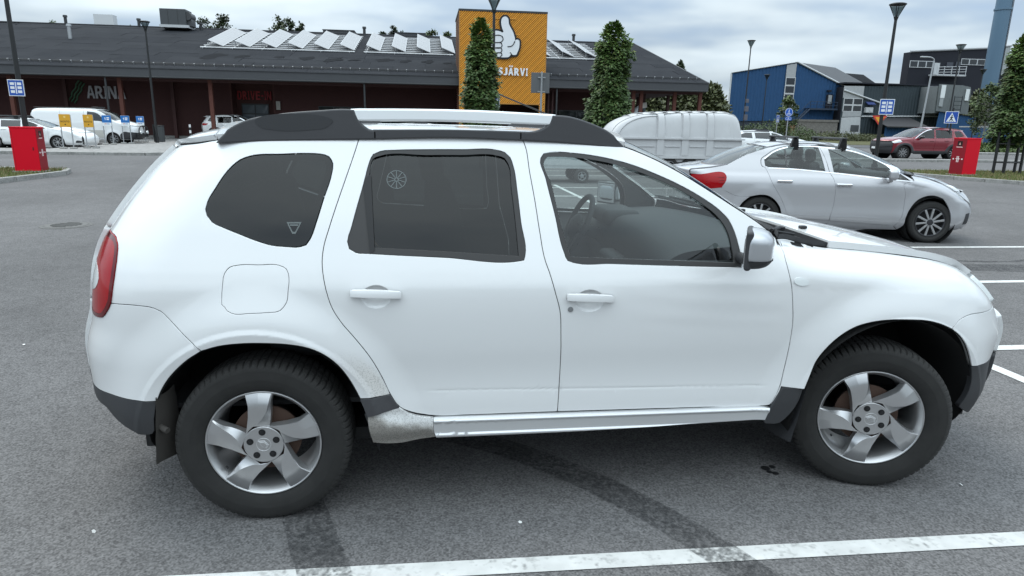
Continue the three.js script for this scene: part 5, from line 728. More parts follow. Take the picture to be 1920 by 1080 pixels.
  const doorHoles = { rear_door: win.rearOut, front_door: win.frontOut, rear_quarter: win.quarter };
  const out = {}, gapShades = [], cups = { rear_door: [0.459, 0.939, 0.055, 0.043], front_door: [1.297, 0.911, 0.057, 0.044] }, cupLine = ([cx, cy, a, b]) => { const p = []; for (let i = 0; i < 28; i++) { const t = i / 28 * 6.28318; p.push([cx + a * Math.cos(t), cy + b * Math.sin(t)]); } return p; };
  for (const side of [1, -1]) {
    for (const [name, line] of Object.entries(lines)) {
      const dark = name.includes('valance'), light = name === 'tail_light';
      const holes = doorHoles[name] ? [L(doorHoles[name])] : [];
      const flapLine = outline('-0.051,1.058 0.026,1.059 0.104,1.056 0.127,1.044 0.136,1.015 0.133,0.967 0.127,0.924 0.104,0.896 0.056,0.890 -0.002,0.888 -0.070,0.889 -0.086,0.897 -0.094,0.909 -0.106,0.920 -0.106,0.940 -0.103,0.988 -0.096,1.030 -0.079,1.051', 0.015);
      if (name === 'rear_quarter' && side > 0) holes.push(flapLine);
      if (cups[name]) holes.push(cupLine(cups[name]));
      const g = panel({ line: L(line), holes, f: light ? (x, y) => f(x, y) + 0.004 : f, side, res: 0.045, fine: (x, y) => { if (name.endsWith('door') && Math.abs(y - creaseY(x)) < 0.02) return 0.010; const r = Math.min(Math.hypot(x, y - 0.345), Math.hypot(x - 2.673, y - 0.345)); return y > 0.3 && r > 0.445 && r < 0.505 ? 0.011 : r < 0.67 ? 0.026 : x < -0.35 || x > 3.0 ? 0.025 : 1; }, gap: light ? 0.001 : 0.0030 });
      const label = light ? null : null;
      if (side > 0 && !light && !dark) { const q = L(line), cc = areaOf(q) > 0 ? q : q.slice().reverse(); gapShades.push(panel({ line: inset(cc, -0.004), holes: [inset(cc, 0.012)], f, off: -0.005 - 0.0006 * gapShades.length, res: 0.06, gap: 0, flange: 0 })); }
      const p = out[name + side] = part(name, g, light ? M.red : dark ? M.plastic : name === 'rear_quarter' ? M.whiteDirty : M.white, car, label);
      if (name === 'rear_quarter' && side > 0) {
        part('fuel_flap', panel({ line: flapLine, f, res: 0.04, gap: 0.0018 }), M.white, p);
        part('flap_recess', panel({ line: inset(flapLine, areaOf(flapLine) > 0 ? -0.01 : 0.01), f, off: -0.02, res: 0.05, flange: 0 }), M.black, p);
      }
      if (name === 'rear_quarter') {
        part('quarter_window', panel({ line: L(win.quarter), f, side, off: -0.0015, res: 0.05, gap: 0.003, flange: 0 }), M.tint, p);
        const q = L(win.quarter), inn = inset(areaOf(q) > 0 ? q : q.reverse(), 0.028);
        part('window_border', panel({ line: L(win.quarter), holes: [inn], f, side, off: -0.004, res: 0.05, gap: 0.003, flange: 0 }), M.black, p);
      }
      if (name === 'rear_door') {
        part('window_seal', panel({ line: L(win.rearOut), holes: [L(win.rearIn)], f, side, off: -0.003, res: 0.04, gap: 0.001, flange: 0.016 }), M.sealRubber, p);
        part('window_channel', panel({ line: outline('0.411,1.338* 0.430,1.385 0.440,1.385* 0.4545,1.112* 0.437,1.096*'), f, side, off: 0.0005, res: 0.03, gap: 0, flange: 0.004 }), M.black, p);
        part('window_pane', panel({ line: inset(L(win.rearIn), areaOf(L(win.rearIn)) > 0 ? -0.008 : 0.008), f, side, off: -0.014, res: 0.06, gap: 0, flange: 0 }), M.tint, p);
      }
      if (name === 'front_door') {
        part('window_seal', panel({ line: L(win.frontOut), holes: [L(win.frontIn)], f, side, off: -0.003, res: 0.04, gap: 0.001, flange: 0.016 }), M.sealRubber, p);
        part('window_pane', panel({ line: inset(L(win.frontIn), areaOf(L(win.frontIn)) > 0 ? -0.008 : 0.008), f, side, off: -0.014, res: 0.06, gap: 0, flange: 0 }), M.glass, p);
        part('door_card', [panel({ line: outline('1.22,0.46* 2.10,0.46* 2.12,0.9 1.98,1.045* 1.20,1.06*'), f: (x, y) => 0.72 + 0.05 * smooth(0.9, 1.04, y), side, res: 0.1, flange: 0.01 })], M.trim, p);
      }
      if (light) {
        const tl = L(line), tc = areaOf(tl) > 0 ? tl : tl.slice().reverse(); part('lamp_edge', panel({ line: inset(tc, 0.001), holes: [inset(tc, 0.016)], f, side, off: 0.0055, res: 0.02, gap: 0, flange: 0 }), M.darkLens, p);
        part('reverse_lamp', panel({ line: outline('-0.722,0.925 -0.66,0.930 -0.612,0.955 -0.598,0.985 -0.612,1.015 -0.66,1.035 -0.712,1.03'), f, side, off: 0.006, res: 0.02, gap: 0, flange: 0.004 }), M.lens, p);
      }
    }
    // handles with their cups
    for (const [dn, x0, x1, y0, sl, lock] of [['rear_door', 0.362, 0.556, 0.955, -0.045, 0], ['front_door', 1.200, 1.394, 0.928, -0.05, 1]]) {
      const p = out[dn + side], c = (x0 + x1) / 2, z = x => f(x, y0) + 0.022;
      const bow = []; for (let i = 0; i <= 16; i++) { const t = i / 16; bow.push([x0 + (x1 - x0) * t, y0 + sl * (t - 0.5) * 0.2 + 0.012 + 0.006 * Math.sin(Math.PI * t)]); }
      for (let i = 16; i >= 0; i--) { const t = i / 16; bow.push([x0 + (x1 - x0) * t, y0 + sl * (t - 0.5) * 0.2 - 0.016 + 0.002 * Math.sin(Math.PI * t)]); }
      part('door_handle', panel({ line: inset(bow, areaOf(bow) > 0 ? 0.001 : -0.001), f: (x, y) => f(x, y) + 0.012 + 0.022 * Math.sqrt(Math.max(0, 1 - ((x - c) / 0.105) ** 2)) - 6 * (y - y0) ** 2, side, res: 0.012, gap: 0.001, flange: 0.018 }), M.white, p);
      const [ux, uy, ua, ub] = cups[dn]; part('handle_cup', panel({ line: inset(cupLine(cups[dn]), -0.004), f: (x, y) => f(x, y) - 0.001 - 0.022 * Math.pow(Math.max(0, 1 - ((x - ux) / ua) ** 2 - ((y - uy) / ub) ** 2), 0.6), side, res: 0.012, gap: 0, flange: 0 }), M.white, p);
      if (lock) part('door_lock', put(merge([cyl(0.0115, 0.0105, 0.006, [0, 0, 0], [Math.PI / 2, 0, 0], 24), cyl(0.007, 0.006, 0.003, [0, 0, 0.003], [Math.PI / 2, 0, 0], 18)]), [1.219, 0.878, side * (f(1.219, 0.878) + 0.001)], side < 0 ? [0, Math.PI, 0] : [0, 0, 0]), M.steel, p);
    }
    part('side_repeater', panel({ line: outline('2.160,0.990 2.175,0.997 2.208,0.990 2.222,0.982 2.222,0.970 2.205,0.963 2.172,0.968 2.160,0.977', 0.006), f, side, off: 0.004, res: 0.02, gap: 0, flange: 0.006 }), M.lens, out['front_wing' + side]);
    // wheel housings, sill, flaps
    for (const [cx, r] of [[0.0, 0.425], [2.655, 0.435]]) {
      const arc = []; for (let i = 0; i <= 30; i++) { const a = -0.25 + (Math.PI + 0.5) * i / 30; arc.push([cx + r * Math.cos(a), 0.362 + (r + 0.015) * Math.sin(a)]); }
      const pos = [], idx = []; arc.forEach(([x, y]) => pos.push(x, y, side * (f(clamp(x, -0.5, 3.1), y) - 0.012), x, y, side * 0.42)); for (let i = 0; i < 30; i++) idx.push(2 * i, 2 * i + 1, 2 * i + 2, 2 * i + 2, 2 * i + 1, 2 * i + 3);
      const g = new THREE.BufferGeometry(); g.setAttribute('position', new THREE.Float32BufferAttribute(pos, 3)); g.setIndex(idx); g.computeVertexNormals();
      part('wheel_housing', [g, plate(arc.concat([]), 0.01, [0, 0, side * 0.42])], M.matteBlack, car);
    }
    const sillF = (x, y) => { const t = (0.432 - y) / 0.10; return f(x, 0.45) + 0.002 + 0.024 * smooth(-0.02, 0.16, t) - 0.007 * smooth(0.20, 0.27, t) + 0.006 * smooth(0.70, 0.76, t) - 0.012 * smooth(0.80, 1.0, t); };
    part('sill_trim', panel({ line: outline('0.672,0.428* 1.084,0.427 1.6,0.425 2.112,0.425* 2.104,0.398 2.096,0.368* 1.6,0.356 1.089,0.345 0.682,0.342* 0.672,0.38'), f: sillF, side, res: 0.04, fine: () => 0.016, gap: 0.001, flange: 0.02 }), M.silver, car, side > 0 ? 'satin silver tread strip along the sill' : undefined);
    part('sill', panel({ line: outline('0.40,0.46* 0.66,0.43 1.0,0.41 2.2,0.41* 2.16,0.352* 1.5,0.335 0.861,0.322 0.465,0.330* 0.428,0.338 0.418,0.40'), f: (x, y) => f(clamp(x, 0.55, 2.05), 0.45) - 0.008 - 0.35 * Math.max(0, 0.40 - y) + (x < 0.6 ? 0.02 * smooth(0.6, 0.5, x) : 0), side, res: 0.05, gap: 0, flange: 0.03 }), M.plastic, car);
    const armF = (x, y) => f(clamp(x, 0.55, 0.9), 0.44) + 0.006 + 0.010 * smooth(0.75, 0.45, x) + 0.014 * smooth(0.47, 0.405 - 0.05 * (x - 0.5), y) - 0.016 * smooth(0.395, 0.33, y);
    part('sill_cover', panel({ line: outline('0.412,0.455* 0.47,0.468 0.537,0.484* 0.575,0.453 0.62,0.436 0.672,0.428* 0.671,0.385 0.680,0.340* 0.58,0.333 0.470,0.333 0.430,0.339* 0.416,0.41'), f: armF, side, res: 0.02, gap: 0.001, flange: 0.02 }), M.dirtySilver, car);
    part('arch_trim', panel({ line: outline('0.386,0.531* 0.440,0.533 0.502,0.540* 0.537,0.484* 0.47,0.468 0.412,0.455* 0.398,0.50'), f: (x, y) => Math.max(f(x, y), f(0.5, 0.5)) + 0.004, side, res: 0.03, gap: 0.001, flange: 0.02 }), M.plasticGrey, car);
    part('arch_trim', panel({ line: outline('2.157,0.517* 2.249,0.512* 2.240,0.47 2.222,0.42 2.19,0.372 2.165,0.350 2.10,0.350* 2.09,0.37 2.10,0.40 2.118,0.432 2.135,0.47'), f: (x, y) => f(2.2, 0.5) - 0.002 - 0.1 * Math.max(0, 0.45 - y), side, res: 0.03, gap: 0.001, flange: 0.02 }), M.plastic, car);
    const flapRear = [], wob = i => 0.006 * Math.sin(i * 2.2);
    const fl = (x0, z0, z1, y0, y1, lean, turn = 0) => { const pos = [], idx = [], n = 10; for (let i = 0; i <= n; i++) { const t = i / n, y = y0 + (y1 - y0) * t; for (let j = 0; j <= 4; j++) { const s = j / 4; pos.push(x0 + lean * t * t + 0.012 * Math.sin(s * 3 + t * 2) + turn * s, y + 0.018 * s * t, side * (z0 + (z1 - z0) * s + wob(i) * 0.4)); } } for (let i = 0; i < n; i++) for (let j = 0; j < 4; j++) { const a = i * 5 + j; idx.push(a, a + 5, a + 1, a + 1, a + 5, a + 6); } const g = new THREE.BufferGeometry(); g.setAttribute('position', new THREE.Float32BufferAttribute(pos, 3)); g.setIndex(idx); g.computeVertexNormals(); return g; };
    part('mud_flap', [fl(-0.355, 0.76, 0.90, 0.56, 0.262, -0.012, -0.020), bar([-0.385, 0.43, side * 0.87], [-0.345, 0.42, side * 0.895], 0.012, 8)], M.flap, car);
    part('mud_flap', [fl(2.215, 0.70, 0.90, 0.52, 0.24, -0.03, 0.05)], M.plastic, car);
    part('mud_flap', [fl(0.425, 0.72, 0.87, 0.36, 0.265, 0.02, 0.02)], M.plasticGrey, car);
  }
  part('joint_shade', gapShades, M.matteBlack, car);  // black strips behind the panel gaps: shade of deep joints put in as colour
  // glasswork, roof, bonnet and ends, from side to side
  const E = (x, y, dz = 0) => [x, y, f(x, y) + dz];
  const tailC = y => tailEnd(y), tE = y => E(tailEnd(y) + 0.047, y), mk = (ys) => { const a = ys.map(y => ({ e: tE(y), c: [tailC(y) - 0.002, y] })); a.p = 2.5; return a; };
  part('rear_valance', across(mk([0.30, 0.38, 0.46, 0.532]), { n: 4 }), M.plastic, car);
  part('rear_bumper', across(mk([0.537, 0.6, 0.66, 0.72, 0.80, 0.845]), { n: 4 }), M.white, car);
  const gate = part('tailgate', across(mk([0.849, 0.92, 1.0, 1.08, 1.14]), { n: 4 }), M.white, car);
  part('rear_window', across(mk([1.144, 1.2, 1.3, 1.40, 1.455]), { n: 4, s0: -0.8, s1: 0.8 }), M.tint, gate); for (const [a, b] of [[0.805, 1], [-1, -0.805]]) part('gate_frame', across(mk([1.144, 1.2, 1.3, 1.40, 1.465]), { n: 4, s0: a, s1: b, m: 8 }), M.white, gate);
  part('number_plate', rbx(0.004, 0.11, 0.5, 0.001, [-0.784, 0.93, 0]), M.lens, gate);
  part('gate_handle', rbx(0.03, 0.05, 0.36, 0.01, [-0.79, 1.05, 0]), M.gloss, gate);
  part('rear_wiper', [bar([-0.60, 1.22, 0.0], [-0.625, 1.22, 0.35], 0.008), cyl(0.02, 0.018, 0.06, [-0.69, 1.17, 0.0], [0, 0, 1.2])], M.black, gate);
  const spo = [{ e: E(-0.366, 1.480, 0.002), c: [-0.400, 1.470] }, { e: E(-0.370, 1.484, 0.006), c: [-0.415, 1.488] }, { e: E(-0.340, 1.490, 0.004), c: [-0.405, 1.515] }, { e: E(-0.26, 1.497, -0.002), c: [-0.31, 1.545] }, { e: E(-0.16, 1.511, -0.004), c: [-0.20, 1.562] }];
  part('roof_spoiler', across(spo, { n: 5 }), M.white, car);
  const rf = [{ e: E(-0.155, 1.512, -0.004), c: [-0.195, 1.563] }, { e: E(0.0, 1.523, -0.004), c: [0, 1.572] }, { e: E(0.4, 1.535, -0.004), c: [0.4, 1.582] }, { e: E(0.8, 1.545, -0.004), c: [0.8, 1.583] }, { e: E(1.2, 1.538, -0.004), c: [1.2, 1.576] }, { e: E(1.40, 1.520, -0.004), c: [1.40, 1.564] }, { e: E(1.475, 1.508, -0.004), c: [1.54, 1.550] }];
  part('roof', across(rf, { n: 6 }), M.white, car);
  const ws = [{ e: E(1.48, 1.503, -0.006), c: [1.545, 1.549] }, { e: E(1.66, 1.430, -0.006), c: [1.74, 1.462] }, { e: E(1.87, 1.305, -0.006), c: [1.97, 1.33] }, { e: E(2.03, 1.202, -0.006), c: [2.15, 1.215] }, { e: E(2.10, 1.152, -0.006), c: [2.25, 1.145] }];
  ws.p = 2.6; const wsg = part('windscreen', across(ws, { n: 8, thick: 0 }), M.glass, car);
  part('windscreen_border', [across([{ e: E(1.48, 1.502, -0.009), c: [1.545, 1.546] }, { e: E(1.53, 1.484, -0.009), c: [1.60, 1.522] }], { n: 4, thick: 0 })], M.black, wsg);
  const cw = [{ e: E(2.118, 1.143, -0.004), c: [2.255, 1.140] }, { e: E(2.17, 1.1385, -0.004), c: [2.275, 1.128] }, { e: E(2.275, 1.1105, -0.004), c: [2.30, 1.120] }, { e: E(2.402, 1.0905, -0.004), c: [2.327, 1.121] }];
  cw.p = 3.2; const cowl = part('windscreen_cowl', across(cw, { n: 6 }), M.plastic, car);
  part('wiper', [bar([2.26, 1.135, 0.52], [2.20, 1.165, 0.10], 0.009), bar([2.20, 1.165, 0.30], [2.19, 1.165, -0.28], 0.007), cyl(0.018, 0.022, 0.05, [2.27, 1.13, 0.53]), bar([2.27, 1.15, 0.53], [2.18, 1.15, 0.62], 0.010), bar([2.18, 1.15, 0.62], [2.30, 1.13, 0.60], 0.006)], M.black, cowl);
  part('wiper', [bar([2.27, 1.135, -0.12], [2.20, 1.17, -0.50], 0.009), bar([2.20, 1.17, -0.30], [2.16, 1.17, -0.62], 0.007), cyl(0.018, 0.022, 0.05, [2.28, 1.13, -0.1])], M.black, cowl);
  const hE = (x, dy = 0.001) => E(x, hoodLine(x) + dy, 0.0025), hd = [{ e: hE(2.405, 0), c: [2.330, 1.123] }, { e: hE(2.47), c: [2.47, 1.122] }, { e: hE(2.616), c: [2.65, 1.112] }, { e: hE(2.763), c: [2.85, 1.082] }, { e: hE(2.915), c: [3.05, 1.040] }, { e: hE(3.07), c: [3.22, 0.992] }, { e: hE(3.16), c: [3.34, 0.940] }, { e: E(3.202, 0.928, -0.002), c: [3.385, 0.905] }];
  hd.p = 2.3; const hood = part('bonnet', across(hd, { n: 8, m: 40, thick: 0.03 }), M.white, car);
  for (const z of [0.33, -0.33]) part('washer_jet', rbx(0.035, 0.016, 0.03, 0.006, [2.50, 1.122, z]), M.black, hood);
  const fE = y => E(noseEnd(y) - 0.152, y), mf = (ys, q = 0) => { const a = ys.map(y => ({ e: fE(y), c: [noseEnd(y) + q, y] })); a.p = 3.4; return a; };
  const fr = [{ e: E(3.204, 0.922), c: [3.388, 0.900] }, { e: E(3.238, 0.878), c: [3.425, 0.86] }, { e: E(3.274, 0.82), c: [3.45, 0.80] }, { e: fE(0.76), c: [3.46, 0.76] }]; fr.p = 3;
  part('grille', [across(fr, { s0: -0.52, s1: 0.52, n: 6 })], M.plastic, car);
  for (const [a, b] of [[0.53, 1], [-1, -0.53]]) part('headlight', across(fr.slice(0, 3), { s0: a, s1: b, n: 6, m: 12 }), M.lens, car);
  for (const y of [0.80, 0.835, 0.87]) part('grille_bar', tube([-0.36, -0.2, 0, 0.2, 0.36].map(z => [lerp(3.452, 3.424, (y - 0.8) / 0.08) - 0.16 * (Math.abs(z) / 0.6) ** 3, y, z]), 0.010, 20, 8), M.chrome, car);
  part('front_bumper', across(mf([0.755, 0.70, 0.64, 0.576]), { n: 5 }), M.white, car);
  part('front_valance', across(mf([0.570, 0.48, 0.40, 0.33, 0.29]), { n: 4 }), M.plastic, car);
  part('floor_pan', [bx(3.7, 0.05, 1.45, [1.35, 0.30, 0]), bx(0.9, 0.16, 0.9, [2.75, 0.36, 0]), bar([0, 0.33, -0.72], [0, 0.33, 0.72], 0.05, 12), bar([2.673, 0.33, -0.72], [2.673, 0.33, 0.72], 0.05, 12), bx(0.5, 0.16, 0.8, [-0.5, 0.36, 0])], M.black, car);
  // roof rails
  for (const s of [1, -1]) {
    const zr = 0.628, y0 = x => 1.528 + 0.014 * Math.sin(clamp((x + 0.15) / 1.6, 0, 1) * Math.PI) - 0.02 * smooth(1.2, 1.48, x);
    const low = s2 => s2;
    const rear = '-0.152,1.508* -0.109,1.546 -0.046,1.579 0.077,1.606 0.241,1.624 0.354,1.631 0.371,1.630* 0.384,1.596 0.402,1.572 0.425,1.556 0.455,1.551* 0.455,1.533* 0.158,1.524 0.0,1.518';
    const front = '1.176,1.624* 1.229,1.622 1.32,1.600 1.414,1.561 1.484,1.507* 1.40,1.516 1.25,1.528 1.04,1.538* 1.04,1.556* 1.10,1.558 1.145,1.575 1.165,1.592';
    const rF = (x, y) => zr - 0.12 * (y - 1.53) ;
    const g1 = plate(outline(rear), 0.032, [0, 0, zr - 0.022], [0, 0, 0], 0.006), g2 = plate(outline(front), 0.032, [0, 0, zr - 0.022], [0, 0, 0], 0.006);
    const lowPts = outline('0.45,1.556* 0.75,1.561 1.045,1.558* 1.045,1.537* 0.75,1.543 0.45,1.532*'), barPts = outline('0.368,1.632* 0.6,1.636 0.85,1.636 1.179,1.626* 1.170,1.596* 0.85,1.603 0.6,1.603 0.380,1.598*');
    const g3 = plate(lowPts, 0.030, [0, 0, zr - 0.018], [0, 0, 0], 0.004), g4 = plate(barPts, 0.026, [0, 0, zr - 0.019], [0, 0, 0], 0.007);
    const rec = plate(outline('0.0,1.572 0.015,1.560 0.06,1.552 0.22,1.556 0.26,1.562 0.285,1.580', 0.01), 0.002, [0, 0, zr + 0.0155]);
    const near = g => { const p = g.attributes.position; for (let i = 0; i < p.count; i++) { p.setX(i, 0.656 + (p.getX(i) - 0.656) * 0.99); p.setY(i, p.getY(i) * 0.99 + 1.592 * 0.01 - (p.getY(i) < 1.545 ? 0.006 : 0)); } return g; }, fix = g => s > 0 ? near(g) : mirrored(near(merge([g])));
    const rail = new THREE.Group(); rail.name = 'roof_rail'; car.add(rail);
    part('rail_foot', fix(g1), M.plasticGrey, rail); part('rail_foot', fix(g2), M.plasticGrey, rail); part('rail_base', fix(g3), M.plasticGrey, rail); part('rail_bar', fix(g4), M.railSilver, rail);
    part('rail_groove', fix(rec), M.plastic, rail);
  }
  const aer = part('aerial', [bar([1.43, 1.578, 0.0], [1.012, 1.733, 0.0], 0.0045, 8, 0.003), rbx(0.09, 0.03, 0.045, 0.012, [1.44, 1.574, 0])], M.black, car);
  // door mirrors
  for (const s of [1, -1]) {
    const m = new THREE.Group(); m.name = 'door_mirror'; car.add(m);
    const shell = (y0, y1, grow) => { const g = new THREE.SphereGeometry(1, 32, 24), p = g.attributes.position; for (let i = 0; i < p.count; i++) { let x = p.getX(i), y = p.getY(i), z = p.getZ(i); const sq = v => Math.sign(v) * Math.abs(v) ** 0.55; x = x < 0 ? x * 0.03 : x * 0.078; y = sq(y) * 0.074; z = sq(z) * 0.105; x *= 1; p.setXYZ(i, x, clamp(y, y0, y1), z); } g.scale(grow, 1, grow); g.computeVertexNormals(); return put(g, [1.885, 1.150, s * 1.030], [0, -s * 0.47, 0]); };
    part('mirror_cap', shell(-0.035, 0.1, 1), M.mirrorSilver, m); part('mirror_base', shell(-0.074, -0.036, 1.01), M.plastic, m);
    part('mirror_frame', put(rbx(0.026, 0.148, 0.19, 0.012, [0, 0, 0]), [1.872, 1.150, s * 1.030], [0, -s * 0.47, 0]), M.plastic, m);
    part('mirror_glass', put(rbx(0.003, 0.122, 0.165, 0.001, [0, 0, 0]), [1.860, 1.150, s * 1.024], [0, -s * 0.47, 0]), M.chrome, m);
    part('mirror_arm', bar([1.915, 1.085, s * 1.00], [1.935, 1.075, s * 0.835], 0.022, 12), M.plastic, m);
  }
  // cabin
  const cab = (n, g, m, lab) => part(n, g, m, car, lab);
  cab('dashboard', [across([{ e: [1.70, 0.80, 0.70], c: [1.70, 0.80] }, { e: [1.66, 1.00, 0.70], c: [1.66, 1.02] }, { e: [1.72, 1.06, 0.71], c: [1.71, 1.10] }, { e: [1.90, 1.09, 0.71], c: [1.92, 1.115] }, { e: [2.08, 1.10, 0.70], c: [2.22, 1.11] }], { n: 6, thick: 0 }), rbx(0.22, 0.09, 0.34, 0.04, [1.74, 1.09, -0.37])], M.dash);
  cab('centre_console', [rbx(0.22, 0.36, 0.28, 0.03, [1.70, 0.76, 0]), rbx(0.7, 0.25, 0.2, 0.04, [1.35, 0.6, 0])], M.trim);
  const swg = new THREE.TorusGeometry(0.178, 0.016, 12, 48), sw = put(merge([swg, put(new THREE.SphereGeometry(0.075, 20, 14), [0, -0.01, 0.01]).scale(1, 1, 0.45), bx(0.30, 0.035, 0.02, [0, 0.0, 0]), bx(0.05, 0.17, 0.02, [0, -0.085, 0])]), [1.475, 1.035, -0.37], [0, -Math.PI / 2, 0]);
  const swr = put(merge([new THREE.TorusGeometry(0.178, 0.016, 12, 48), put(new THREE.SphereGeometry(0.075, 20, 14).scale(1, 1, 0.45), [0, -0.01, 0.01]), bx(0.30, 0.035, 0.02, [0, 0, 0]), bx(0.05, 0.17, 0.02, [0, -0.085, 0])]), [0, 0, 0], [R(-24), 0, 0]);
  cab('steering_wheel', [put(swr, [1.52, 1.03, -0.37], [0, -Math.PI / 2, 0]), bar([1.53, 1.02, -0.37], [1.75, 0.93, -0.37], 0.035, 12)], M.dash);
  for (const [sx, sz, w] of [[1.05, -0.37, 0.5], [1.05, 0.37, 0.5], [0.18, 0, 1.25]]) {
    const seat = new THREE.Group(); seat.name = 'seat'; car.add(seat);
    part('cushion', put(rbx(0.52, 0.16, w, 0.06, [0.06, 0, 0]), [sx, 0.68, sz]), M.cloth, seat);
    part('backrest', put(rbx(0.15, 0.62, w - 0.02, 0.06, [0, 0.30, 0]), [sx - 0.20, 0.70, sz], [0, 0, R(14)]), M.cloth, seat);
    for (const hz of w > 1 ? [-0.42, 0.42] : [0]) part('headrest', put(rbx(0.10, 0.17, 0.25, 0.045, [0, 0, 0]), [sx - 0.375, 1.415 - (w > 1 ? 0.06 : 0), sz + hz], [0, 0, R(10)]), M.cloth, seat);
  }
  cab('headlining', across(rf.map(s => ({ e: [s.e[0], s.e[1] - 0.03, s.e[2] - 0.02], c: [s.c[0], s.c[1] - 0.03] })), { n: 4, thick: 0 }), M.trim);
  cab('cabin_floor', [bx(2.5, 0.02, 1.4, [0.75, 0.44, 0]), bx(0.02, 0.6, 1.4, [2.05, 0.74, 0]), bx(0.95, 0.02, 1.3, [-0.08, 0.72, 0])], M.cloth);
  for (const s of [1, -1]) { for (const n of ['rear_quarter', 'rear_door', 'front_door']) { const q = L(lines[n]), inn = inset(areaOf(q) > 0 ? q : q.reverse(), 0.012).filter(p => true); cab('inner_panel', panel({ line: inn, holes: [L(doorHoles[n])], f, side: s, off: -0.034, res: 0.09, gap: 0.002, flange: 0 }), M.trim); } }
  cab('rear_view_mirror', [rbx(0.03, 0.07, 0.24, 0.012, [1.56, 1.42, 0.02]), bar([1.57, 1.44, 0], [1.62, 1.49, 0], 0.01)], M.black);
  // stickers on the tinted glass
  const disc = []; for (let k = 0; k < 10; k++) { const a = k * Math.PI / 5; disc.push(put(bx(0.0035, 0.026, 0.001, [0, 0.024, 0]), [0, 0, 0], [0, 0, a])); }
  disc.push(new THREE.RingGeometry(0.0355, 0.039, 40), new THREE.RingGeometry(0.005, 0.010, 24));
  const fx = 0.538, fy = 1.370, slope = Math.atan((f(fx, fy + 0.04) - f(fx, fy - 0.04)) / 0.08);
  part('window_sticker', put(merge(disc), [fx, fy, f(fx, fy) - 0.0125], [slope, 0, 0]), M.sticker, out['rear_door1'], 'round pale wheel sticker on the rear door glass');
  const t3 = [[-0.028, 0.020], [0.028, 0.020], [0.006, -0.026], [-0.006, -0.026]], tri = new THREE.Shape(t3.map(q => new THREE.Vector2(...q))); tri.holes.push(new THREE.Path(t3.map(q => new THREE.Vector2(q[0] * 0.72, q[1] * 0.70 + 0.0)).reverse()));
  part('window_sticker', put(merge([new THREE.ShapeGeometry(tri), bx(0.03, 0.006, 0.0008, [0, 0.008, 0])]), [0.153, 1.195, f(0.153, 1.195) + 0.0005], [Math.atan((f(0.15, 1.22) - f(0.15, 1.17)) / 0.05), 0, 0]), M.sticker, out['rear_quarter1'], 'small triangular sticker on the quarter window');
  // wheels: the front ones are turned
  heroWheel(car, [0, 0.335, 0.868], 0, R(0)); heroWheel(car, [2.673 - 0.05, 0.335, 0.855], R(-17), R(22));
  const lw = heroWheel(car, [0, 0.335, -0.868], Math.PI, 0.4); heroWheel(car, [2.673 + 0.05, 0.335, -0.855], Math.PI - R(17), 1.0);
  return car;
}
const dirtMap = (x0, y0, x1, y1, f) => { const w = x1 - x0, h = y1 - y0, t = tex(512, (u, v) => f(x0 + u * w, y0 + v * h)); t.wrapS = t.wrapT = THREE.ClampToEdgeWrapping; t.repeat.set(1 / w, 1 / h); t.offset.set(-x0 / w, -y0 / h); return t; };
M.dirtySilver = std([0.70, 0.70, 0.69], 0.45, { metalness: 0.35, map: dirtMap(0.40, 0.32, 0.70, 0.50, (x, y) => { const edge = 0.425 - 0.20 * Math.max(0, x - 0.49) + 0.9 * Math.max(0, 0.49 - x) - y + 0.03 * (fbm(x * 40, y * 40, 3, 5) - 0.5), k = smooth(-0.025, 0.03, edge), sp = fbm(x * 420, y * 420, 2, 15) > 0.62 - 0.08 * k ? 0.72 : 1, q = lerp(1, 0.40, k) * sp; return [q, q * lerp(1, 0.95, k), q * lerp(1, 0.88, k)]; }) });
M.whiteDirty = M.white.clone(); M.whiteDirty.map = dirtMap(0.25, 0.50, 0.55, 0.80, (x, y) => { const d = Math.hypot(x, y - 0.345), band = smooth(0.435, 0.50, d) * smooth(0.56, 0.52, d + 0.06 * Math.max(0, y - 0.6)) * smooth(0.76, 0.60, y), n = fbm(x * 330, y * 330, 2, 19), h = fbm(x * 30, y * 30, 3, 7); const q = 1 - band * (n > 0.60 ? 0.34 : 0.05 + 0.12 * h); return [q, q * (1 - 0.03 * band), q * (1 - 0.07 * band)]; }); M.flap = std([0.05, 0.045, 0.04], 0.9, { map: dirtTex }); M.railSilver = std([0.88, 0.90, 0.91], 0.4, { metalness: 0.2 }); M.mirrorSilver = phys([0.45, 0.46, 0.48], 0.3, { metalness: 0.55, clearcoat: 1, clearcoatRoughness: 0.04 }); M.sticker = std([0.11, 0.125, 0.125], 0.6, { side: THREE.DoubleSide });
heroCar();
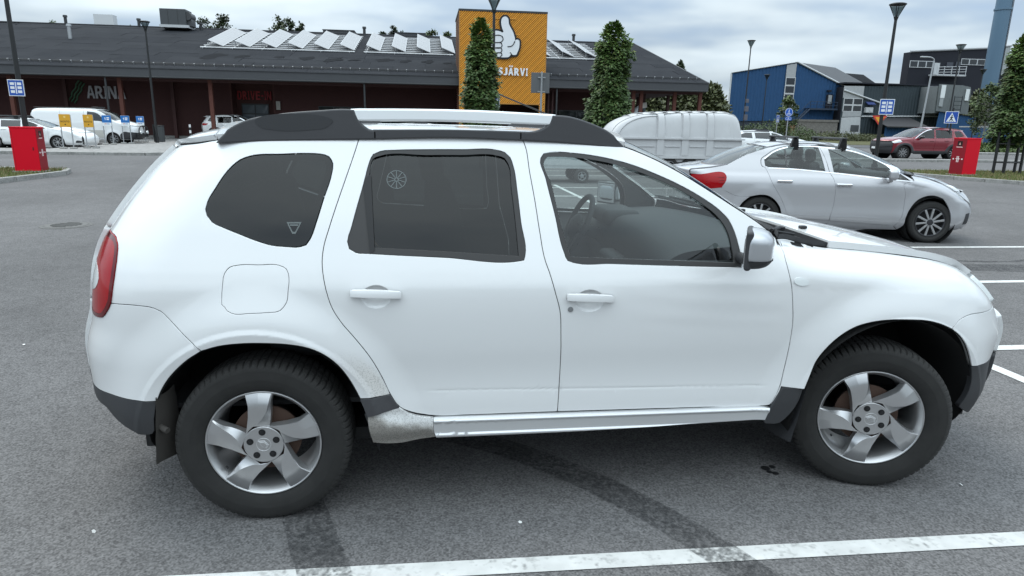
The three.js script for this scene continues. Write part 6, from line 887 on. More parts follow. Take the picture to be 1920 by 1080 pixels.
// ---------- the other vehicles: same sheet-metal method, one body surface per kind of car
function bodySurface({ prof, tail, nose, arches = [], flare = 0.02, hood, tailLen = 0.45, noseLen = 0.55, pow = 2.6 }) {
  const P = curve(prof), T = curve(tail), N = curve(nose), H = hood ? curve(hood.line) : null;
  const W = (x, y) => {
    let w = P(y);
    if (H && x > hood.x0 - 0.3) { const yh = H(x), s = clamp((y - (yh - 0.14)) / 0.14, 0, 0.992), yb = Math.min(y, yh - 0.14), wf = P(yb) - (P(yb) - hood.z) * (1 - Math.sqrt(1 - s ** 2.4)) / 0.88; w = lerp(w, wf, smooth(hood.x0 - 0.3, hood.x0, x)); }
    for (const [cx, cy, r] of arches) { const d = Math.hypot(x - cx, y - cy); w += flare * (1 - smooth(r * 1.08, r * 1.55, d)) * smooth(0.1, 0.3, y); }
    let a = (T(y) + tailLen - x) / tailLen; if (a > 0) w *= Math.max(1e-4, 1 - Math.min(a, 1) ** pow) ** (1 / pow);
    a = (x - N(y) + noseLen) / noseLen; if (a > 0) w *= Math.max(1e-4, 1 - Math.min(a, 1) ** pow) ** (1 / pow);
    return w;
  };
  W.T = T; W.N = N; return W;
}
function spokeWheel(parent, [x, y, z], side, { R: rad, rim, wid = 0.2, n = 5, pairs = true, dark = false, mat = M.alloy, full = true }) {
  const w = new THREE.Group(); w.name = 'wheel'; w.position.set(x, y, z); if (side < 0) w.rotation.y = Math.PI; parent.add(w);
  part('tyre', spin(lathe([[rim, -0.01], [rim + 0.015, 0.004], [rim + (rad - rim) * 0.5, 0.012], [rad - 0.02, 0.004], [rad - 0.004, -0.02], [rad, -0.05], [rad, -wid + 0.03], [rad - 0.03, -wid]], 56)), M.tyre, w);
  part('rim', [spin(lathe([[rim + 0.004, -0.008], [rim + 0.001, 0.002], [rim - 0.012, -0.002], [rim - 0.02, -0.03], [rim - 0.03, -wid * 0.9]], 48)), spin(lathe([[0.001, 0.0], [0.045, 0], [0.055, -0.008], [0.06, -0.03]], 24))], dark ? M.darkAlloy : mat, w);
  part('wheel_back', put(new THREE.CircleGeometry(rim - 0.015, 32), [0, 0, -0.07]), M.black, w);
  const sp = []; const total = pairs ? 2 * n : n;
  for (let k = 0; k < total; k++) { const a = pairs ? (Math.floor(k / 2) * 2 * Math.PI / n) + (k % 2 ? 0.5 : -0.5) * (Math.PI / n) * 0.92 : k * 2 * Math.PI / n; const g = plate([[-0.011, 0.045], [0.011, 0.045], [rim * 0.062, rim - 0.01], [-rim * 0.062, rim - 0.01]], 0.02, [0, 0, -0.022], [0, 0, 0], 0.002); part('spoke', put(g, [0, 0, 0], [0, 0, a + 0.16]), mat, w); }
  return w;
}
M.darkRed = std([0.12, 0.003, 0.005], 0.3); M.darkAlloy = std([0.05, 0.05, 0.055], 0.4, { metalness: 0.5 });
M.silverPaint = phys([0.46, 0.46, 0.475], 0.34, { metalness: 0.4, clearcoat: 1, clearcoatRoughness: 0.04 }); M.redPaint = phys([0.19, 0.007, 0.018], 0.3, { metalness: 0.3, clearcoat: 1, clearcoatRoughness: 0.04 }); M.whitePaint = phys([0.76, 0.77, 0.77], 0.4, paintFilm); M.greyShell = std([0.56, 0.565, 0.57], 0.5, { map: tex(512, grey((u, v) => { const a = fbm(u * 6, v * 6, 6, 231, 6), s = fbm(u * 40, v * 9, 4, 232, 40); return 0.90 + 0.12 * (a - 0.5) - 0.55 * Math.max(0, s * 0.6 + a * 0.5 - 0.68); }), { size: 2.2 }) });
const gl = { clear: M.smoke, side: phys([0.55, 0.61, 0.60], 0.0, { transmission: 1, thickness: 0, ior: 1.52 }), dark: phys([0.05, 0.055, 0.06], 0.0, { transmission: 0.6, thickness: 0, ior: 1.55, clearcoat: 1 }) };
// a car from its drawing: s.sheets [name, outline, material, offset?], s.panes [outline, parent name], s.tops [name, material, stations, power, opts]
function carFrom(s, label, group, pos, turn) {
  const o = thing(s.name, label, s.category || 'car', pos, turn, group), W = s.W, res = s.res || 0.06, made = {};
  for (const side of [1, -1]) {
    for (const [name, line, mat, off = 0, holes = []] of s.sheets) { const p = part(name, panel({ line: outline(line, 0.04), holes: holes.map(h => outline(h, 0.04)), f: W, side, off, res, gap: off ? 0.001 : s.gap || 0.003, flange: off ? 0.01 : 0.03 }), mat, o); made[name + side] = p; }
    for (const [line, name, mat] of s.panes) part('window_pane', panel({ line: outline(line, 0.04), f: W, side, off: -0.008, res: 0.08, gap: 0, flange: 0 }), mat, made[name + side]);
    for (const [name, line, mat, off, parent] of s.trims || []) part(name, panel({ line: outline(line, 0.03), f: W, side, off, res: 0.05, gap: 0, flange: 0.012 }), mat, made[parent + side] || o);
    for (const [x, y, parent, len = 0.24] of s.handles || []) part('door_handle', [rbx(len, 0.04, 0.035, 0.014, [x, y, side * (W(x, y) + 0.014)])], s.handleMat || s.paint, made[parent + side]);
    for (const cx of s.axles) { const g = spin(lathe([[0.01, -0.40], [s.archR, -0.40], [s.archR + 0.002, 0.0]], 32)); part('wheel_housing', put(side > 0 ? g : mirrored(g), [cx[0], cx[1], side * (Math.min(W(cx[0], cx[1] + s.archR + 0.03), W(cx[0] + s.archR, cx[1] + 0.1), W(cx[0] - s.archR, cx[1] + 0.1)) - 0.015)]), M.matteBlack, o); spokeWheel(o, [cx[0], s.wheel.R, side * s.wheelZ], side, s.wheel); }
    if (s.mirror) { const [mx, my] = s.mirror, mz = W(mx, my - 0.06); const m = part('door_mirror', [put(rbx(0.13, 0.15, 0.19, 0.05, [0, 0, 0]), [mx, my, side * (mz + 0.14)], [0, side * -0.2, 0]), rbx(0.06, 0.07, 0.12, 0.02, [mx + 0.01, my - 0.08, side * (mz + 0.03)])], s.mirrorMat || s.paint, o); part('mirror_glass', put(rbx(0.006, 0.12, 0.15, 0.002, [0, 0, 0]), [mx - 0.066, my, side * (mz + 0.14)], [0, side * -0.2, 0]), M.chrome, m); }
  }
  for (const [name, mat, st, p = 2.4, opt = {}] of s.tops) { st.p = p; part(name, across(st, { n: 6, m: 18, thick: 0.015, ...opt }), mat, o); }
  part('floor_pan', bx(s.axles[1][0] + 0.9, 0.06, 1.3, [s.axles[1][0] / 2, s.floor || 0.26, 0]), M.black, o);
  if (s.cabin) {
    const [x0, x1, y] = s.cabin; part('cabin_floor', bx(x1 - x0, 0.03, 1.25, [(x0 + x1) / 2, y - 0.35, 0]), M.cloth, o); part('dashboard', rbx(0.5, 0.25, 1.28, 0.08, [x1 - 0.1, y - 0.06, 0]), M.dash, o);
    for (const [sx, n] of s.seats) for (const sz of n === 2 ? [-0.33, 0.33] : [0]) { const q = new THREE.Group(); q.name = 'seat'; o.add(q); part('backrest', put(rbx(0.14, 0.6, n === 2 ? 0.48 : 1.15, 0.06, [0, 0.25, 0]), [sx, y - 0.35, sz], [0, 0, R(12)]), M.trim, q); for (const hz of n === 2 ? [0] : [-0.36, 0.36]) part('headrest', put(rbx(0.1, 0.19, 0.27, 0.05, [0, 0, 0]), [sx - 0.12, y + 0.28, sz + hz], [0, 0, R(8)]), M.trim, q); }
    const sw = new THREE.TorusGeometry(0.17, 0.018, 8, 28); part('steering_wheel', put(put(sw, [0, 0, 0], [R(-22), 0, 0]), [x1 - 0.42, y - 0.02, -0.33], [0, -Math.PI / 2, 0]), M.dash, o);
  }
  return o;
}
// --- silver saloon with roof bars
{
  const arches = [[-0.04, 0.30, 0.33], [2.385, 0.315, 0.345]];
  const W = bodySurface({ prof: [[0.15, 0.72], [0.22, 0.77], [0.3, 0.80], [0.38, 0.812], [0.5, 0.808], [0.62, 0.812], [0.74, 0.820], [0.82, 0.815], [0.9, 0.79], [0.96, 0.760], [1.02, 0.735], [1.1, 0.70], [1.2, 0.655], [1.3, 0.61], [1.36, 0.56], [1.42, 0.48]], tail: [[0.15, -0.92], [0.3, -1.08], [0.5, -1.14], [0.7, -1.15], [0.9, -1.20], [0.98, -1.22], [1.1, -1.05], [1.3, -0.6]], nose: [[0.15, 2.95], [0.24, 3.10], [0.45, 3.14], [0.6, 3.12], [0.66, 3.07], [0.72, 3.02], [0.8, 2.92], [0.9, 2.78], [1.2, 2.6]], arches, flare: 0.014, hood: { x0: 2.05, z: 0.66, line: [[1.8, 1.03], [2.1, 0.965], [2.30, 0.925], [2.5, 0.865], [2.65, 0.80], [2.8, 0.72], [3, 0.6]] } });
  const E = (x, y, d = -0.003) => [x, y, W(x, y) + d];
  const rd = '0.349,0.300 0.329,0.403 0.281,0.518 0.177,0.689 0.093,0.816 0.029,0.957 -0.012,1.035', bs = '0.961,0.232 0.966,0.311 0.987,0.433 1.000,0.555 0.988,0.766 0.965,0.885 0.905,0.985';
  const rv = q => q.split(' ').reverse().join(' ');
  const winR = '-0.010,1.060* 0.042,1.040* 0.282,1.036 0.845,1.003* 0.800,1.180 0.752,1.338* 0.527,1.338 0.306,1.316 0.116,1.250 -0.022,1.150', winF = '0.965,0.992* 1.4,0.955 1.746,0.922 2.02,0.899* 1.844,1.020 1.657,1.118 1.351,1.245 1.126,1.298 0.895,1.312* 0.935,1.14';
  const spec = { name: 'silver_sedan', W, paint: M.silverPaint, handleMat: M.chrome, res: 0.045, archR: 0.345, axles: [[-0.04, 0.30], [2.385, 0.31]], wheelZ: 0.795, wheel: { R: 0.305, rim: 0.205, n: 5, pairs: true, dark: true, wid: 0.2 }, floor: 0.22,
    sheets: [
      ['rear_door', `${rd}* -0.050,1.050 -0.060,1.160 0.0,1.205 0.105,1.277 0.306,1.340 0.527,1.352 0.765,1.355* 0.86,1.15 ${rv(bs)}* 0.66,0.265`, M.silverPaint, 0, [winR]],
      ['front_door', `${bs}* 0.86,1.15 0.765,1.355* 0.880,1.338 1.126,1.316 1.351,1.262 1.657,1.134 1.844,1.036 2.075,0.905* 1.936,0.836 1.969,0.733 1.979,0.554 1.973,0.403 1.934,0.280 1.898,0.233*`, M.silverPaint, 0, [winF]],
      ['rear_wing', `0.349,0.300* ${rd.split(' ').slice(1).join(' ')}* -0.056,1.050 -0.066,1.164 0.0,1.212 0.10,1.284 0.30,1.348 0.527,1.366 0.765,1.370 0.70,1.385 0.45,1.378 0.20,1.352 0.02,1.316* -0.28,1.209 -0.56,1.060* -0.75,1.02 -1.00,0.985 -1.08,0.975* -1.075,0.915* -0.99,0.912 -0.570,0.898* -0.568,0.876 -0.634,0.729* -0.652,0.736 -0.508,0.653 -0.405,0.615 -0.206,0.612* -0.071,0.640 0.043,0.633 0.149,0.572 0.229,0.478 0.285,0.300*`, M.silverPaint],
      ['front_wing', `1.898,0.233* 1.934,0.280 1.973,0.403 1.979,0.554 1.969,0.733 1.936,0.836 2.08,0.900* 2.06,0.965 2.10,0.962 2.30,0.922 2.42,0.885 2.549,0.842* 2.70,0.742 2.82,0.640* 2.548,0.650 2.494,0.656* 2.365,0.698 2.268,0.690 2.150,0.627 2.069,0.505 2.025,0.36 2.02,0.25 1.96,0.18*`, M.silverPaint],
      ['front_bumper', '2.494,0.654* 2.548,0.650 2.82,0.640 2.935,0.600* 2.985,0.45 2.96,0.25 2.90,0.185* 2.66,0.185* 2.655,0.335 2.628,0.455 2.575,0.558 2.536,0.610', M.silverPaint],
      ['rear_bumper', '-0.206,0.612* -0.405,0.615 -0.508,0.653 -0.652,0.736* -0.80,0.715 -1.04,0.72* -1.02,0.5 -0.97,0.30* -0.40,0.22* -0.372,0.40 -0.30,0.53', M.silverPaint],
      ['sill', '0.30,0.30* 0.36,0.292 0.70,0.250 0.97,0.226 1.90,0.226 1.96,0.175* 1.0,0.168 0.45,0.17 0.31,0.19*', M.silverPaint],
      ['tail_light', '-1.06,0.91* -0.97,0.914 -0.570,0.900 -0.566,0.880 -0.630,0.732* -0.80,0.712 -1.06,0.74*', M.red, 0.004], ['headlight', '2.549,0.838* 2.70,0.742 2.82,0.640 2.87,0.645* 2.885,0.715 2.79,0.80 2.68,0.835', M.lens, 0.004], ['fog_lamp_bezel', '2.86,0.28* 2.88,0.44* 2.97,0.45* 2.965,0.28*', M.plastic, 0.003] ],
    panes: [[winR, 'rear_door', gl.side], [winF, 'front_door', gl.side]],
    trims: [['door_moulding', '0.36,0.372* 0.955,0.360* 0.955,0.298* 0.40,0.315*', M.silverPaint, 0.014, 'rear_door'], ['door_moulding', '0.975,0.358* 1.554,0.352 1.76,0.322 1.83,0.250* 0.97,0.290*', M.silverPaint, 0.014, 'front_door'], ['pillar_cover', '0.765,1.345* 0.86,1.335* 0.965,0.995* 0.85,1.002*', M.gloss, -0.001, 'rear_door'], ['window_divider', '0.262,1.30* 0.285,1.308* 0.315,1.038* 0.292,1.038*', M.gloss, -0.004, 'rear_door'], ['window_divider', '1.80,1.03* 1.825,1.02* 1.90,0.912* 1.875,0.914*', M.gloss, -0.004, 'front_door'],
      ['window_chrome', '0.04,1.034* 0.282,1.029 0.95,0.985 1.746,0.914 2.06,0.894* 2.06,0.885* 1.746,0.904 0.95,0.975 0.282,1.020 0.03,1.025*', M.chrome, 0.003, ''], ['window_chrome', '-0.03,1.160* 0.116,1.268 0.306,1.337 0.527,1.357 0.880,1.343 1.126,1.321 1.351,1.267 1.657,1.139 1.90,1.010 1.895,1.000 1.657,1.126 1.351,1.254 1.126,1.308 0.880,1.330 0.527,1.345 0.306,1.324 0.116,1.256 -0.018,1.154*', M.chrome, 0.003, '']],
    handles: [[0.268, 0.845, 'rear_door', 0.22], [1.11, 0.815, 'front_door', 0.22]], mirror: [1.72, 0.985],
    tops: [
      ['rear_bumper', M.silverPaint, [0.3, 0.45, 0.6, 0.70].map(y => ({ e: E(W.T(y) + 0.1, y), c: [W.T(y), y] })), 3], ['boot_lid', M.silverPaint, [{ e: E(-1.06, 0.72), c: [-1.16, 0.72] }, { e: E(-1.08, 0.9), c: [-1.20, 0.90] }, { e: E(-1.085, 0.965), c: [-1.23, 0.985] }, { e: E(-1.0, 0.987), c: [-1.12, 1.005] }, { e: E(-0.75, 1.023), c: [-0.86, 1.035] }, { e: E(-0.56, 1.058), c: [-0.80, 1.045] }], 3],
      ['rear_window', M.glass, [{ e: E(-0.555, 1.062), c: [-0.79, 1.048] }, { e: E(-0.28, 1.211), c: [-0.46, 1.21] }, { e: E(0.015, 1.318), c: [-0.10, 1.345] }], 3, { thick: 0 }],
      ['roof', M.silverPaint, [{ e: E(0.02, 1.320), c: [-0.09, 1.348] }, { e: E(0.20, 1.355), c: [0.1, 1.385] }, { e: E(0.45, 1.380), c: [0.45, 1.412] }, { e: E(0.80, 1.376), c: [0.82, 1.415] }, { e: E(1.126, 1.328), c: [1.2, 1.392] }, { e: E(1.20, 1.312), c: [1.29, 1.372] }], 2.6],
      ['windscreen', M.glass, [{ e: E(1.20, 1.311), c: [1.295, 1.370] }, { e: E(1.351, 1.264), c: [1.5, 1.312] }, { e: E(1.657, 1.136), c: [1.85, 1.175] }, { e: E(1.95, 0.985), c: [2.15, 1.01] }], 2.6, { thick: 0 }],
      ['windscreen_cowl', M.plastic, [{ e: E(1.94, 0.986, -0.006), c: [2.13, 1.005] }, { e: E(2.09, 0.960, -0.006), c: [2.24, 0.985] }], 3],
      ['bonnet', M.silverPaint, [{ e: E(2.075, 0.966), c: [2.20, 0.992] }, { e: E(2.30, 0.926), c: [2.40, 0.965] }, { e: E(2.5, 0.866), c: [2.70, 0.90] }, { e: E(2.62, 0.80), c: [2.92, 0.80] }, { e: E(2.70, 0.745), c: [3.0, 0.745] }], 2.4],
      ['front_bumper', M.silverPaint, [{ e: E(2.72, 0.73), c: [3.01, 0.74] }, { e: E(2.84, 0.64), c: [3.09, 0.66] }, { e: E(2.95, 0.56), c: [3.14, 0.55] }, { e: E(2.96, 0.4), c: [3.14, 0.4] }, { e: E(2.90, 0.21), c: [3.06, 0.2] }], 3] ],
    cabin: [-0.3, 1.75, 0.93], seats: [[0.16, 1], [0.86, 2]] };
  const car = carFrom(spec, 'silver four-door saloon with black roof bars parked behind the white off-roader', null, [5.80, 0, -6.76], R(-13));
  M.lensDark = M.plastic; const bars = [[0.40, 'roof bar over the rear seats'], [1.08, 'roof bar over the windscreen end']];
  for (const [x] of bars) { const g = new THREE.Group(); g.name = 'roof_bar'; car.add(g); part('bar', rbx(0.075, 0.028, 1.36, 0.012, [x, 1.475 - (x > 0.8 ? 0.006 : 0), 0]), M.poleBlack, g); for (const s of [1, -1]) part('bar_foot', [put(plate([[-0.052, 0], [0.052, 0], [0.03, 0.115], [-0.03, 0.115]], 0.06, [0, 0, -0.03], [0, 0, 0], 0.006), [x + 0.01, 1.345, s * 0.585], [s * 0.25, 0, 0]), bx(0.06, 0.10, 0.012, [x + 0.03, 1.325, s * 0.612], [s * 0.4, 0, 0])], M.poleBlack, g); }
  part('lamp_bar', [0.80, 0.84, 0.88].map(y => bar([-0.86, y - 0.005, W(-0.86, y) + 0.004], [-0.60, y, W(-0.60, y) + 0.006], 0.004, 6)), M.darkRed, car);
}
// --- a simple five-door drawn from its top and bottom lines
function fiveDoor(c) {
  const W = bodySurface(c.surface), E = (x, y, d = -0.004) => [x, y, W(x, y) + d], top = curve(c.topLine), by = c.bottom, [ra, fa] = c.axles, r = c.archR;
  const bottom = x => { let y = by; for (const [cx, cy] of c.axles) if (Math.abs(x - cx) < r) y = Math.max(y, cy + Math.sqrt(r * r - (x - cx) ** 2)); return y; };
  const seg = (name, xa, xb, holes = [], lean = [0, 0]) => { // between two leaning cut lines
    const lo = [], hi = [], cutA = y => xa + lean[0] * (y - 0.8), cutB = y => xb + lean[1] * (y - 0.8); for (let i = 0; i <= 36; i++) { const t = i / 36, x = cutA(by) + (cutB(by) - cutA(by)) * t; lo.push([x, bottom(x)]); const xt0 = cutA(top(xa)), xt1 = cutB(top(xb)), xt = xt0 + (xt1 - xt0) * t; hi.push([xt, top(xt)]); }
    return [name, [...lo.map((p, i) => `${p[0].toFixed(3)},${p[1].toFixed(3)}${i % 36 === 0 ? '*' : ''}`), ...hi.reverse().map((p, i) => `${p[0].toFixed(3)},${p[1].toFixed(3)}${i % 36 === 0 ? '*' : ''}`)].join(' '), c.paint, 0, holes]; };
  const [xt, x1, x2, x3, xn] = c.cuts, ln = c.lean || [0, 0, 0, 0, 0], sheets = [seg('rear_wing', xt, x1, c.wins.quarter ? [c.wins.quarter] : [], [ln[0], ln[1]]), seg('rear_door', x1, x2, c.wins.rear ? [c.wins.rear] : [], [ln[1], ln[2]]), seg('front_door', x2, x3, [c.wins.front], [ln[2], ln[3]]), seg('front_wing', x3, xn, [], [ln[3], ln[4]]), ...(c.sheets || [])];
  const panes = [[c.wins.front, 'front_door', c.glassF || gl.clear]]; if (c.wins.rear) panes.push([c.wins.rear, 'rear_door', c.glassR || gl.clear]); if (c.wins.quarter) panes.push([c.wins.quarter, 'rear_wing', c.glassR || gl.clear]);
  const tops = c.tops(E, W);
  return { name: c.name, category: c.category, W, paint: c.paint, mirrorMat: c.mirrorMat, handleMat: c.handleMat, res: 0.09, archR: r, axles: c.axles, wheelZ: c.wheelZ, wheel: c.wheel, sheets, panes, trims: c.trims, handles: c.handles, mirror: c.mirror, tops, cabin: c.cabin, seats: c.seats || [], floor: c.bottom + 0.04, gap: 0.006 };
}
const wagonSpec = fiveDoor({ name: 'white_wagon', paint: M.whitePaint, bottom: 0.19, archR: 0.35, axles: [[0, 0.31], [2.78, 0.31]], wheelZ: 0.82, wheel: { R: 0.315, rim: 0.215, n: 8, pairs: false }, glassF: gl.clear, glassR: gl.dark,
  surface: { prof: [[0.15, 0.76], [0.3, 0.84], [0.5, 0.85], [0.7, 0.86], [0.85, 0.85], [0.98, 0.81], [1.1, 0.76], [1.25, 0.69], [1.36, 0.63], [1.45, 0.55]], tail: [[0.2, -0.9], [0.5, -1.02], [0.85, -1.04], [1.05, -0.98], [1.3, -0.75], [1.44, -0.58]], nose: [[0.15, 4.0], [0.3, 4.14], [0.5, 4.16], [0.62, 4.1], [0.72, 3.98], [0.9, 3.75], [1.2, 3.5]], arches: [[0, 0.31, 0.35], [2.78, 0.31, 0.35]], flare: 0.02, hood: { x0: 2.65, z: 0.68, line: [[2.3, 1.08], [2.7, 1.03], [3.1, 0.97], [3.5, 0.88], [3.8, 0.72], [4, 0.6]] } },
  topLine: [[-1.0, 0.96], [-0.86, 1.1], [-0.66, 1.26], [-0.42, 1.345], [0.1, 1.385], [0.7, 1.395], [1.2, 1.375], [1.7, 1.27], [2.2, 1.09], [2.55, 1.0], [2.75, 1.02], [3.1, 0.968], [3.5, 0.878], [3.72, 0.77], [3.86, 0.66], [3.98, 0.56]],
  cuts: [-0.90, 0.30, 1.28, 2.42, 3.88], lean: [0, -0.16, -0.1, 0, 0],
  wins: { quarter: '-0.55,1.06* 0.16,1.03* 0.14,1.31* -0.30,1.28 -0.5,1.18', rear: '0.33,1.025* 1.20,1.0* 1.17,1.325* 0.30,1.32*', front: '1.31,0.995* 2.30,0.955* 2.0,1.10 1.72,1.215 1.40,1.305 1.26,1.322*' },
  sheets: [['headlight', '3.32,0.80* 3.50,0.82 3.78,0.70 3.84,0.62* 3.6,0.63 3.40,0.70', M.lens, 0.005], ['tail_light', '-0.94,0.72* -0.92,0.98* -0.62,0.94* -0.66,0.80', M.red, 0.005], ['bumper_grille', '3.60,0.30* 3.86,0.31* 3.88,0.40* 3.64,0.40', M.plastic, 0.004]],
  handles: [[0.45, 0.90, 'rear_door'], [1.42, 0.88, 'front_door']], mirror: [2.12, 1.02], cabin: [-0.3, 2.1, 0.98], seats: [[0.4, 1], [1.2, 2]],
  trims: [['roof_rail', '-0.35,1.372* 0.2,1.405 1.15,1.395 1.15,1.378* 0.2,1.388 -0.33,1.355*', M.plastic, 0.03, '']],
  tops: (E, W) => [['rear_bumper', M.whitePaint, [0.25, 0.45, 0.62].map(y => ({ e: E(W.T(y) + 0.1, y), c: [W.T(y), y] })), 3], ['tailgate', M.whitePaint, [0.63, 0.8, 0.96, 1.02].map(y => ({ e: E(W.T(y) + 0.1, y), c: [W.T(y), y] })), 3], ['rear_window', gl.dark, [1.03, 1.15, 1.3].map(y => ({ e: E(W.T(y) + 0.1, y), c: [W.T(y), y] })), 3, { thick: 0 }], ['roof', M.whitePaint, [{ e: E(-0.62, 1.29), c: [-0.82, 1.33] }, { e: E(-0.40, 1.355), c: [-0.5, 1.40] }, { e: E(0.1, 1.388), c: [0.1, 1.435] }, { e: E(0.7, 1.398), c: [0.7, 1.45] }, { e: E(1.2, 1.378), c: [1.3, 1.43] }, { e: E(1.36, 1.35), c: [1.5, 1.395] }], 2.6], ['windscreen', M.glass, [{ e: E(1.36, 1.348), c: [1.51, 1.39] }, { e: E(1.7, 1.272), c: [1.9, 1.29] }, { e: E(2.2, 1.092), c: [2.4, 1.1] }, { e: E(2.45, 1.03), c: [2.62, 1.045] }], 2.6, { thick: 0 }], ['bonnet', M.whitePaint, [{ e: E(2.46, 1.03), c: [2.63, 1.05] }, { e: E(2.75, 1.022), c: [2.9, 1.06] }, { e: E(3.1, 0.97), c: [3.3, 1.0] }, { e: E(3.5, 0.88), c: [3.75, 0.88] }, { e: E(3.68, 0.79), c: [3.95, 0.79] }], 2.4], ['front_bumper', M.whitePaint, [{ e: E(3.70, 0.78), c: [3.97, 0.78] }, { e: E(3.86, 0.65), c: [4.1, 0.65] }, { e: E(3.95, 0.52), c: [4.17, 0.5] }, { e: E(3.95, 0.36), c: [4.15, 0.35] }, { e: E(3.9, 0.21), c: [4.05, 0.2] }], 3]] });
const wagon = carFrom(wagonSpec, 'white estate car at the left behind the red box and yellow notices', null, [-19.86, 0, -33.0], 0);
{ // the roof box bars of that estate
  for (const x of [0.1, 0.95]) { const g = new THREE.Group(); g.name = 'roof_bar'; wagon.add(g); part('bar', rbx(0.10, 0.05, 1.4, 0.02, [x, 1.53, 0]), M.poleBlack, g); for (const s of [1, -1]) part('bar_foot', bx(0.14, 0.14, 0.06, [x, 1.46, s * 0.62]), M.poleBlack, g); }
  const c2 = copy(wagon, 'roof of a white estate car showing between the grey trailer and the silver car'); c2.position.set(17.9, 0.05, -32.2); c2.children.filter(o => o.name === 'roof_bar').forEach(o => c2.remove(o));
  const c3 = copy(c2, 'white car glimpsed through the roof rails before the orange tower'); c3.position.set(-0.4, 0.10, -38.2);
}
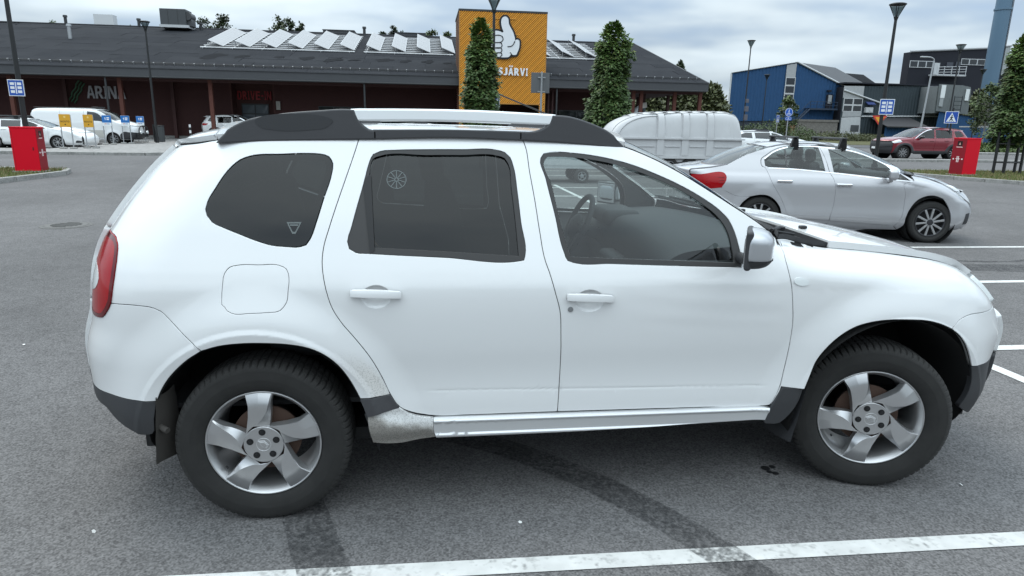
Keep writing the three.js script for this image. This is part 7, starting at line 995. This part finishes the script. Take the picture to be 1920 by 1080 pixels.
const suvSpec = (paint, name, over = {}) => fiveDoor({ name, paint, bottom: 0.34, archR: 0.415, axles: [[0, 0.37], [2.85, 0.37]], wheelZ: 0.85, wheel: { R: 0.37, rim: 0.245, n: 5, pairs: true, dark: true }, glassF: gl.clear, glassR: gl.clear, mirrorMat: M.gloss,
  surface: { prof: [[0.25, 0.82], [0.4, 0.88], [0.6, 0.885], [0.8, 0.90], [1.0, 0.895], [1.1, 0.86], [1.2, 0.815], [1.4, 0.74], [1.55, 0.68], [1.68, 0.58], [1.8, 0.5]], tail: [[0.3, -0.95], [0.6, -1.02], [0.9, -1.04], [1.15, -0.98], [1.4, -0.82], [1.65, -0.62], [1.8, -0.5]], nose: [[0.3, 3.62], [0.5, 3.72], [0.8, 3.74], [0.95, 3.70], [1.05, 3.58], [1.2, 3.45]], arches: [[0, 0.37, 0.41], [2.85, 0.37, 0.41]], flare: 0.035, hood: { x0: 2.5, z: 0.74, line: [[2.0, 1.22], [2.5, 1.17], [2.9, 1.13], [3.2, 1.09], [3.45, 1.03], [3.7, 0.9]] } },
  topLine: [[-0.95, 1.15], [-0.84, 1.3], [-0.68, 1.52], [-0.5, 1.62], [0.1, 1.68], [0.8, 1.70], [1.3, 1.67], [1.7, 1.55], [2.15, 1.30], [2.42, 1.17], [2.6, 1.16], [2.9, 1.128], [3.2, 1.088], [3.36, 1.04], [3.46, 0.96]],
  cuts: [-0.88, 0.28, 1.18, 2.38, 3.46], lean: [0, -0.3, -0.1, 0, 0],
  wins: { quarter: '-0.50,1.30* -0.05,1.20* 0.02,1.53* -0.30,1.55', rear: '0.20,1.18* 1.10,1.155* 1.06,1.60* 0.12,1.585*', front: '1.20,1.15* 2.18,1.14* 1.95,1.34 1.66,1.50 1.35,1.595 1.15,1.605*' },
  sheets: [['headlight', '3.02,0.94* 3.10,1.04 3.36,1.0 3.50,0.95* 3.48,0.90 3.2,0.90', M.lens, 0.006], ['tail_light', '-0.93,0.98* -0.88,1.14* -0.45,1.12* -0.52,1.03', M.red, 0.006], ['arch_trim', '-0.55,0.34* -0.50,0.58 -0.32,0.80 0.0,0.89 0.32,0.80 0.52,0.57 0.58,0.34* 0.41,0.34* 0.37,0.57 0.22,0.73 0,0.785 -0.22,0.73 -0.37,0.57 -0.41,0.34*', M.plastic, 0.01], ['arch_trim', '2.29,0.34* 2.34,0.58 2.53,0.80 2.85,0.89 3.17,0.80 3.36,0.58 3.42,0.34* 3.26,0.34* 3.22,0.57 3.07,0.73 2.85,0.785 2.63,0.73 2.48,0.57 2.44,0.34*', M.plastic, 0.01], ['sill', '0.52,0.48* 2.34,0.48* 2.30,0.30* 0.56,0.30*', M.plastic, 0.012]],
  handles: [[0.52, 1.03, 'rear_door'], [1.36, 1.01, 'front_door']], mirror: [2.02, 1.20], cabin: [-0.3, 2.1, 1.12], seats: [[0.3, 1], [1.15, 2]],
  trims: [['window_chrome', '1.10,1.64* 1.36,1.63 1.68,1.53 2.0,1.345 2.28,1.14* 2.25,1.13* 1.97,1.325 1.66,1.505 1.35,1.60 1.10,1.61*', M.chrome, 0.004, ''], ['roof_rail', '-0.55,1.64* 0.1,1.715 0.8,1.735 1.25,1.70* 1.25,1.68 0.8,1.712 0.1,1.693 -0.5,1.62*', M.poleBlack, 0.02, '']],
  tops: (E, W) => [['rear_bumper', M.plastic, [0.35, 0.5, 0.7].map(y => ({ e: E(W.T(y) + 0.1, y), c: [W.T(y), y] })), 3], ['tailgate', paint, [0.71, 0.9, 1.1, 1.2].map(y => ({ e: E(W.T(y) + 0.1, y), c: [W.T(y), y] })), 3], ['rear_window', gl.dark, [1.21, 1.35, 1.5].map(y => ({ e: E(W.T(y) + 0.1, y), c: [W.T(y), y] })), 3, { thick: 0 }], ['roof', paint, [{ e: E(-0.66, 1.55), c: [-0.95, 1.60] }, { e: E(-0.48, 1.63), c: [-0.6, 1.68] }, { e: E(0.1, 1.682), c: [0.1, 1.735] }, { e: E(0.8, 1.702), c: [0.8, 1.76] }, { e: E(1.3, 1.672), c: [1.35, 1.735] }, { e: E(1.42, 1.64), c: [1.52, 1.70] }], 2.6], ['windscreen', M.glass, [{ e: E(1.42, 1.638), c: [1.53, 1.695] }, { e: E(1.7, 1.552), c: [1.85, 1.58] }, { e: E(2.15, 1.30), c: [2.35, 1.32] }, { e: E(2.38, 1.185), c: [2.58, 1.19] }], 2.6, { thick: 0 }], ['bonnet', paint, [{ e: E(2.40, 1.18), c: [2.6, 1.19] }, { e: E(2.6, 1.162), c: [2.75, 1.20] }, { e: E(2.9, 1.13), c: [3.1, 1.17] }, { e: E(3.2, 1.09), c: [3.5, 1.10] }, { e: E(3.36, 1.042), c: [3.66, 1.03] }, { e: E(3.44, 0.98), c: [3.70, 0.97] }], 2.4], ['grille', M.plastic, [{ e: E(3.45, 0.96), c: [3.71, 0.95] }, { e: E(3.46, 0.82), c: [3.75, 0.80] }, { e: E(3.46, 0.70), c: [3.76, 0.66] }], 3], ['front_bumper', M.plastic, [{ e: E(3.46, 0.69), c: [3.77, 0.65] }, { e: E(3.46, 0.5), c: [3.74, 0.48] }, { e: E(3.40, 0.33), c: [3.62, 0.32] }], 3]] });
{ const r = carFrom(suvSpec(M.redPaint, 'red_suv'), 'dark red off-road car facing left behind the right red box', null, [31.3, 0.0, -33.9], Math.PI + R(2.75)); r.scale.set(1.175, 1.06, 1.12);
  part('number_plate', rbx(0.015, 0.11, 0.5, 0.003, [3.80, 0.60, 0]), std([0.75, 0.76, 0.76], 0.4), r);
  carFrom(suvSpec(M.whitePaint, 'white_suv'), 'white off-road car parked behind the veranda post by the drive-in window', null, [-13.9, 0.14, -48.0 + 0.6], 0).scale.set(1, 0.98, 1);
}
// --- white van
{
  const spec = fiveDoor({ name: 'white_van', category: 'van', paint: M.whitePaint, bottom: 0.30, archR: 0.38, axles: [[0, 0.34], [3.02, 0.34]], wheelZ: 0.83, wheel: { R: 0.345, rim: 0.215, n: 8, pairs: false, mat: M.steel }, glassF: gl.dark,
    surface: { prof: [[0.25, 0.82], [0.4, 0.88], [0.8, 0.90], [1.2, 0.885], [1.35, 0.86], [1.6, 0.82], [1.8, 0.78], [1.92, 0.72], [2.0, 0.62]], tail: [[0.3, -1.38], [0.8, -1.42], [1.4, -1.42], [1.8, -1.34], [2.0, -1.1]], nose: [[0.3, 4.12], [0.5, 4.22], [0.8, 4.22], [1.0, 4.15], [1.15, 4.02], [1.35, 3.6], [1.6, 3.2], [2.0, 2.6]], arches: [[0, 0.34, 0.38], [3.02, 0.34, 0.38]], flare: 0.02, noseLen: 0.6, hood: { x0: 3.3, z: 0.72, line: [[2.9, 1.50], [3.2, 1.36], [3.55, 1.28], [3.85, 1.18], [4.1, 1.0]] } },
    topLine: [[-1.30, 1.78], [-1.1, 1.90], [-0.8, 1.955], [0.2, 1.965], [1.6, 1.965], [2.05, 1.94], [2.35, 1.87], [2.6, 1.74], [2.9, 1.53], [3.15, 1.36], [3.5, 1.285], [3.75, 1.215], [3.88, 1.13], [3.95, 1.0]],
    cuts: [-1.30, 0.30, 1.55, 2.68, 3.95], wins: { front: '1.72,1.345* 2.62,1.31* 2.45,1.58 2.28,1.73 1.74,1.84*' },
    sheets: [['panel_recess', '-1.05,1.32* 0.20,1.32* 0.20,1.84* -0.98,1.83*', M.whitePaint, -0.0], ['panel_recess', '0.40,1.33* 1.48,1.33* 1.48,1.85* 0.40,1.84*', M.whitePaint, 0.004], ['lower_band', '0.42,0.40* 2.60,0.40* 2.62,0.82* 0.40,0.82*', std([0.50, 0.49, 0.45], 0.5), 0.004], ['headlight', '3.55,0.92* 3.62,1.10 3.84,1.08 3.93,0.92* 3.74,0.88', M.lens, 0.006], ['bumper_corner', '3.42,0.32* 3.42,0.60 3.60,0.74 3.95,0.72* 3.95,0.32*', M.plastic, 0.012], ['tail_light', '-1.31,0.9* -1.31,1.3* -1.16,1.3* -1.16,0.9*', M.red, 0.005]].slice(1),
    handles: [[1.70, 1.0, 'front_door', 0.08]], handleMat: M.black, mirror: [2.62, 1.36], mirrorMat: M.plastic, cabin: [1.4, 2.7, 1.25], seats: [[1.75, 2]],
    tops: (E, W) => [['rear_bumper', M.plastic, [0.33, 0.5].map(y => ({ e: E(W.T(y) + 0.1, y), c: [W.T(y), y] })), 3], ['rear_doors', M.whitePaint, [0.52, 0.9, 1.4, 1.7].map(y => ({ e: E(W.T(y) + 0.1, y), c: [W.T(y), y] })), 3], ['roof', M.whitePaint, [{ e: E(-1.25, 1.80), c: [-1.36, 1.80] }, { e: E(-1.08, 1.905), c: [-1.15, 1.95] }, { e: E(-0.8, 1.956), c: [-0.8, 2.0] }, { e: E(0.2, 1.966), c: [0.2, 2.02] }, { e: E(1.6, 1.966), c: [1.6, 2.02] }, { e: E(2.05, 1.942), c: [2.1, 2.0] }, { e: E(2.25, 1.90), c: [2.36, 1.94] }], 2.8], ['windscreen', M.smoke, [{ e: E(2.25, 1.898), c: [2.37, 1.935] }, { e: E(2.6, 1.742), c: [2.8, 1.76] }, { e: E(2.9, 1.532), c: [3.12, 1.54] }, { e: E(3.12, 1.38), c: [3.32, 1.39] }], 2.6, { thick: 0 }], ['bonnet', M.whitePaint, [{ e: E(3.13, 1.378), c: [3.33, 1.385] }, { e: E(3.5, 1.288), c: [3.62, 1.32] }, { e: E(3.75, 1.218), c: [3.95, 1.22] }, { e: E(3.90, 1.10), c: [4.14, 1.08] }], 2.4], ['front_panel', M.whitePaint, [{ e: E(3.91, 1.08), c: [4.15, 1.06] }, { e: E(3.95, 0.9), c: [4.22, 0.85] }, { e: E(3.95, 0.74), c: [4.23, 0.70] }], 3], ['front_bumper', M.plastic, [{ e: E(3.95, 0.73), c: [4.24, 0.69] }, { e: E(3.95, 0.5), c: [4.24, 0.48] }, { e: E(3.88, 0.33), c: [4.12, 0.32] }], 3]] });
  const v = carFrom(spec, 'white panel van with a dark bull bar behind the notices and white estate car', null, [-20.0, 0, -38.85], 0);
  part('bull_bar', [tube([[4.30, 0.45, -0.6], [4.34, 0.95, -0.55], [4.34, 0.98, 0.55], [4.30, 0.45, 0.6]], 0.035, 30, 8), rbx(0.06, 0.20, 1.5, 0.02, [4.28, 0.55, 0])], M.poleBlack, v); for (const z of [0.45, -0.45]) part('spot_lamp', cyl(0.09, 0.08, 0.08, [4.36, 0.72, z], [0, 0, Math.PI / 2], 18), M.lens, v);
  part('roof_rack', [rbx(0.35, 0.07, 0.9, 0.02, [2.02, 2.06, 0]), bar([-1.1, 2.02, 0.6], [1.9, 2.03, 0.6], 0.02, 6), bar([-1.1, 2.02, -0.6], [1.9, 2.03, -0.6], 0.02, 6)], M.poleBlack, v);
}
// --- covered trailer: a grey moulded hood on a box trailer
{
  const x0 = 6.62, top = curve([[6.62, 1.22], [6.70, 1.42], [6.9, 1.66], [7.2, 1.83], [7.6, 1.95], [8.1, 2.0], [9.0, 2.04], [10.0, 2.06], [10.7, 2.055], [10.92, 1.98], [11.05, 1.80], [11.12, 1.5], [11.16, 1.22]]);
  const ribs = [[8.20, 8.44], [9.05, 9.29], [9.90, 10.14]], rib = x => Math.max(...ribs.map(([a, b]) => smooth(a - 0.012, a + 0.012, x) * (1 - smooth(b - 0.012, b + 0.012, x))));
  const f = (x, y) => { const t = top(x), s = clamp((y - (t - 0.42)) / 0.42, 0, 0.995); let w = 0.80 * (1 - 0.10 * smooth(1.2, 2, y)) * Math.pow(1 - s ** 2.6, 1 / 2.6) * 0.30 + 0.80 * (1 - 0.10 * smooth(1.2, 2, y)) * 0.70; w += 0.05 * rib(x); const arc = Math.hypot((x - 8.15) / 1.25, (y - 1.2) / 0.72); if (x < 8.2) w -= 0.04 * smooth(1.02, 0.985, arc); else w -= 0.012 * (1 - rib(x)) * smooth(1.2, 1.26, y); return w; };
  const t = thing('covered_trailer', 'grey box trailer with a rounded ribbed hood left of the silver car', 'trailer', [0, 0, -19.1]);
  const line = []; for (let i = 0; i <= 60; i++) { const x = 6.66 + (11.14 - 6.66) * i / 60; line.push([x, top(x) - 0.012]); } line.push([11.14, 1.21], [6.66, 1.21]);
  for (const side of [1, -1]) part('hood_side', panel({ line, f, side, res: 0.035, gap: 0.002, flange: 0.02 }), M.greyShell, t);
  const st = []; for (const x of [6.66, 6.75, 6.9, 7.1, 7.4, 7.8, 8.3, 9, 9.6, 10.2, 10.6, 10.8, 10.95, 11.05, 11.1, 11.14]) { const y = top(x); st.push({ e: [x, y - 0.012, f(x, y - 0.012)], c: [x < 8 ? x - 0.05 : x + 0.01, y + 0.015] }); } st.p = 3; part('hood_top', across(st, { n: 4, m: 24 }), M.greyShell, t);
  for (const x of [7.35, 7.78, 8.2, 8.62, 9.05, 9.48, 9.9, 10.32, 10.66]) { const y = top(x + 0.12), z = f(x, y - 0.01); const pts = [{ e: [x, top(x) - 0.03, z], c: [x, top(x) + 0.042] }, { e: [x + 0.12, y - 0.025, z], c: [x + 0.12, y + 0.055] }, { e: [x + 0.24, top(x + 0.24) - 0.03, z], c: [x + 0.24, top(x + 0.24) + 0.042] }]; pts.p = 3; part('hood_rib', across(pts, { n: 4, m: 20, thick: 0.03 }), M.greyShell, t); }
  const boxS = part('trailer_box', [bx(4.55, 0.55, 1.56, [8.88, 0.93, 0]), bx(4.7, 0.05, 1.70, [8.88, 1.215, 0]), bx(4.6, 0.10, 1.62, [8.88, 0.62, 0]), bx(4.4, 0.10, 1.4, [8.88, 0.50, 0])], M.greyShell, t);
  for (const [a, b] of [[6.75, 8.12], [8.5, 9.0], [9.34, 9.85], [10.2, 11.1]]) for (const s of [1, -1]) { part('side_rail', bx(b - a, 0.025, 0.03, [(a + b) / 2, 0.96, s * 0.79]), M.greyShell, boxS); part('side_rail', bx(b - a, 0.025, 0.03, [(a + b) / 2, 1.17, s * 0.79]), M.greyShell, boxS); }
  for (const [a, b] of ribs) for (const s of [1, -1]) part('side_post', rbx(b - a, 0.54, 0.05, 0.015, [(a + b) / 2, 0.93, s * 0.795]), M.greyShell, boxS);
  for (const s of [1, -1]) for (const x of [8.7, 9.4]) spokeWheel(t, [x, 0.30, s * 0.78], s, { R: 0.30, rim: 0.18, n: 5, pairs: false, mat: M.steel });
  part('chassis', [bx(4.6, 0.10, 0.12, [8.8, 0.42, 0.5]), bx(4.6, 0.10, 0.12, [8.8, 0.42, -0.5]), bar([6.6, 0.42, 0.4], [5.4, 0.45, 0], 0.04, 8), bar([6.6, 0.42, -0.4], [5.4, 0.45, 0], 0.04, 8)], M.galv, t);
  // a low flat trailer standing before it, seen through the car
  const u = thing('flat_trailer', 'low open trailer with a drawbar seen through the front door window', 'trailer', [4.9, 0, -15.9]); part('bed', [bx(2.3, 0.10, 1.2, [0, 0.45, 0]), bx(2.3, 0.20, 0.03, [0, 0.58, 0.6]), bx(2.3, 0.20, 0.03, [0, 0.58, -0.6])], M.greyShell, u); { const hood = new THREE.SphereGeometry(1, 28, 14, 0, Math.PI * 2, 0, Math.PI / 2); hood.scale(1.05, 0.55, 0.62); part('hood', put(hood, [-0.1, 0.66, 0]), M.greyShell, u); } part('drawbar', [bar([-1.1, 0.45, 0.4], [-2.3, 0.45, 0], 0.035, 8), bar([-1.1, 0.45, -0.4], [-2.3, 0.45, 0], 0.035, 8), bar([-1.9, 0, 0], [-1.9, 0.7, 0], 0.03, 8)], M.galv, u); for (const s of [1, -1]) spokeWheel(u, [0.1, 0.2, s * 0.72], s, { R: 0.20, rim: 0.12, n: 5, pairs: false, mat: M.steel });
}
// --- the bent white arm behind the posts
{ const a = thing('loader_arm', 'curved white loader arm rising behind the veranda posts over the trailer', 'machine', [15.9, 0, -47.6]);
  part('boom', tube([[0.40, 1.2, 0], [0.46, 2.2, 0], [0.72, 2.85, 0], [1.15, 3.1, 0]], 0.17, 30, 12), std([0.62, 0.68, 0.70], 0.45), a); part('arm_head', [rbx(0.48, 0.40, 0.4, 0.06, [1.20, 3.14, 0], [0, 0, 0.15])], std([0.62, 0.60, 0.55], 0.6), a); part('stick', bar([1.22, 3.0, 0], [1.72, 1.5, 0], 0.10, 10), std([0.10, 0.14, 0.16], 0.5), a); part('carrier', [rbx(1.6, 0.9, 1.2, 0.1, [1.0, 0.65, 0])], std([0.5, 0.55, 0.56], 0.5), a); }
renderer.render(scene, camera);
